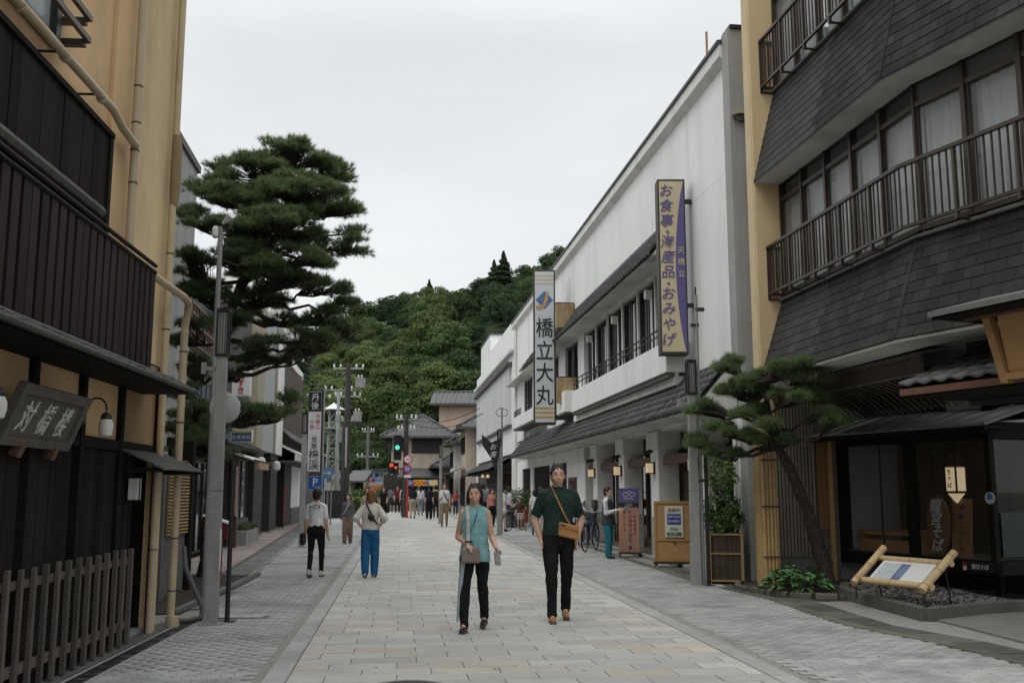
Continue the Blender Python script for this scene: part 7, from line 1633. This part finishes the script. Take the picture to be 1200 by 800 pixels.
# --- the man in the dark green shirt
t, I = person('man in dark green t-shirt and black trousers, hands in pockets, tan crossbody bag', 655, 727, 543, math.radians(2), ('tee', (.018, .036, .030)), ('trousers', (.010, .010, .011)), ('short', None), m_shoet, .15, ('pocket', 'pocket'), near=True, fat=1.14)
belt_strap(t, m_leather, .016, 1, 1.0, 1.18)
bg_ = MB().hexa([(-.10, -.175, .0), (.12, -.175, -.05), (.12, -.125, -.05), (-.10, -.125, .0)], [(-.09, -.170, .15), (.13, -.170, .10), (.13, -.135, .10), (-.09, -.135, .15)]).obj('bag', m_leather, t, bevel=.012); bg_.location = (.085, -.005, .93)
MB().bar((-.09, -.178, .105), (.125, -.178, .055), .012, .012).obj('flap', m_leather, bg_); MB().bar((-.07, -.18, .12), (-.02, -.18, .11), .012, .012).obj('zip', m_metal, bg_)
MB().tube([(.066 * math.cos(a), -.008 + .058 * math.sin(a), 1.452) for a in [k * PI / 8 for k in range(17)]], .008, 6).obj('collar', cloth('collar green', (.014, .028, .024)), t)
# --- the woman in the turquoise blouse
t, I = person('woman in turquoise sleeveless blouse and black trousers holding a grey handbag', 556, 738, 566, math.radians(-8), ('tunic', (.20, .37, .38)), ('trousers', (.011, .011, .012)), ('long', None), m_shoeb, .21, ('bag', 'out'), near=True, fat=.98)
m_bagg = mat('taupe bag leather', (.19, .155, .125), .7, .15, 8, .3, 60); wl, wr = I['AR'][0][2], I['AR'][1][2]
q = MB().hexa([(-.11, -.05, -.17), (.12, -.05, -.17), (.12, .05, -.17), (-.11, .05, -.17)], [(-.10, -.035, .0), (.10, -.035, .02), (.10, .035, .02), (-.10, .035, .0)]).obj('bag', m_bagg, t, bevel=.02); q.location = wl + Vector((.03, -.045, -.03))
strap(t, [wl + Vector((.0, -.05, -.02)), Vector((-.05, -.155, 1.12)), Vector((-.06, -.135, 1.30)), Vector((-.085, -.06, 1.45)), Vector((-.085, .04, 1.46))], .04, mat('pale strap', (.40, .40, .38), .8))
strap(t, [Vector((.05, -.11, 1.40)), Vector((.02, -.140, 1.26)), Vector((-.05, -.150, 1.12))], .007, m_black, 'cord')
MB().tube([(-.09, -.14, .99), (-.13, -.20, .60), (-.165, -.22, .12)], [.018, .028, .012], 8).obj('closed_umbrella', cloth('pale blue umbrella', (.28, .34, .38)), t, smooth=True)
d_ = MB().hexa([(-.02, -.03, -.17), (.05, -.03, -.17), (.05, .02, -.17), (-.02, .02, -.17)], [(-.035, -.03, -.01), (.035, -.03, -.01), (.035, .02, -.01), (-.035, .02, -.01)]).obj('folded_cloth', cloth('grey cloth', (.27, .28, .28)), t, bevel=.012); d_.location = wr + Vector((.02, -.07, -.02))
MB().tube([(wl + Vector((.04 * math.cos(a), .03 * math.sin(a), .045))) for a in [k * PI / 5 for k in range(11)]], .011, 6).obj('wrist_band', m_black, t)
# --- seen from behind on the left
t, I = person('young man seen from behind in white t-shirt and slim black trousers', 369, 676, 572, math.radians(176), ('tee', (.66, .66, .67)), ('slim', (.011, .011, .012)), ('short', None), m_sole, .14, ('down', 'down'), fat=1.02)
letter('RVCA', t, m_ink, (0, .135, 1.36), .09, rz=PI, bold=.01)
q = boxes('bag', m_black, t, (.2, .3, -.05, .12, .62, .86), bevel=.03)
t, I = person('woman seen from behind with orange brown hair, cream top and bright blue trousers', 433, 676, 573, math.radians(184), ('loose', (.56, .54, .48)), ('wide', (.020, .105, .24)), ('bob', m_hairo), m_sole, .08, ('hips', 'hips'), fat=.98)
belt_strap(t, m_black, .03, -1, 1.0, 1.12); MB().hexa([(-.07, .13, 1.08), (.05, .13, 1.14), (.05, .17, 1.14), (-.07, .17, 1.08)], [(-.09, .13, 1.2), (.03, .13, 1.26), (.03, .17, 1.26), (-.09, .17, 1.2)]).obj('pouch', m_black, t, bevel=.015)
t, I = person('woman in grey jacket and wide brown trousers walking toward the camera on the left', 407, 637, 578, 0, ('long', (.09, .09, .10)), ('wide', (.17, .12, .09)), ('long', None), m_shoeb, .08, ('down', 'down')); belt_strap(t, mat('pale strap', (.40, .40, .38), .8), .03, -1)
t, I = person('man in light tan coat mostly hidden behind the orange haired woman', 430, 634, 570, 0, ('long', (.30, .22, .16)), ('trousers', (.05, .045, .04)), ('short', None), m_shoeb, .05)
t, I = person('woman in long black top over blue jeans walking toward the camera', 449, 613, 570, 0, ('dress', (.013, .013, .014)), ('trousers', (.05, .075, .10)), ('long', None), m_shoeb, .12, ('down', 'carry')); boxes('bag', m_black, t, (.16, .3, -.1, .05, .5, .85), bevel=.03)
def far(label, px, feet, Y, rz, top, bottom, hair='short', arms=('down', 'down'), head=568, step=.1, extra=None, shoe=None):
    q = at(px, 575, Y); t, I = person(label, px, feet, head, rz, top, bottom, (hair, None), shoe, step, arms, loc=Vector((q.x, Y, 0)), Ht=min(1.9, at(px, head, Y).z))
    if extra == 'pack': boxes('backpack', m_black, t, (-.13, .13, .1, .24, 1.0, 1.42), bevel=.04)
    if extra == 'strap': belt_strap(t, m_black, .035)
    if extra == 'white_bag': Blob_ = Blob(); Blob_.e(Vector((0, -.02, .82)), (.22, .14, .22)).e(Vector((0, 0, 1.02)), (.07, .05, .1)); ob('shopping_bag', Blob_.mesh('bag', .02, 2, .012), mat('white plastic bag', (.55, .57, .58), .5), t)
    return t
B_ = math.pi
far('person in white shirt with black backpack walking away down the street', 473, 598, 63, B_, ('tee', (.55, .55, .55)), ('trousers', (.03, .035, .05)), extra='pack')
far('person in navy top and beige trousers walking away beside the backpacker', 484, 606, 57, B_, ('tee', (.015, .018, .03)), ('trousers', (.34, .29, .23)), 'bob')
far('woman in white top and light blue jeans in the far crowd', 493, 598, 64, B_, ('tee', (.55, .56, .58)), ('trousers', (.20, .26, .31)), 'long')
far('person dressed all in dark navy in the far crowd', 503, 606, 56, B_, ('tee', (.014, .017, .028)), ('wide', (.012, .013, .018)))
far('person in yellow shirt with dark backpack in the far crowd', 511, 605, 58, B_, ('tee', (.55, .32, .04)), ('trousers', (.02, .02, .022)), extra='pack')
far('man in white t-shirt and tan trousers with black shoulder strap looking down', 521, 617, 44, 0, ('tee', (.58, .59, .60)), ('trousers', (.22, .165, .11)), arms=('phone', 'down'), head=565, extra='strap')
far('person in grey shirt at the far end left of the backpacker', 458, 592, 74, B_, ('tee', (.12, .13, .16)), ('trousers', (.05, .05, .06)))
far('person in dark red top at the far end beside the low wall', 466, 594, 72, 0, ('tee', (.13, .02, .025)), ('trousers', (.02, .02, .02)), 'bob')
far('child in white top at the far end of the street', 489, 597, 68, B_, ('tee', (.5, .5, .5)), ('shorts', (.03, .03, .05)), head=576)
far('person in black carrying a bag behind the yellow shirt', 516, 601, 66, 0, ('tee', (.02, .02, .02)), ('trousers', (.02, .02, .02)), 'long')
far('woman in pink shirt and black trousers by the far shopfront', 577, 617, 44, .3, ('long', (.46, .20, .18)), ('trousers', (.012, .012, .013)), 'bun', head=572)
far('woman in white top holding a big white shopping bag, seen from behind', 588, 622, 39, 2.4, ('tee', (.56, .58, .60)), ('shorts', (.25, .24, .22)), 'bob', ('down', 'carry'), 569, extra='white_bag')
far('child in brown top and white shorts beside the potted greenery', 609, 620, 40.5, 0, ('tee', (.08, .045, .035)), ('shorts', (.42, .41, .38)), 'bob', head=583)
far('small child in rust red dress beside the taller child', 616, 621, 40.5, .4, ('dress', (.18, .06, .035)), ('shorts', (.15, .05, .03)), 'bob', head=592)
far('person in white top and blue jeans behind the man in green', 627, 627, 36, B_, ('tee', (.5, .5, .5)), ('trousers', (.07, .12, .18)), 'bob', head=573)
far('person with pale grey shirt just behind the turquoise blouse woman', 566, 617, 45, B_, ('tee', (.22, .23, .26)), ('trousers', (.02, .02, .02)), head=562)

for px, Y, rz, tc_, bc_, hr_, lab, fe in (
 (470, 74, 0, (.3, .3, .32), (.04, .04, .05), 'short', 'person in pale grey walking toward the camera beside the far banner', 596),
 (480, 76, B_, (.05, .06, .10), (.03, .03, .03), 'short', 'person in dark blue under the blue end of the banner', 595),
 (488, 78, 0, (.45, .40, .33), (.05, .06, .09), 'long', 'woman in beige under the orange part of the banner', 594),
 (498, 73, B_, (.03, .03, .035), (.03, .03, .03), 'bob', 'person in black just right of the white topped woman', 597),
 (508, 76, 0, (.5, .5, .5), (.12, .1, .08), 'short', 'person in white facing the camera below the right end of the banner', 595),
 (526, 70, B_, (.10, .11, .13), (.03, .03, .04), 'short', 'person in slate grey behind the tan trousered man', 598),
 (534, 66, 0, (.30, .08, .07), (.03, .03, .04), 'long', 'woman in brick red near the small shops on the right', 600),
 (440, 78, 0, (.10, .10, .12), (.06, .05, .05), 'short', 'person in charcoal beside the green bush at the far left of the crowd', 594),
 (571, 50, .5, (.12, .15, .20), (.03, .03, .03), 'short', 'person in blue grey shirt left of the pink shirted woman', 609),
 (597, 43, 2.0, (.40, .42, .45), (.03, .04, .06), 'short', 'person in light blue shirt by the potted greenery', 615),
 (634, 34, 1.2, (.035, .035, .04), (.35, .33, .3), 'bob', 'person in black top and pale trousers half hidden behind the man in green', 624)):
    far(lab, px, fe, Y, rz, ('tee', tc_), ('trousers', bc_), hr_, head=570 if Y < 60 else 573)
p_ = gp(694, 637)
t, I = person('person in white shirt and jeans bending forward over the parked bicycles', 694, 637, 575, math.radians(-75), ('tee', (.58, .59, .60)), ('trousers', (.06, .09, .14)), ('short', None), m_sole, .1, ('reach', 'reach'), lean=.75, loc=p_, Ht=1.72)
boxes('backpack', m_brownwall, t, (-.13, .13, .02, .16, 1.02, 1.30), bevel=.04)
t, I = person('staff member with dark vest, white sleeves and teal trousers reading a paper', 713, 654, 570, math.radians(62), ('long', (.56, .57, .59)), ('wide', (.022, .135, .165)), ('short', None), m_shoeb, .05, ('phone', 'phone'), fat=1.02)
v_ = Blob(); v_.loft([(Vector((0, 0, z_)), x, y) for z_, x, y in ((.80, .20, .155), (.92, .19, .145), (1.05, .17, .13), (1.2, .17, .13), (1.32, .18, .13), (1.38, .15, .11), (1.43, .09, .08))])
ob('vest', v_.mesh('vest', .013, 2, .004), cloth('charcoal vest', (.045, .048, .056)), t)
hc = I['hc']; mk = Blob(); mk.e(hc + Vector((0, -.055, -.055)), (.052, .048, .036)); ob('face_mask', mk.mesh('mask', .01, 1), mat('face mask', (.5, .55, .58), .8), t)
MB().hexa([(-.14, -.42, 1.13), (.12, -.42, 1.13), (.12, -.40, 1.13), (-.14, -.40, 1.13)], [(-.14, -.55, 1.27), (.12, -.55, 1.27), (.12, -.545, 1.27), (-.14, -.545, 1.27)]).obj('paper', m_paper, t)
bpy.data.scenes.remove(_tmp)
bpy.context.view_layer.update()
